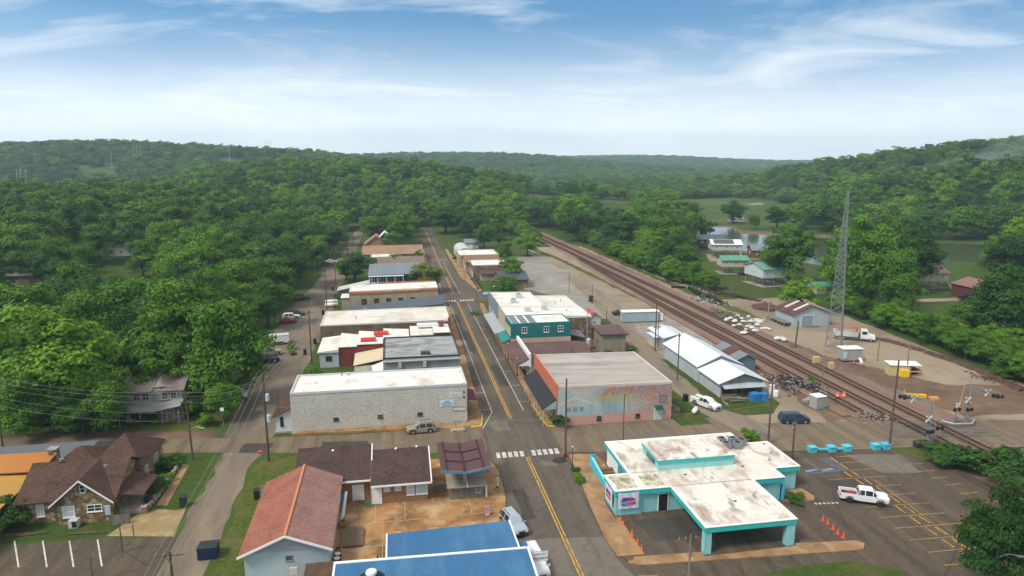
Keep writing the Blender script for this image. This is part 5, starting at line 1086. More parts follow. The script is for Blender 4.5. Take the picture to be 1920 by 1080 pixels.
# ------------------------------------------------------------------ foreground west side
t = thing('red_roof_garage', 'pale blue block garage with long red shingle gable roof', 'building', (-16.8,67.6,0))
b = MB(); b.house(-16.4,-7.9,68.2,84.0,3.7,5.3,'y'); b.build('wall', BLUEW, t)
b = MB(); b.slab((-16.9,84.4,3.6),(-16.9,67.6,3.6),(-12.1,67.6,5.6),(-12.1,84.4,5.6), .14); b.build('red_roof_slope', shingle('red_shingles', (.27,.105,.075), .22), t)
b = MB(); b.slab((-12.1,84.4,5.6),(-12.1,67.6,5.6),(-7.4,67.6,3.6),(-7.4,84.4,3.6), .14); b.build('grey_red_roof_slope', shingle('greyer_red_shingles', (.27,.15,.13), .22), t)  # east slope coloured a greyer red than the west slope
b = MB(); b.box(-12.24,-11.96,67.6,84.4,5.57,5.68); b.build('ridge_cap', P('orange_ridge', (.5,.2,.1)), t)
b = MB(); b.slab((-16.95,67.55,3.62),(-16.95,67.45,3.62),(-12.1,67.45,5.63),(-12.1,67.55,5.63), .25); b.slab((-12.1,67.55,5.63),(-12.1,67.45,5.63),(-7.35,67.45,3.62),(-7.35,67.55,3.62), .25); b.build('verge_board', WHITE, t)
b = MB(); b.sideprism([(-16.35,3.6),(-7.95,3.6),(-12.15,5.2)], 'y', 68.1, 68.19); b.build('gable_panel', P('lilac_grey_siding', (.33,.34,.37), .8), t)
win(t, 'S', 68.2, -11.9, 2.35, .75, .6, P('grey_frame', (.25,.22,.2)), bars=0)
b = MB(); b.tube((-16.5,80,3.9),(-16.5,80,5.3),.06); b.build('flue', STEEL, t)
door(t, 'E', -7.9, 72, 1, 2.05, P('dull_door', (.25,.24,.22)))
t = thing('brick_restaurant', 'orange brick building with two brown shingle roofs and white doors', 'building', (-13.4,84,0))
b = MB(); b.house(-13.2,-4.05,84.6,92.2,3.2,5.1,'x',0,.75); b.house(-4.0,3.3,83.2,91,2.95,4.7,'x',0,.75); b.build('wall', OBRICK, t)
b = MB(); b.gable(-13.6,-3.9,83.9,92.6,3.15,5.25,'x',.16,.75); b.build('roof', BROOF2, t); b = MB(); b.gable(-3.89,3.75,82.5,91.4,2.9,4.85,'x',.16,.75); b.build('lower_roof', BROOF2, t)
b = MB(); b.box(-13.6,-3.9,83.78,83.9,2.9,3.12); b.box(-3.89,3.75,82.38,82.5,2.65,2.87); b.build('gutter', WHITE, t)
b = MB(); b.slab((3.752,82.45,2.92),(3.9,82.45,2.92),(3.9,89.2,4.88),(3.752,89.2,4.88), .28); b.slab((-3.9,83.85,3.2),(-3.76,83.85,3.2),(-3.76,90.4,5.3),(-3.9,90.4,5.3), .3); b.build('verge_board', WHITE, t)
door(t, 'S', 84.6, -5.6, 1.3, 2.1); door(t, 'S', 83.2, -3.2, 1.1, 2.1)
for u, w_, z, h_ in ((-1.9,.8,1.7,.8), (-.5,.8,1.7,.8)): win(t, 'S', 83.2, u, z, w_, h_, WHITE, P('white_blind', (.55,.56,.55)))
win(t, 'S', 83.2, 1.1, .9, 1.0, 1.5, WHITE, P('white_blind', (.55,.56,.55)), 0, 1); win(t, 'S', 83.2, 2.75 - .2, .9, 1.5, 1.6, WHITE, P('pale_blue_pane', (.42,.52,.54), .3), 0, 0)
roofbits(t, [('vent', -9, 89.6), ('vent', -.6, 88.8), ('vent', 2.2, 89)], 4.55); roofbits(t, [('pipe', -2, 84.6)], 2.9)
b = MB(); b.box(-7.85,-7.75,81.8,84.3,1.,2.9); tag(b.build('wall_lattice', WHITE, at=(-7.8,83,1.9)), 'white framed window grille leaning at the red roof garage', 'grille')
t = thing('drive_canopy', 'butterfly canopy of brown ribbed metal with blue front edge', 'canopy', (8,86,0))
BM2 = ribbed('maroon_canopy_sheet', (.1,.04,.04), 'y', .34, .55, .0, .15)
b = MB(); b.slab((5.0,81.2,4.95),(8.1,81.2,4.45),(8.1,90.2,4.45),(5.0,90.2,4.95), .14); b.slab((8.1,81.2,4.45),(11.4,81.2,5.0),(11.4,90.2,5.0),(8.1,90.2,4.45), .14); b.build('canopy_roof', BM2, t)
b = MB()
b.slab((4.95,81.15,5.0),(8.1,81.15,4.5),(8.1,81.02,4.5),(4.95,81.02,5.0), .32); b.slab((8.1,81.15,4.5),(11.45,81.15,5.05),(11.45,81.02,5.05),(8.1,81.02,4.5), .32); b.build('front_fascia', stained('worn_blue_fascia', (.09,.19,.3), [((.3,.33,.35,1), (1.5,1.5,1.5), .5, .7, .7)], .7), t)
b = MB(); DK = P('dark_maroon_rib', (.045,.02,.022))
b.box(8.02,8.18,81.2,90.2,4.46,4.6)
for x, z in ((5.8,4.83),(10.5,4.86)): b.slab((x-.07,81.2,z+.13),(x+.07,81.2,z+.13),(x+.07,90.2,z+.13),(x-.07,90.2,z+.13), .14)
for y in (84.1,87.1): b.slab((5.8,y-.1,4.93),(8.1,y-.1,4.56),(8.1,y+.1,4.56),(5.8,y+.1,4.93), .12); b.slab((8.1,y-.1,4.56),(10.5,y-.1,4.96),(10.5,y+.1,4.96),(8.1,y+.1,4.56), .12)
b.build('roof_rib', DK, t)
for x, y in ((8.1,83),(8.1,88.4)): b = MB(); b.tube((x,y,0),(x,y,4.4),.12,n=8); b.build('post', P('pale_red_post', (.5,.25,.22)), t)
t = thing('timber_kiosk', 'grey weathered plank kiosk under the butterfly canopy', 'kiosk', (6,82,0)); b = MB(); b.box(6.2,10.6,82.6,86.4,0,1.9); b.build('wall', TIMBER, t)
b = MB(); b.slab((5.8,81.9,2.0),(10.9,81.9,2.0),(10.9,86.7,2.7),(5.8,86.7,2.7), .1); b.build('roof', stained('silver_plank_roof', (.3,.27,.22), [((.17,.15,.12,1), (.3,2.5,1), .42, .68, .8)], .9), t); b = MB(); b.slab((8.35,81.88,2.06),(8.5,81.88,2.06),(8.5,86.6,2.77),(8.35,86.6,2.77), .05); b.build('roof_batten', WHITE, t)
win(t, 'S', 82.6, 10. - .1, .75, .8, .9, P('pale_blue_frame', (.35,.45,.5)), bars=3, rows=2)
t = thing('blue_roof_restaurant', 'restaurant with two level blue ribbed metal roof and white trim', 'building', (-6.8,56,0))
b = MB(); b.prism([(-1.4,64.3),(11.4,63.9),(11.4,69.3),(-1.4,68.8)], 0, 3.6); b.prism([(-6.4,55),(12.1,55),(12.1,63.2),(-6.4,62.6)], 0, 4.0); b.build('wall', SIDING, t)
b = MB(); b.slab((-1.7,63.2,4.25),(11.75,63.0,4.25),(11.75,69.75,3.75),(-1.7,69.2,3.75), .14); b.build('upper_roof', BLUEROOF, t)
b = MB(); b.slab((-6.75,50,4.5),(12.5,50,4.5),(12.5,62.05,4.95),(-6.75,62.6,4.95), .14); b.build('roof', BLUEROOF, t)
b = MB(); b.slab((-6.8,62.5,5.02),(12.55,61.95,5.02),(12.55,62.25,5.02),(-6.8,62.85,5.02), .26); b.slab((-6.8,50,4.57),(-6.6,50,4.57),(-6.6,62.5,5.02),(-6.8,62.5,5.02), .26); b.slab((12.35,50,4.57),(12.55,50,4.57),(12.55,61.95,5.02),(12.35,61.95,5.02), .26); b.slab((-1.85,63.1,4.32),(-1.68,63.1,4.32),(-1.68,69.25,3.82),(-1.85,69.25,3.82), .2); b.slab((11.73,63,4.32),(11.9,63,4.32),(11.9,69.8,3.82),(11.73,69.8,3.82), .2); b.build('roof_trim', WHITE, t)
b = MB(); b.slab((-6.3,62.9,3.4),(-2.0,62.9,3.4),(-2.0,65.2,3.2),(-6.3,64.6,3.2), .12); b.build('side_roof', GMETAL if False else BLUEROOF, t)
b = MB(); b.tube((-3.1,59.6,4.8),(-3.1,59.6,5.5),.35,n=12); b.tube((-3.1,59.6,5.5),(-3.1,59.6,5.7),.55,.5,n=12); o = b.build('exhaust_fan', P('white_fan_hood', (.7,.7,.68)), t); b = MB(); b.tube((-3.1,59.6,4.905),(-3.1,59.6,4.93),1.3,n=16); b.build('soot_stain', P('soot', (.02,.02,.025)), t)
b = MB(); b.slab((11.5,61.2,3.6),(13.1,61.2,3.2),(13.1,66,3.2),(11.5,66,3.6), .1); b.build('entry_awning', BLUEROOF, t)
s = thing('restaurant_sign', 'white hanging board reading RESTAURANT at the end of blue roof', 'sign', (13.5,61.5,4)); b = MB(); b.box(12.7,14.45,61.6,61.7,3.6,4.6); b.build('board', WHITE, s); lettering(s, 'RESTAURANT', 'S', (13.58,61.585,3.95), .3, INK); lettering(s, 'COMMUNITY CENTER', 'S', (13.58,61.585,4.42), .14, INK)
b = MB(); b.tube((12.5,61.65,4.7),(14.5,61.65,4.7),.04); b.tube((12.9,61.65,4.7),(12.9,61.65,4.6),.02); b.tube((14.3,61.65,4.7),(14.3,61.65,4.6),.02); b.build('bracket', STEEL, s)
t = thing('brown_shed_roof', 'small brown flat shed roof between garage and blue roof', 'shed', (-9,63,0)); b = MB(); b.box(-9.8,-6.9,63.4,66.4,0,2.5); b.build('wall', TIMBER, t); b = MB(); b.slab((-10,63.2,2.6),(-6.85,63.2,2.6),(-6.85,66.6,2.8),(-10,66.6,2.8), .1); b.build('roof', stained('dark_brown_felt', (.08,.05,.035), [((.16,.1,.06,1), (.6,.6,.6), .5, .7, .6)], .9), t)
# stone cottage
t = thing('stone_cottage', 'ochre fieldstone cottage with brown shingle roof and front gable', 'house', (-46,84,0))
b = MB(); b.house(-45.6,-35.0,85.6,95.4,3.0,5.5,'x'); b.house(-41.3,-35.2,84.6,89.5,2.9,5.6,'y'); b.build('wall', STONEC, t)
b = MB(); b.gable(-46.2,-34.6,84.9,96.1,2.95,5.75,'x'); b.build('roof', BROOF, t); b = MB(); b.gable(-41.8,-34.7,84.0,90.4,2.75,5.85,'y'); b.build('gable_roof', BROOF, t)
b = MB(); b.slab((-41.85,83.95,2.8),(-41.85,83.85,2.8),(-38.25,83.85,5.9),(-38.25,83.95,5.9), .22); b.slab((-38.25,83.95,5.9),(-38.25,83.85,5.9),(-34.65,83.85,2.8),(-34.65,83.95,2.8), .22); b.build('verge_board', WHITE, t)
# rear wing: pyramid roof to the north east
b = MB(); b.box(-40.4,-34.4,92.6,101.2,0,3.4); b.build('rear_wing', STONEC, t); ap = (-37.4,96.6,6.7); b = MB(); cs = [(-41,91.8,3.3),(-33.9,91.8,3.3),(-33.9,101.8,3.3),(-41,101.8,3.3)]
for i in range(4): b.add([cs[i], cs[(i+1) % 4], ap], [(0,1,2)])
b.add([(x,y,z-.01) for x,y,z in cs], [(3,2,1,0)]); b.build('hip_roof', BROOF, t)
b = MB(); cs = [(-46,96.2,3.1),(-41.2,96.2,3.1),(-41.2,101,3.1),(-46,101,3.1)]; ap = (-43.6,98.0,4.7)
for i in range(4): b.add([cs[i], cs[(i+1) % 4], ap], [(0,1,2)])
b.build('small_hip_roof', BROOF, t); b = MB(); b.box(-45.6,-41.6,96.5,100.6,0,3.05); b.build('rear_room', STONEC, t)
win(t, 'S', 84.6, -38.2, 4.0, .6, 1., WHITE, bars=0); win(t, 'S', 84.6, -36.9 - .2, 1.4, 1.7, .95, WHITE, bars=1); win(t, 'S', 84.6, -40, .9, 1.4, 1.5, WHITE, P('white_blind', (.55,.56,.55))); win(t, 'S', 85.6, -43.6, .8, .9, 1.6, WHITE, P('white_blind', (.55,.56,.55)))
win(t, 'E', -34.4, 94.5, 1.2, 1., 1.4); win(t, 'E', -34.4, 98.5, 1.2, 1.2, 1.4)
b = MB(); b.slab((-34.9,85.8,2.9),(-31.9,85.8,2.5),(-31.9,91.4,2.5),(-34.9,91.4,3.4), .12); b.build('porch_roof', BROOF, t)
for x, y in ((-32.1,86),(-32.1,88.6),(-32.1,91.2)): b = MB(); b.tube((x,y,.3),(x,y,2.45),.06); b.build('porch_post', DARKST, t)
b = MB(); b.box(-35.1,-31.9,86,91.2,0,.45); b.build('porch_floor', CONC, t); door(t, 'E', -34.9, 88.5, 1, 2, z=.46) if False else None
b = MB(); b.tube((-42.8,90.4,5.8),(-42.8,90.4,6.15),.3,n=10); b.build('roof_vent', P('grey_vent', (.2,.2,.2)), t); b = MB(); b.tube((-36.2,87.2,4.6),(-36.2,87.2,6.2),.035); b.tube((-36.4,87,6.1),(-36.1,87.1,6.3),.3,.05,10); b.build('satellite_dish', P('grey_vent', (.2,.2,.2)), t)
b = MB(); fbox(b, 'S', 84.6, -35.9, -35.3, .01, .25, .9, 2.1); b.build('meter_box', P('pale_grey_box', (.4,.48,.52)), t)
for nm, lb, x, y in (('air_conditioner', 'grey air conditioner on the lawn before the stone cottage', -39.2, 83.8),):
    s = thing(nm, lb, 'air conditioner', (x,y,0)); b = MB(); b.box(x-.5,x+.5,y-.45,y+.45,.05,1.0); b.build('case', P('pale_case', (.5,.5,.47)), s); b = MB(); fbox(b, 'S', y-.45, x-.1, x+.45, .004, .02, .15, .9); b.build('grille', BLACK, s)
s = thing('plank_screen', 'grey plank screen by the porch of the stone cottage', 'fence', (-34,83.6,0)); b = MB()
for i in range(8): b.box(-34.9+i*.26,-34.68+i*.26,83.5,83.56,0,1.2+.04*(i % 3))
b.build('planks', TIMBER, s)
t = thing('yellow_building', 'long building with orange and yellow metal roofs at the left edge', 'building', (-60,84,0))
YR = ribbed('yellow_metal_roof', (.46,.25,.045), 'y', .4, .5, 0, .1, ((.4,.2,.05,1), (.2,.2,.2), .5, .75, .5)); OR = ribbed('orange_metal_roof', (.45,.17,.03), 'x', .4, .5, 0, .1)
b = MB(); b.box(-70,-47.4,78,93.6,0,3.2); b.build('wall', P('dull_yellow_wall', (.4,.3,.08)), t); b = MB(); b.slab((-70,77,3.6),(-46.9,77,3.2),(-46.9,92.6,3.2),(-70,92.6,4.4), .14); b.build('yellow_roof', YR, t); b = MB(); b.slab((-70,92.61,4.0),(-46.4,92.61,3.7),(-46.4,97.4,4.3),(-70,97.4,4.6), .14); b.build('orange_roof', OR, t)
t = thing('flat_grey_outhouse', 'low grey flat roof behind the orange roof with a stone chimney', 'building', (-60,98,0)); b = MB(); b.box(-62,-44,98.2,103,0,3.0); b.build('wall', STONEC, t); b = MB(); b.box(-62.4,-43.6,97.9,103.3,3.01,3.15); b.build('roof', P('slate_grey_roof', (.12,.13,.15)), t); b = MB(); b.box(-47.2,-46.2,96.4,97.4,0,4.9); o = b.build('chimney', STONEC, t); b = MB(); b.box(-47.3,-46.1,96.3,97.5,4.9,5.05); b.build('chimney_cap', CONC, o)
# derelict house
t = thing('derelict_house', 'derelict two storey wooden house with broken grey tin roof', 'house', (-45,117,0))
OLD = stained('peeling_white_boards', (.4,.38,.34), [((.16,.14,.12,1), (.4,.4,2.5), .42, .64, .85), ((.1,.06,.04,1), (.5,.5,.5), .55, .75, .6)], .95); TIN = ribbed('old_tin_roof', (.2,.17,.165), 'x', .55, .7, 0, .25, ((.11,.055,.045,1), (.3,.12,.2), .45, .68, .85))
b = MB(); b.house(-45.4,-36.2,118.4,125.4,5.6,6.9,'x'); b.build('wall', OLD, t); b = MB(); b.slab((-45.9,117.6,5.45),(-40.8,117.6,5.5),(-40.6,121.9,7.1),(-45.9,121.9,7.1), .1); b.slab((-39.6,117.9,5.4),(-35.7,117.7,5.5),(-35.7,121.9,7.1),(-40.2,121.9,7.1), .1); b.slab((-45.9,121.91,7.1),(-35.7,121.91,7.1),(-35.7,126,5.4),(-45.9,126,5.4), .1); b.build('roof', TIN, t)
b = MB(); 
for i in range(9): b.obox(-40.4+R.random()*1.8, 118.2+R.random()*2.4, 5.75+i*.03, 5.83+i*.03, 1.6, .5, R.uniform(-.5,.5))
b.build('fallen_sheet', P('pale_tin_scrap', (.27,.26,.25)), t)
b = MB(); pts = [(-46.2,115.9,2.9),(-43,115.8,2.75),(-40,115.9,2.6),(-37.6,115.9,3.1),(-36,116,3.3)]
for a, c in zip(pts[:-1], pts[1:]): b.slab(a, c, (c[0],118.38,c[2]+.55), (a[0],118.38,a[2]+.55), .1)
b.build('porch_roof', P('pale_tin_scrap', (.27,.26,.25)), t)
for x in (-45.6,-42.4,-39,-36.4): b = MB(); b.tube((x,116.2,0),(x,116.2,2.6),.07); b.build('porch_post', OLD, t)
for u in (-43.4,-42.): win(t, 'S', 118.4, u, 3.8, 1.1, 1.2, P('peeling_frame', (.45,.43,.38)))
for u in (-39.,-37.6): win(t, 'S', 118.4, u, 3.8, .95, 1.2, P('peeling_frame', (.45,.43,.38)), BLACK)
for u in (-44,-42.2,-40.6): win(t, 'S', 118.4, u, .6, 1.3, 1.5, P('peeling_frame', (.45,.43,.38)))
door(t, 'S', 118.4, -38.4, 1, 2, P('pale_red_door', (.4,.22,.17))); b = MB(); b.box(-41,-40.4,121.6,122.2,6.9,7.6); b.build('chimney', CONC, t)
# houses glimpsed through the wood
def simple_house(name, label, x0, x1, y0, y1, ze, zr, wm, rm, ax='x', z0=0, cat='house', S=True):
    z0 = z0 or TZ((x0+x1)/2, y0)
    t = thing(name, label, cat, (x0, y0, z0)); b = MB(); b.house(x0,x1,y0,y1,z0+ze,z0+zr,ax,z0); b.build('wall', wm, t); b = MB(); b.gable(x0-.4,x1+.4,y0-.4,y1+.4,z0+ze,z0+zr+.25,ax); b.build('roof', rm, t)
    if S:
        n = max(1, int((x1-x0)/3.2))
        for i in range(n): win(t, 'S', y0, x0+(x1-x0)*(i+.5)/n, z0+1., 1., 1.3)
    return t
PR = P('pink_tin_roof', (.5,.4,.38), .6)
simple_house('orange_brick_house', 'orange brick house glimpsed through trees at the left edge', -134, -113, 250, 262, 4, 6, OBRICK, GMETAL)
simple_house('white_roof_house', 'house with long white roof deep in the left wood', -118, -104, 298, 310, 4.6, 6, SIDING, WMETAL)
simple_house('pale_roof_house', 'house with pale pinkish roof behind the derelict house', -52, -45.5, 146, 153, 2.4, 3.8, SIDING, PR)
simple_house('white_cottage', 'white cottage among trees beside the parked cars', -42, -35, 199, 209, 4.5, 6.5, SIDING, GMETAL)
s = thing('red_tent', 'bright red canopy tent among the trees by the alley', 'tent', (-40,172,0)); ap = (-40,172,4.2); cs = [(-42.4,170,2.6),(-37.6,170,2.6),(-37.6,174.4,2.6),(-42.4,174.4,2.6)]; b = MB()
for i in range(4): b.add([cs[i], cs[(i+1) % 4], ap], [(0,1,2)])
b.build('canopy', P('bright_red_canvas', (.65,.05,.04), .7), s)
for c in cs: b = MB(); b.tube((c[0],c[1],0),c,.04); b.build('pole', STEEL, s)
simple_house('grey_roof_house', 'little grey house at the far end of the alley', -22, -16, 460, 470, 3.2, 5, SIDING, GMETAL)
simple_house('teal_roof_house', 'house with pale teal roof past the road crest', 20, 34, 505, 518, 4.5, 7, SIDING, P('pale_teal_roof', (.3,.55,.55)))
simple_house('red_brick_house', 'red brown house among trees right of the road crest', 44, 56, 515, 528, 4.2, 7, P('red_brown_wall', (.35,.13,.09)), PR)
simple_house('brown_gable_house', 'tan hipped roof house beyond the lawn trees', 62, 78, 462, 478, 3, 8.5, TANW, stained('tan_brown_roof', (.22,.16,.1), [], .9), 'y')
# ------------------------------------------------------------------ river houses on stilts
def stilt(name, label, cx, cy, lx, ly, a, zf, ze, zr, wm, rm, cat='house', nw=3, panel=None):
    t = thing(name, label, cat, (cx, cy, 0), a, None, True); x0, x1, y0, y1 = -lx/2, lx/2, -ly/2, ly/2
    b = MB(); b.house(x0,x1,y0,y1,ze,zr,'x',zf); b.build('wall', wm, t); b = MB(); b.gable(x0-.5,x1+.5,y0-.5,y1+.5,ze,zr+.25,'x'); b.build('roof', rm, t)
    n = max(3, int(lx/3.4))
    for i in range(n):
        for j in (y0+.3, 0, y1-.3): b = MB(); b.tube((x0+.4+(lx-.8)*i/(n-1), j, 0), (x0+.4+(lx-.8)*i/(n-1), j, zf), .14); b.build('stilt', TIMBER, t)
    for i in range(nw): win(t, 'S', y0, x0+lx*(i+.5)/nw, zf+.9, .9, 1.1)
    win(t, 'W', x0, 0, zf+.9, .9, 1.1)
    b = MB(); b.slab((x1-.2,y0-3.4,.1),(x1-.2,y0-.1,zf),(x1-1.3,y0-.1,zf),(x1-1.3,y0-3.4,.1), .15); b.build('stair', TIMBER, t)
    b = MB(); b.box(x0-.6,x1+.6,y0-.6,y1+.6,.02,.09); b.build('floor_slab', CONC, t)
    if panel: b = MB(); yy = -.9; b.slab((x0+1,y0+.3,ze+.38),(x1-3.2,y0+.3,ze+.38),(x1-3.2,-.4,zr+.22),(x0+1,-.4,zr+.22), .06); b.build('solar_panel', P('solar_panel', (.07,.075,.09), .3), t)
    return t
GRW = P('pale_green_grey_siding', (.42,.46,.42), .7, .06); GRN = ribbed('green_metal_roof', (.09,.3,.2), 'x', .5)
stilt('stilt_house', 'white stilt house with white roof and dark solar panel by the river', 147.5, 286, 13, 9, -.25, 3.2, 5.8, 7.4, GRW, WMETAL, panel=True)
stilt('stilt_house', 'dark roofed stilt house half hidden behind the solar panel house', 150, 307, 12, 9, -.25, 3, 5.6, 7.2, P('dark_brown_siding', (.08,.06,.05)), DGMETAL)
stilt('stilt_house', 'red brown stilt house with slate roof by the river', 155, 265, 12, 10, -.3, 3, 5.8, 7.4, P('red_brown_siding', (.2,.06,.04), .8), GMETAL)
stilt('stilt_house', 'cream stilt house with long green roof behind the railway wood', 129, 243, 10, 7, -.15, 2.8, 5.4, 6.6, P('cream_siding', (.5,.45,.38)), GRN)
stilt('stilt_house', 'pale grey stilt house with pale green gabled roof on the lawn', 129, 219, 9.5, 11, .1, 3.1, 6.2, 7.8, P('pale_grey_siding', (.5,.54,.54)), ribbed('pale_green_metal_roof', (.18,.36,.29), 'x', .5))
t = simple_house('low_green_roof_shed', 'low shed with green roof behind the yard trees', 136, 146, 199, 206, 2.2, 3.2, TANW, GRN, S=False, cat='shed')
stilt('stilt_house', 'cream house with dull red roof and dark porch by the green water', 180, 205, 13, 8, -.05, 2.6, 5.2, 6.8, P('cream_yellow_siding', (.52,.5,.33)), ribbed('dull_red_roof', (.25,.11,.1), 'x', .5))
simple_house('brown_cabin', 'dark brown cabin with dull red roof near the right edge', 178, 190, 180, 190, 4, 5.6, P('dark_red_boards', (.11,.045,.035)), ribbed('dull_red_roof', (.25,.11,.1), 'x', .5), 'y')
# ------------------------------------------------------------------ vehicles (local: +x is forward)
TYRE = P('tyre_rubber', (.02,.02,.02), .85, .2); RIM = P('wheel_rim', (.4,.4,.42), .35, .1, .5, .6); CGLASS = glassmat('car_glass', (.015,.018,.022,1))
LAMPW = P('headlight_lens', (.65,.66,.68), .15, .05, .6); LAMPR = P('tail_light_lens', (.4,.01,.01), .2, .05, .6); TRIMB = P('black_trim', (.025,.025,.027), .5, .1)
def paint(name, c, rough=.28): return P('car_paint_'+name, c, rough, .05, .5)
KINDS = { # x, z bottom, z belt, z roof, half widths bottom, belt, roof
 'suv': ([(2.32,.5,.72,.86,.72,.8,.66),(2.2,.3,.8,.95,.85,.9,.74),(1.05,.28,.96,1.06,.9,.93,.8),(.35,.28,.98,1.68,.9,.93,.66),(-.7,.28,.99,1.72,.9,.93,.68),(-1.75,.28,1.0,1.7,.9,.92,.67),(-2.2,.34,1.02,1.14,.88,.9,.74),(-2.3,.5,.86,.98,.8,.84,.7)], 3, 5, 1.42, -1.38, .37),
 'sedan': ([(2.35,.45,.6,.7,.7,.78,.66),(2.2,.26,.68,.8,.82,.86,.72),(.95,.24,.86,.94,.86,.89,.78),(.2,.24,.88,1.4,.86,.89,.6),(-.5,.24,.89,1.43,.86,.89,.62),(-1.0,.24,.9,1.38,.86,.89,.6),(-1.65,.26,.9,1.0,.86,.88,.72),(-2.25,.32,.86,.94,.82,.85,.7),(-2.35,.45,.7,.8,.74,.8,.68)], 3, 5, 1.42, -1.4, .33),
 'van': ([(2.5,.45,.75,.9,.74,.82,.7),(2.38,.28,.85,1.0,.86,.9,.76),(1.7,.26,1.02,1.12,.92,.94,.8),(.85,.26,1.04,1.76,.92,.95,.72),(-.5,.26,1.05,1.82,.92,.95,.74),(-2.15,.28,1.05,1.78,.92,.95,.74),(-2.45,.34,1.06,1.2,.9,.93,.8),(-2.52,.5,.9,1.02,.84,.88,.76)], 3, 5, 1.6, -1.5, .35),
 'pickup': ([(2.85,.55,.82,1.0,.78,.86,.74),(2.72,.38,.92,1.1,.9,.95,.8),(1.5,.36,1.1,1.2,.95,.97,.84),(.95,.36,1.12,1.82,.95,.97,.7),(.0,.36,1.13,1.86,.95,.97,.72),(-.62,.36,1.13,1.82,.95,.97,.7),(-.8,.36,1.13,1.16,.95,.97,.84),(-.82,.36,1.12,1.14,.95,.97,.84)], 3, 5, 1.85, -1.75, .42)}
def car(name, label, cat, px, py, head, kind, pm, z=0, group=None, rackm=None, two=None, scale=1., lift=0., loc=None):
    st, ca, cb, wf, wr, rw = KINDS[kind]
    x, y = loc or G(px, py); t = thing(name, label, cat, (x, y, z+.03), rad(head), group, True)
    if scale != 1: t.scale = (scale,)*3
    b = MB(); rings = []
    for X, zb, zm, zr, wb, wm, wt in st:
        zb += lift; zm += lift; zr += lift
        q = [(-wb,zb),(-wm,zb+(zm-zb)*.45),(-wm*.985,zm),(-wt,zr-.05 if zr-zm > .2 else zr),(-wt*.8,zr+.02)]
        rings.append([(X,a,c) for a, c in q] + [(X,-a,c) for a, c in reversed(q)])
    vs = [p for r_ in rings for p in r_]; n = 10; fs = []
    for k in range(len(rings)-1):
        for i in range(n): fs.append((k*n+i, k*n+(i+1) % n, (k+1)*n+(i+1) % n, (k+1)*n+i))
    fs += [tuple(range(n)), tuple(range((len(rings)-1)*n, len(rings)*n))]
    b.add(vs, fs)
    body = b.build('body', pm, t, smooth=False)
    def pane(a, c, d, e, k=.1, off=.014):
        P4 = [Vector(p) for p in (a, c, d, e)]; m = sum(P4, Vector())/4; nn = (P4[1]-P4[0]).cross(P4[3]-P4[0]).normalized()
        if nn.dot(m-Vector((m.x*.9, 0, .6))) < 0: nn = -nn
        q = [p+(m-p)*k+nn*off for p in P4]; return q
    g = MB()
    for s in (2, 6):
        i0, i1 = (2, 3) if s == 2 else (6, 7)
        for k in range(ca-1, cb+1):
            a, c, d, e = rings[k][i0], rings[k+1][i0], rings[k+1][i1], rings[k][i1]
            g.poly(pane(a, c, d, e, .13))
    g.build('side_window', CGLASS, t)
    g = MB(); k = ca-1; g.poly(pane(rings[k][3], rings[k][6], rings[k+1][6], rings[k+1][3], .1)); g.build('windscreen', CGLASS, t)
    g = MB(); k = cb; g.poly(pane(rings[k][3], rings[k][6], rings[k+1][6], rings[k+1][3], .14)); g.build('rear_window', CGLASS, t)
    for X in (wf, wr):
        for s in (-1, 1):
            w = MB(); w.tube((X,s*.7,rw),(X,s*.96,rw),rw,n=14); o = w.build('wheel', TYRE, t)
            w = MB(); w.tube((X,s*.962,rw),(X,s*.975,rw),rw*.6,n=12); w.build('rim', RIM if lift == 0 else TRIMB, o)
            ar = MB(); zr_ = rw+.02; NA = 10; [ar.tube((X+math.cos(k*math.pi/NA)*(rw+.09),s*.93,zr_+math.sin(k*math.pi/NA)*(rw+.09)),(X+math.cos((k+1)*math.pi/NA)*(rw+.09),s*.93,zr_+math.sin((k+1)*math.pi/NA)*(rw+.09)),.07,n=4) for k in range(NA)]; ar.build('wheel_arch', TRIMB, t)
    f = st[1]; fx = st[0][0]; rx = st[-1][0]
    for s in (-1, 1):
        h = MB(); h.obox(fx-.02, s*.58, .62+lift+(.2 if kind == 'pickup' else 0), .8+lift+(.2 if kind == 'pickup' else 0), .16, .34); h.build('headlight', LAMPW, t)
        m = MB(); m.obox(st[2][0]-.15, s*1.02, st[2][2]+lift+.0, st[2][2]+lift+.18, .12, .2); m.build('wing_mirror', two or pm, t)
    h = MB(); h.obox(fx+.01, 0, .5+lift, .74+lift, .08, .75); h.build('grille', TRIMB, t)
    h = MB(); h.obox(fx-.1, 0, .32+lift, .48+lift, .3, 1.62); h.build('bumper', TRIMB if kind != 'pickup' else RIM, t)
    if kind != 'pickup':
        for s in (-1, 1): h = MB(); h.obox(rx+.06, s*.7, .86+lift, 1.06+lift, .16, .2); h.build('tail_light', LAMPR, t)
    else:
        k = MB(); zb = .42+lift; zt = 1.16+lift
        k.box(-2.85,-.83,-.95,-.86,zb,zt); k.box(-2.85,-.83,.86,.95,zb,zt); k.box(-2.9,-2.8,-.86,.86,zb,zt); k.box(-2.8,-.83,-.86,.86,zb,.72+lift); k.build('truck_bed', pm, t)
        for s in (-1, 1): h = MB(); h.obox(-2.89, s*.88, .8+lift, 1.08+lift, .1, .12); h.build('tail_light', LAMPR, t)
        h = MB(); h.obox(-2.95, 0, .42+lift, .56+lift, .16, 1.8); h.build('rear_bumper', RIM, t)
    if rackm:
        for s in (-1, 1): h = MB(); h.box(-1.6,.2,s*.56-.03,s*.56+.03,1.74,1.79); h.build('roof_rail', rackm, t)
    return t
car('parked_suv', 'tan SUV with roof rails parked beside the white brick wall', 'suv', 790, 810, 183, 'suv', paint('tan', (.3,.25,.19)), rackm=TRIMB)
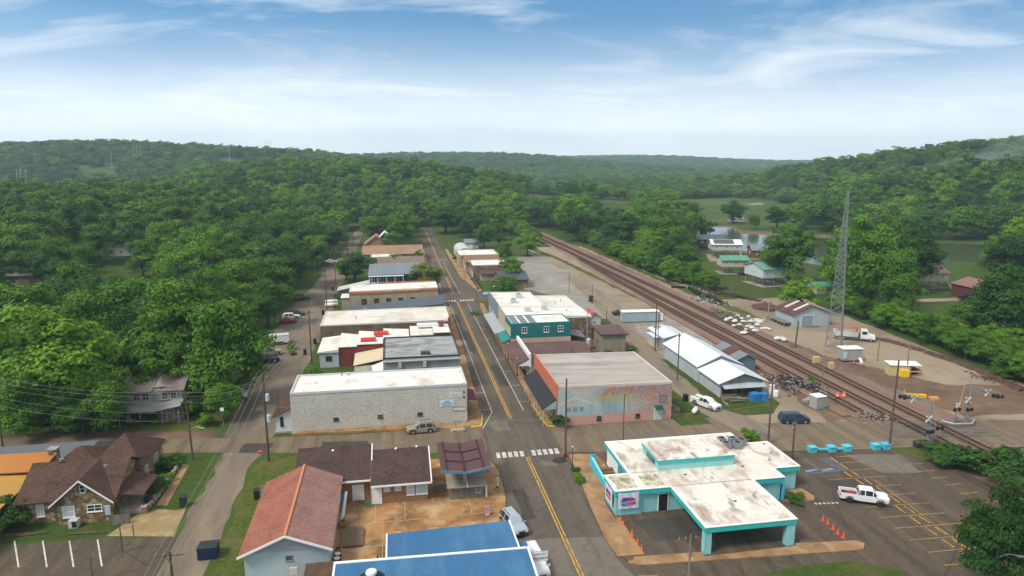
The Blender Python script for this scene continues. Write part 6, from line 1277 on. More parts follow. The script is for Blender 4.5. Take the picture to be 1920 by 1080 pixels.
car('parked_minivan', 'dark blue minivan parked on the gravel by the railway', 'minivan', 1488, 792, -8, 'van', paint('dark_blue', (.025,.045,.075)), scale=.98)
t = car('pickup_truck', 'white crew cab pickup with red load parked in the car park', 'pickup truck', 1618, 941, -27, 'pickup', paint('white', (.72,.72,.72)), lift=.14)
s = MB(); s.obox(-1.5,.2,.88,1.12,.8,.6,.3); s.obox(-2.2,-.3,.88,1.05,.5,.5,.6); x, y = G(1618,941)
o = s.build('bed_cargo', P('red_cargo', (.35,.03,.06)), t)
s = MB(); s.box(-2.79,-.84,-.85,.85,.861,.9); s.build('bed_liner', BLACK, t); s = MB(); s.obox(-1.6,-.4,.87,1.02,1.,.5,-.2); s.build('bed_liner_cargo', P('teal_cargo', (.05,.2,.2)), t)
t = car('utility_pickup', 'white utility pickup with tool boxes on the lane beside the mural building', 'pickup truck', 1323, 763, -66, 'pickup', paint('white', (.72,.72,.72)))
s = MB(); s.box(-2.85,-.9,-.97,-.55,1.17,1.42); s.box(-2.85,-.9,.55,.97,1.17,1.42); s.build('tool_box', WHITE, t)
car('parked_suv', 'silver blue SUV parked nose towards the viewer at the restaurant yard', 'suv', 963, 990, -76, 'suv', paint('silver_blue', (.32,.38,.43)), scale=1.05, rackm=TRIMB)
car('parked_van', 'white van parked beside the RESTAURANT sign', 'van', 1003, 1065, -84, 'van', paint('white', (.72,.72,.72)), scale=1.05)
car('parked_car', 'red saloon car parked along the alley', 'car', 541, 606, 15, 'sedan', paint('red', (.35,.015,.02)))
car('parked_suv', 'white SUV parked between red car and dark car by the alley', 'suv', 546, 598, 12, 'suv', paint('white', (.72,.72,.72)))
car('parked_suv', 'dark grey SUV parked behind the white SUV by the alley', 'suv', 556, 592, 10, 'suv', paint('dark_grey', (.035,.04,.045)))
car('parked_suv', 'black SUV parked facing the alley beyond the row of parked cars', 'suv', 566, 563, 20, 'suv', paint('black', (.012,.012,.014)))
car('pickup_truck', 'dark blue pickup parked in the shade nearest the big trees', 'pickup truck', 498, 681, 22, 'pickup', paint('navy', (.012,.018,.035)))
car('pickup_truck', 'tan pickup parked behind the dark blue pickup', 'pickup truck', 503, 667, 20, 'pickup', paint('beige', (.3,.26,.18)))
car('parked_suv', 'dark SUV at the narrow part of the upper alley', 'suv', 612, 498, 10, 'suv', paint('dark_grey', (.035,.04,.045)))
car('parked_car', 'white car parked behind the dark SUV on the upper alley', 'car', 621, 493, 10, 'sedan', paint('white', (.72,.72,.72)))
car('parked_van', 'white and dark van half hidden under the dark alley tree', 'van', 448, 745, -60, 'van', paint('dull_white', (.4,.4,.4)))
car('parked_car', 'dark car parked beside the grey office container', 'car', 1163, 590, 12, 'sedan', paint('black', (.012,.012,.014)))
car('parked_suv', 'white SUV on the grass near the brown cabin', 'suv', 1848, 585, -5, 'suv', paint('white', (.72,.72,.72)))
car('pickup_truck', 'dark pickup beside the brown cabin wall', 'pickup truck', 1815, 563, -4, 'pickup', paint('navy', (.012,.018,.035)))
car('parked_car', 'dark blue car under the cream stilt house', 'car', 1395, 516, -20, 'sedan', paint('navy', (.012,.018,.035)))
# trailer, camper, lorry
x, y = G(524, 645); t = thing('cargo_trailer', 'white enclosed cargo trailer parked beside the alley', 'trailer', (x, y, .02), rad(12), None, True)
b = MB(); b.sideprism([(-2.2,.5),(1.7,.5),(2.2,.8),(2.2,2.3),(-2.2,2.3)], 'y', -1.05, 1.05); b.build('body', WHITE, t); b = MB(); b.box(-2.25,2.25,-1.1,1.1,2.303,2.36); b.build('roof', P('pale_grey_trim', (.5,.53,.55)), t)
b = MB(); b.path([(2.2,-.5,.5),(3.3,0,.5)], .05); b.path([(2.2,.5,.5),(3.3,0,.5)], .05); b.build('hitch', DARKST, t)
for X in (-.5,.4):
    for s in (-1,1): w = MB(); w.tube((X,s*.95,.36),(X,s*1.15,.36),.36,n=12); o = w.build('wheel', TYRE, t); w = MB(); w.tube((X,s*1.152,.36),(X,s*1.16,.36),.2,n=10); w.build('rim', RIM, o)
b = MB(); b.obox(-.05, -1.12, .7, .82, 2., .2); b.build('mudguard', BLACK, t)
x, y = G(1380, 417); t = thing('camper_van', 'long white camper parked on the far river bank', 'camper', (x, y, .05), rad(-12), None, True)
b = MB(); b.sideprism([(-5.2,.6),(4.6,.6),(5.2,1.4),(5.,3.3),(-5.2,3.3)], 'y', -1.25, 1.25); b.build('body', WHITE, t); b = MB(); [b.box(a,a+1.2,-1.27,-1.252,1.7,2.5) for a in (-4,-1.8,1,3)]; b.build('window', CGLASS, t); b = MB(); b.box(-.5,.2,-1.3,-1.252,.7,2.6); b.build('door', P('pale_grey_trim', (.5,.53,.55)), t)
for X in (-1,.1):
    for s in (-1,1): w = MB(); w.tube((X,s*1.05,.4),(X,s*1.25,.4),.4,n=10); w.build('wheel', TYRE, t)
x, y = G(1600, 637); t = thing('boom_truck', 'white lorry with dump bed and orange crane arm in the rail yard', 'truck', (x, y, .02), rad(-33), None, True)
b = MB(); b.sideprism([(1.4,.7),(4.6,.7),(4.6,1.5),(3.3,1.75),(2.9,2.75),(1.5,2.75)], 'y', -1.15, 1.15); b.build('cab', WHITE, t)
b = MB(); b.slab((2.93,-.95,2.6),(2.93,.95,2.6),(3.3,.95,1.82),(3.3,-.95,1.82), .01); b.box(1.75,2.8,-1.17,-1.152,1.8,2.5); b.box(1.75,2.8,1.152,1.17,1.8,2.5); b.build('cab_window', CGLASS, t)
b = MB(); b.box(-4.4,1.3,-.5,.5,.6,.9); b.build('chassis', DARKST, t); b = MB(); b.box(-4.6,.9,-1.2,-1.08,.95,2.2); b.box(-4.6,.9,1.08,1.2,.95,2.2); b.box(-4.6,-4.5,-1.08,1.08,.95,2.2); b.box(.8,.9,-1.08,1.08,.95,2.4); b.box(-4.5,.8,-1.08,1.08,.93,1.3); b.build('dump_bed', P('dusty_white', (.6,.58,.54), .6), t)
b = MB(); b.tube((.6,.2,1.3),(.6,.2,3.2),.2,n=8); b.tube((.6,.2,3.1),(-4.2,.6,2.6),.18,.12,8); b.tube((-4.2,.6,2.6),(-2.2,.7,2.0),.12,n=6); b.build('crane_arm', P('orange_red_crane', (.75,.1,.03), .5), t)
for X in (3.7,-2.2,-3.3):
    for s in (-1,1): w = MB(); w.tube((X,s*.8,.5),(X,s*1.15,.5),.5,n=12); o = w.build('wheel', TYRE, t); w = MB(); w.tube((X,s*1.152,.5),(X,s*1.165,.5),.28,n=10); w.build('rim', RIM, o)
b = MB(); b.obox(4.66,0,.5,1.4,.12,1.7); b.build('grille', DARKST, t)
# ------------------------------------------------------------------ poles and wires
def pole(name, label, px, py, h, arms=((.6,1.2),), r=.15, lean=(0,0), tr=0, lamp=0, loc=None, m=None, a=0., cat='utility pole', cc=None):
    x, y = loc or G(px, py); t = thing(name, label, cat, (x, y, 0), 0, None, True)
    T = (lean[0], lean[1], h)
    b = MB(); b.tube((0,0,-.3), T, r, r*.7, 9); b.build('shaft', m or WOODP, t)
    for dz, L in arms:
        b = MB(); c, s = math.cos(a)*L, math.sin(a)*L; zz = h-dz
        b.tube((T[0]-c,T[1]-s,zz),(T[0]+c,T[1]+s,zz), .06, n=5); b.tube((T[0]-c*.5,T[1]-s*.5,zz),(T[0],T[1],zz-.6), .03, n=4); b.tube((T[0]+c*.5,T[1]+s*.5,zz),(T[0],T[1],zz-.6), .03, n=4)
        o = b.build('crossarm', WOODP, t)
        for k in (-1,-.45,.45,1): q = MB(); q.tube((T[0]+c*k,T[1]+s*k,zz+.06),(T[0]+c*k,T[1]+s*k,zz+.28),.06,.04,6); q.build('insulator', P('insulator_grey', (.3,.3,.3)), o)
    for k in range(tr):
        b = MB(); z = h*.75-k*3.2; b.tube((.45,-.1,z-.5),(.45,-.1,z+.5),.28,n=10); b.tube((.45,-.1,z+.5),(.45,-.1,z+.62),.2,.1,8); b.build('transformer', P('grey_transformer', (.5,.53,.55), .5), t)
    if lamp: b = MB(); b.path([(0,0,h*lamp),(.9,-.3,h*lamp+.5),(1.7,-.6,h*lamp+.4)], .035); b.obox(1.9,-.66,h*lamp+.3,h*lamp+.42,.6,.25,-.3); b.build('lamp_arm', STEEL, t)
    return (x+T[0], y+T[1], h)
A1 = pole('utility_pole', 'tall red brown pole with transformers at the alley corner', 504, 865, 13.2, ((.5,1.3),), .19, tr=2)
A0 = pole('utility_pole', 'short pole top with crossarm at the bottom edge by the alley', 320, 1080, 9.5, ((.4,1.2),), loc=G(318,1034,9.5))
B1 = pole('utility_pole', 'leaning pole with many wires in front of the derelict house', 362, 862, 10.6, ((.3,1.1),(1.6,.8)), .15, lean=(-.25,0), lamp=.45)
B0 = pole('utility_pole', 'weathered pole at the left edge of the side street', 8, 856, 12.5, ((.5,1.2),))
pole('utility_pole', 'plain brown pole at the main street corner by the crosswalk', 1060, 856, 12.2, (), .17)
pole('utility_pole', 'slim dark pole behind the aqua building roof', 1168, 833, 8.2, (), .1)
pole('utility_pole', 'tall pole right of the aqua building beside the minivan', 1440, 832, 11.4, (), .16)
pole('utility_pole', 'short dark pole with hardware by the car park entrance', 1485, 862, 6.2, ((.6,.3),(1.4,.35)), .16)
D1 = pole('utility_pole', 'tall pole beside the turquoise barrier at the level crossing', 1667, 842, 14.2, (), .16)
pole('utility_pole', 'grey pole with twin lamp arms before the aqua canopy', 1275, 1075, 5.6, ((.5,1.25),), .13, m=TIMBER, loc=(29.4,60.6))
E1 = pole('utility_pole', 'tall alley pole beside the white and red store', 585, 690, 12.6, ((.5,1.1),), .17)
E2 = pole('utility_pole', 'alley pole beside the white tanks', 613, 580, 12.5, ((.5,1.1),), .15)
E3 = pole('utility_pole', 'alley pole beside the balcony building', 630, 543, 14, ((.5,1.1),), .15)
E4 = pole('utility_pole', 'far alley pole near the orange gable house', 652, 480, 13, ((.5,1.1),), .15)
E5 = pole('utility_pole', 'farther alley pole where the alley climbs', 663, 462, 13, ((.5,1.1),), .15)
pole('utility_pole', 'thin pole on the left verge by the parked cars', 516, 605, 11, (), .12)
pole('utility_pole', 'thin pole behind the white annex by the alley', 525, 808, 7.2, (), .09)
pole('utility_pole', 'pole at the left verge further up the alley', 565, 520, 10, ((.5,.9),), .12)
pole('utility_pole', 'pole rising behind the mural building by the lane', 1270, 712, 9.6, ((.5,.3),), .14)
pole('utility_pole', 'tall pole beside the small white office', 1228, 658, 11.5, (), .17)
pole('utility_pole', 'second thinner pole beside the small white office', 1233, 652, 8.2, (), .1)
pole('utility_pole', 'pole with lamp behind the teal building', 1100, 662, 10, (), .11, m=STEEL, lamp=.93)
pole('utility_pole', 'dark leaning post in the rail yard near the barn', 1491, 650, 6.2, (), .2, lean=(.3,0))
pole('utility_pole', 'pale pole at the left of the rail yard barn', 1440, 597, 5.8, (), .13, m=STEEL)
pole('utility_pole', 'grey pole in the yard beside the lorry', 1645, 678, 6.2, (), .13, m=TIMBER)
pole('utility_pole', 'grey pole behind the yellow yard shed', 1699, 705, 7, (), .13, m=TIMBER)
pole('utility_pole', 'thin pole in the track bed beside the scrap heap', 1540, 738, 5.6, (), .11, m=TIMBER)
pole('utility_pole', 'pole by the far edge of the gravel lane', 1137, 606, 5, (), .1); pole('utility_pole', 'pole beside the grass along the lane', 1110, 570, 6, (), .1); pole('utility_pole', 'pole near the far lane bend', 1067, 548, 7, (), .1)
pole('utility_pole', 'dark roadside pole right of the road crest', 813, 442, 15, ((.5,1.),), .15); pole('utility_pole', 'roadside pole near the far crossing', 883, 523, 9, (), .11)
pole('utility_pole', 'pole at the bottom right over the car park', 1800, 1110, 6.6, (), .16, loc=(57.,51.5), lamp=.85); pole('utility_pole', 'dark post between the parking rows and the slab', 230, 1036, 3.6, (), .08, loc=G(230,1036)); pole('utility_pole', 'short dark post beside the buff concrete slab', 251, 1006, 1.6, (), .07)
pole('utility_pole', 'short pole with a dark board at the bottom of the car park', 175, 1095, 3.2, (), .07)
WIRE = P('wire_grey', (.3,.3,.31), .5)
def wires(label, a, c, offs, sag=.8, r=.013):
    o = thing('overhead_wires', label, 'wires', a, 0, None)
    for dx, dy, dz in offs:
        p = Vector(a)+Vector((dx,dy,dz)); q = Vector(c)+Vector((dx,dy,dz)); pts = []
        for i in range(9): u = i/8; v = p.lerp(q, u); v.z -= sag*4*u*(1-u); pts.append(tuple(v))
        b = MB(); b.path(pts, r, 4); b.build('wire', WIRE, o)
o3 = [(-1.2,0,-.2),(-.5,0,-.2),(.5,0,-.2),(1.2,0,-.2)]
wires('bundle of wires over the near alley', A0, A1, o3[:3], .8); wires('bundle of wires along the alley behind the white brick store', A1, E1, o3, 1.); wires('wires along the alley by the stone store', E1, E2, o3[1:3], 1.2); wires('wires along the upper alley', E2, E3, o3[1:3], 1.); wires('wires along the climbing alley', E3, E4, o3[1:3], 1.2)
wires('wires crossing in front of the big left trees', B0, B1, [(0,.8,-.4),(0,-.8,-.4),(0,0,-1.6),(0,0,-3.2),(0,.3,-4.6)], .9); wires('wires from the leaning pole to the alley corner pole', B1, A1, [(0,.8,-.4),(0,-.8,-.4),(0,0,-1.7)], .8)
wires('long wires over the side street to the level crossing', A1, G(1060,856)+(10.5,), [(0,0,-4.5)], 1.); wires('low wires along the mural building', G(1060,856)+(6.,), G(1440,832)+(6.5,), [(0,0,0)], .6)
wires('wires trailing off the bottom edge along the alley', (-21.6,40,9), A0, o3[:3], .8)
# lattice mast
x, y = 101.5, 139.5; t = thing('lattice_mast', 'tall grey steel lattice mast in the rail yard', 'mast', (x, y, 0), rad(20), None, True); t.rotation_euler = (rad(.7), rad(-2.0), rad(20))
MAST = P('dull_mast_steel', (.24,.245,.25), .6, .15, .4, .3); HM = 36.5; legs = [(math.cos(k*2.094), math.sin(k*2.094)) for k in range(3)]
def lr(z): return 2.0*(1-z/HM)+.26
for k in range(3):
    b = MB(); zs = [0,6,12,18,24,30,HM]
    for z0, z1 in zip(zs[:-1], zs[1:]): b.tube((legs[k][0]*lr(z0),legs[k][1]*lr(z0),z0),(legs[k][0]*lr(z1),legs[k][1]*lr(z1),z1),.13-.002*z0,n=6)
    b.build('leg', MAST, t)
for k in range(3):
    b = MB(); p, q = legs[k], legs[(k+1) % 3]; z = 0
    while z < HM-1:
        s = max(1.1, lr(z)*1.05); z1 = min(HM, z+s)
        A = lambda L, zz: (L[0]*lr(zz), L[1]*lr(zz), zz)
        b.tube(A(p,z),A(q,z1),.055,n=4); b.tube(A(q,z),A(p,z1),.055,n=4); b.tube(A(p,z1),A(q,z1),.05,n=4); z = z1
    b.build('bracing', MAST, t)
b = MB(); b.tube((.3,0,HM-4),(.3,0,HM+3.2),.05); b.tube((-.9,0,HM-8),(-.9,0,HM-3),.05)
for z in (HM+2.6,HM+1.6,HM+.4): b.tube((-.2,0,z),(.9,0,z),.03,n=4)
b.build('top_antenna', MAST, t)
for z, L in ((27,2.2),(20.5,1.4),(13,1.6),(8.5,1.2)):
    b = MB(); b.tube((-.2,-.2,z),(-L-.6,.6,z),.04,n=4); b.tube((-L-.6,.6,z-1.2),(-L-.6,.6,z+1.4),.05,n=5); b.build('side_antenna', MAST, t)
# transmission poles on the far left hill
for px, py, d in ((30,318,860),(38,322,860),(47,320,860),(252,295,990),(258,296,990),(265,295,990),(498,293,1060),(503,294,1060),(508,294,1060),(210,308,950),(431,303,1010)):
    X, Y, Z = SK(px, py, d); zt = TZ(X, Y); t = thing('transmission_pole', 'pale transmission pole standing on the cleared strip of far left hill', 'pole', (X, Y, min(Z, zt)), 0, 'transmission poles on the far hill', True)
    b = MB(); b.tube((0,0,0),(0,0,24),.35,.2,6); b.build('shaft', P('pale_pole', (.5,.5,.48)), t); b = MB(); b.tube((-2.5,0,22),(2.5,0,22),.15,n=4); b.build('crossarm', P('pale_pole', (.5,.5,.48)), t)
# ------------------------------------------------------------------ railway
RUST = P('rusted_rail', (.06,.028,.02), .6, .25, .4, .3); TIEM = stained('creosoted_tie', (.125,.08,.062), [((.19,.125,.1,1), (1.5,1.5,1.5), .45, .7, .7)], .95)
def track(label, pts, y1=None):
    t = thing('railway_track', label, 'railway track', (pts[0][0], pts[0][1], 0))
    for s in (-.72, .72):
        b = MB()
        for (a, c), (d, e) in zip(pts[:-1], pts[1:]): b.slab((a+s-.05,c,.26),(a+s+.05,c,.26),(d+s+.05,e,.26),(d+s-.05,e,.26), .16)
        b.build('rail', RUST, t)
    b = MB()
    for (a, c), (d, e) in zip(pts[:-1], pts[1:]):
        n = int(abs(e-c)/.62)
        for i in range(n):
            u = (i+.5)/n; X = a+(d-a)*u; Y = c+(e-c)*u; b.obox(X+R.uniform(-.06,.06), Y, .02, .1, 2.6, .22, R.uniform(-.02,.02))
    b.build('ties', TIEM, t, kind='stuff')
track('right main railway track through the yard', [(88.4,40),(88.3,100),(88.6,130),(88.6,180),(87.6,240),(85.6,320),(82,420)])
track('middle railway track beside the main one', [(84.2,40),(83.9,100),(83.6,130),(83.2,190),(82.8,240),(81.6,310),(78.6,420)])
track('short spur track ending before the level crossing', [(79.7,101.5),(79.5,125),(79.4,170),(79.6,230),(80.6,290)])
b = MB(); b.prism([(75.2,100),(76.6,99.8),(76.4,150),(75.8,200),(75.2,150)], 0, [.3,.4,.5,.4,.3]); b.build('ballast_bank', BALLAST, kind='structure')
def xbuck(b, c, L, a=.0):
    for s in (1,-1): b.tube((c[0]-L*math.cos(a)*.7,c[1]-L*math.sin(a)*.7,c[2]-s*L*.7),(c[0]+L*math.cos(a)*.7,c[1]+L*math.sin(a)*.7,c[2]+s*L*.7),.13,n=4)
def signal(label, px, py, h, side, L, loc=None):
    x, y = loc or G(px, py); t = thing('crossing_signal', label, 'crossing signal', (x, y, 0), 0, None, True)
    b = MB(); b.tube((0,0,0),(0,0,h),.19,.15,10); b.obox(0,0,0,1.1,.5,.5); b.build('mast', MAST, t)
    b = MB(); e = (side[0]*L, side[1]*L)
    for dx, dz in ((0,h-.1),(0,h-.9)): b.tube((0,0,dz),(e[0],e[1],dz+.1),.07,n=5)
    for k in range(8): u, v = k/8, (k+1)/8; b.tube((e[0]*u,e[1]*u,h-.9+.1*u),(e[0]*v,e[1]*v,h-.1+.1*v),.045,n=4); b.tube((e[0]*v,e[1]*v,h-.9+.1*v),(e[0]*v,e[1]*v,h-.1+.1*v),.045,n=4)
    b.build('cantilever', MAST, t)
    for u, zz, nm in ((.92,h-.6,0),(.78,h-.6,0),(0,2.4,0)):
        for s in (-.38,.38):
            q = MB(); X, Y = e[0]*u, e[1]*u-.25; q.tube((X+s,Y,zz),(X+s,Y-.05,zz),.33,n=12); q.tube((X+s,Y-.05,zz),(X+s,Y-.35,zz),.17,n=10); q.build('warning_light', BLACK, t)
    b = MB(); xbuck(b, (e[0]*.55,e[1]*.55-.2,h-.5), .75); b.build('crossbuck', P('dull_white_sign', (.5,.5,.48)), t); b = MB(); xbuck(b, (-.5,-.3,h*.62), .7); b.build('crossbuck', P('dull_white_sign', (.5,.5,.48)), t); return t
signal('grey crossing signal with long cantilever arm at the car park side', 1738, 835, 7.2, (-.35,.94), 5.2)
signal('grey crossing signal with cantilever arm on the far side of the tracks', 1812, 792, 6.6, (.3,-.95), 4.6)
x, y = G(1790,795); t = thing('crossing_gate', 'white and red crossing gate raised on the far side of the tracks', 'barrier', (x,y,0), 0, None, True); b = MB(); b.tube((0,0,0),(0,0,3.),.1); b.obox(0,0,.6,1.4,.5,.4); b.build('post', MAST, t)
b = MB(); b.tube((.2,0,1.2),(1.2,0,8.6),.05,n=5); b.build('gate_arm', P('red_white_arm', (.6,.3,.28)), t)
for s in (-.5,.4): q = MB(); q.tube((s,-.15,2.6),(s,-.2,2.6),.33,n=12); q.build('warning_light', BLACK, t)
b = MB(); xbuck(b,(0,-.2,3.4),.5); b.build('crossbuck', P('dull_white_sign', (.5,.5,.48)), t)
x, y = G(1750,830); t = thing('crossing_gate', 'crossing gate post with raised arm beside the car park', 'barrier', (x,y,0), 0, None, True); b = MB(); b.tube((0,0,0),(0,0,3.),.1); b.obox(0,0,.6,1.4,.5,.4); b.build('post', MAST, t); b = MB(); b.tube((.2,0,1.2),(-.5,.4,7.),.05,n=5); b.build('gate_arm', P('red_white_arm', (.6,.3,.28)), t)
for s in (.3,1.1): q = MB(); q.tube((s,-.15,2.4),(s,-.2,2.4),.33,n=12); q.build('warning_light', BLACK, t)
t = thing('guard_rail', 'pale steel guard rail round the far crossing signal', 'guard rail', G(1795,796)+(0,), 0, None, True); b = MB(); b.path([(-2.6,.6,.6),(-1.6,-1,.6),(1.6,-1.3,.6),(3.4,.2,.6)], .16, 6); b.build('rail', STEEL, t)
for p in ((-2.6,.6),(-1.6,-1),(1.6,-1.3),(3.4,.2)): b = MB(); b.tube((p[0],p[1],0),(p[0],p[1],.6),.07); b.build('post', TIMBER, t)
b = MB(); b.obox(0,0,0,1.,1.4,.8); x, y = G(1722,838); tag(b.build('relay_box', DARKST, at=(x,y,0)), 'low dark equipment box beside the near crossing signal', 'box'); bpy.data.objects['relay_box'].location = (x, y, 0)
bpy.data.objects['relay_box'].data.transform(Matrix.Translation((x, y, 0)))
# ------------------------------------------------------------------ yard things
def at_px(name, label, cat, px, py, a=0, group=None, z=0.02):
    x, y = G(px, py); return thing(name, label, cat, (x, y, z), a, group, True)
t = at_px('yard_shed', 'cream open sided yard shed with white roof beside a yellow tank', 'shed', 1688, 702, -.25); b = MB(); b.box(-2.6,1.2,-1.2,1.2,0,2.2); b.box(1.25,3.2,-1.2,-1.1,.9,1.1); b.box(1.25,3.2,1.1,1.2,0,2.2); b.build('wall', P('cream_sheet_wall', (.5,.42,.2), .7), t); b = MB(); b.slab((-2.8,-1.4,2.35),(3.4,-1.4,2.35),(3.4,1.4,2.5),(-2.8,1.4,2.5), .1); b.build('roof', WHITE, t)
for X in (1.4,3.1): b = MB(); b.tube((X,-1.1,0),(X,-1.1,2.25),.05); b.build('post', STEEL, t)
t = at_px('yellow_tank', 'bright yellow square tank before the cream yard shed', 'tank', 1690, 704, -.2); b = MB(); b.obox(0,-1.0,.1,1.5,1.5,1.2); b.build('body', P('bright_yellow', (.8,.5,.02), .5), t); b = MB(); b.tube((0,-1.,1.5),(0,-1.,1.62),.25,n=10); b.build('cap', YELLOW, t)
t = at_px('red_tank', 'round dark red tank at the end of the cream yard shed', 'tank', 1719, 701, 0); b = MB(); b.tube((-.3,-.6,.7),(-.3,.6,.7),.6,n=14); b.build('barrel', P('dark_red_tank', (.3,.02,.04)), t); b = MB(); b.box(-.7,.1,-.5,.5,0,.2); b.build('cradle', DARKST, t)
t = at_px('equipment_hut', 'grey metal equipment hut at the foot of the mast', 'hut', 1592, 676, -.1); b = MB(); b.box(-2.2,2.2,-1.3,1.3,.4,2.9); b.build('wall', ribbed('hut_metal', (.36,.35,.33), 'x', .3), t); b = MB(); b.box(-2.35,2.35,-1.45,1.45,2.902,3.02); b.build('roof', WHITE, t); b = MB(); b.box(-2,2,-1,1,0,.39); b.build('base', DARKST, t); b = MB(); b.box(-2.2,-1.4,-1.42,-1.304,.9,2.4); b.build('cabinet', P('pale_blue_cabinet', (.5,.57,.62)), t)
b = MB(); b.slab((1.2,-2.4,.1),(1.9,-2.4,.1),(1.9,-1.4,1.),(1.2,-1.4,1.), .08); b.build('stair', WHITE, t)
for i, (px, py) in enumerate(((1612,675),(1626,680),(1615,668))):
    t = at_px('bollard', ('left','right','rear')[i]+' yellow steel post near the equipment hut', 'bollard', px, py); b = MB(); b.tube((0,0,0),(0,0,1.2),.1,n=8); b.build('post', YELLOW, t); b = MB(); b.ball((0,0,1.2),.1); b.build('cap', YELLOW, t)
for lb, px, py, s in (('wide new plywood crate beside the main track', 1530, 681, 1.35), ('narrow new plywood crate beside the main track', 1558, 692, .9)):
    t = at_px('plywood_crate', lb, 'crate', px, py, -.1); b = MB(); b.box(-s/2,s/2,-.45,.45,.12,1.45); b.build('panel', NEWWOOD, t); b = MB(); [b.box(x0,x0+.1,-.49,-.455,.1,1.5) for x0 in (-s/2,-.05,s/2-.1)]; b.build('batten', stained('pine_batten', (.6,.45,.25), []), t); b = MB(); b.box(-s/2,s/2,-.45,.45,0,.1); b.build('skid', TIMBER, t)
t = at_px('signal_cabinet', 'tall grey steel cabinet with pale roof near the minivan', 'cabinet', 1532, 765, .15); b = MB(); b.box(-1,1,-.9,.9,.1,2.3); b.build('case', ribbed('hut_metal', (.36,.35,.33), 'x', .3), t); b = MB(); b.box(-1.1,1.1,-1,1,2.301,2.42); b.build('roof', WHITE, t); b = MB(); b.box(-.5,.4,-.93,-.903,.2,2.1); b.build('door', STEEL, t)
t = at_px('steel_bundle', 'bundle of pale galvanized steel parts beside the grey cabinet', 'steel parts', 1512, 752, .6); b = MB()
for i in range(9): b.tube((-1.3,-.6+.28*(i % 4),.15+.2*(i//4)),(1.3,-.6+.28*(i % 4)+R.uniform(-.1,.1),.15+.2*(i//4)),.12,n=6)
b.build('bar', STEEL, t)
t = at_px('green_box', 'small green box on the ground beside the grey cabinet', 'box', 1548, 766, .2); b = MB(); b.box(-.6,.6,-.35,.35,0,.5); b.build('box_body', P('dull_green', (.1,.2,.14)), t); b = MB(); b.box(-.63,.63,-.38,.38,.502,.56); b.build('lid', P('dull_green', (.1,.2,.14)), t)
def heap(name, label, cat, px, py, lx, ly, h, n, mats, a=0, size=(.3,1.6)):
    x, y = G(px, py); o = None
    b = MB(); q = random.Random(px)
    for i in range(n):
        u, v = q.gauss(0,.33), q.gauss(0,.33); zz = max(0, h*(1-abs(u)*1.2-abs(v)*1.2))*q.random()
        X = x+u*lx*math.cos(a)-v*ly*math.sin(a); Y = y+u*lx*math.sin(a)+v*ly*math.cos(a); b.cm = q.randrange(len(mats))
        d = Vector((q.uniform(-1,1),q.uniform(-1,1),q.uniform(-.35,.35))).normalized()*q.uniform(*size)/2
        b.tube(Vector((X,Y,zz+.18))-d, Vector((X,Y,zz+.18))+d, q.uniform(.05,.16), n=5)
    return tag(b.build(name, mats, at=(x,y,0), kind='stuff'), label, cat)
SCR = [P('rusty_scrap', (.09,.05,.04), .8, .3), P('black_scrap', (.03,.028,.03), .7, .3), P('grey_scrap', (.25,.24,.24), .6, .2)]
heap('scrap_heap', 'heap of dark rusty track scrap beside the spur track', 'scrap heap', 1490, 721, 5.4, 9.5, 1.3, 420, SCR, .15, (.3,1.2))
heap('rubble_heap', 'heap of broken stone and scrap at the end of the spur', 'rubble', 1640, 782, 5, 3, .5, 130, [P('grey_rubble', (.25,.22,.19), .95, .3), SCR[0]], -.3, (.2,.7))
heap('scrap_row', 'row of tangled rusty rails along the far yard edge', 'scrap', 1375, 556, 18, 2.6, .6, 150, SCR[:2], -1.1, (.6,2.6))
heap('scrap_row', 'dark scrap along the yard beside the grey barn', 'scrap', 1340, 538, 12, 2.4, .6, 90, SCR, -1.0, (.5,2.))
heap('tie_pile', 'long pile of discarded grey ties between the tracks and the yard', 'tie pile', 1370, 594, 3.4, 14, .7, 240, [P('grey_ties', (.2,.17,.14), .95, .25), P('dark_ties', (.09,.075,.06), .95, .25), P('green_ties', (.13,.17,.12), .95, .25)], .1, (.8,2.4))
heap('junk_row', 'row of mixed junk and dark bins beside the black pipes', 'junk', 1333, 566, 4, 10, .9, 140, SCR+[P('white_junk', (.5,.5,.48))], .4, (.4,1.4))
b = MB(); q = random.Random(77); pl = [(114.5,150),(118,142),(119.6,134),(120.4,124),(119.6,114),(117.4,105)]; rows = []
for (a, c), (e, f) in zip(pl[:-1], pl[1:]):
    for k in range(9):
        u = k/9; X = a+(e-a)*u; Y = c+(f-c)*u; hh = q.uniform(.35,.8); ww = q.uniform(.9,1.5); rows.append([(X-ww,Y,.0),(X-ww*.5,Y+q.uniform(-.2,.2),hh*q.uniform(.5,.9)),(X+q.uniform(-.2,.2),Y,hh),(X+ww*.5,Y,hh*q.uniform(.5,.9)),(X+ww,Y,.0)])
n = len(rows); b.add([p for r_ in rows for p in r_], [(k*5+i, k*5+i+1, (k+1)*5+i+1, (k+1)*5+i) for k in range(n-1) for i in range(4)])
tag(b.build('earth_bank', stained('red_brown_bank', (.1,.055,.042), [((.05,.03,.025,1), (1.2,1.2,1.2), .45, .65, .9), ((.2,.13,.09,1), (.8,.8,.8), .55, .72, .7)], .95, (5., .6)), at=(118,128,0)), 'long low red brown bank of scrap along the far yard trees', 'bank')
heap('log_heap', 'low heap of brown logs at the near corner of the rail yard', 'logs', 1860, 712, 3, 6, .6, 60, [P('brown_log', (.12,.08,.06), .9, .2)], .5, (.5,1.6))
heap('timber_heap', 'heap of grey brown timber at the far end of the yard', 'timber heap', 1292, 528, 8, 7, 1.1, 160, [P('grey_ties', (.2,.17,.14)), P('brown_log', (.12,.08,.06))], 0, (.8,3.))
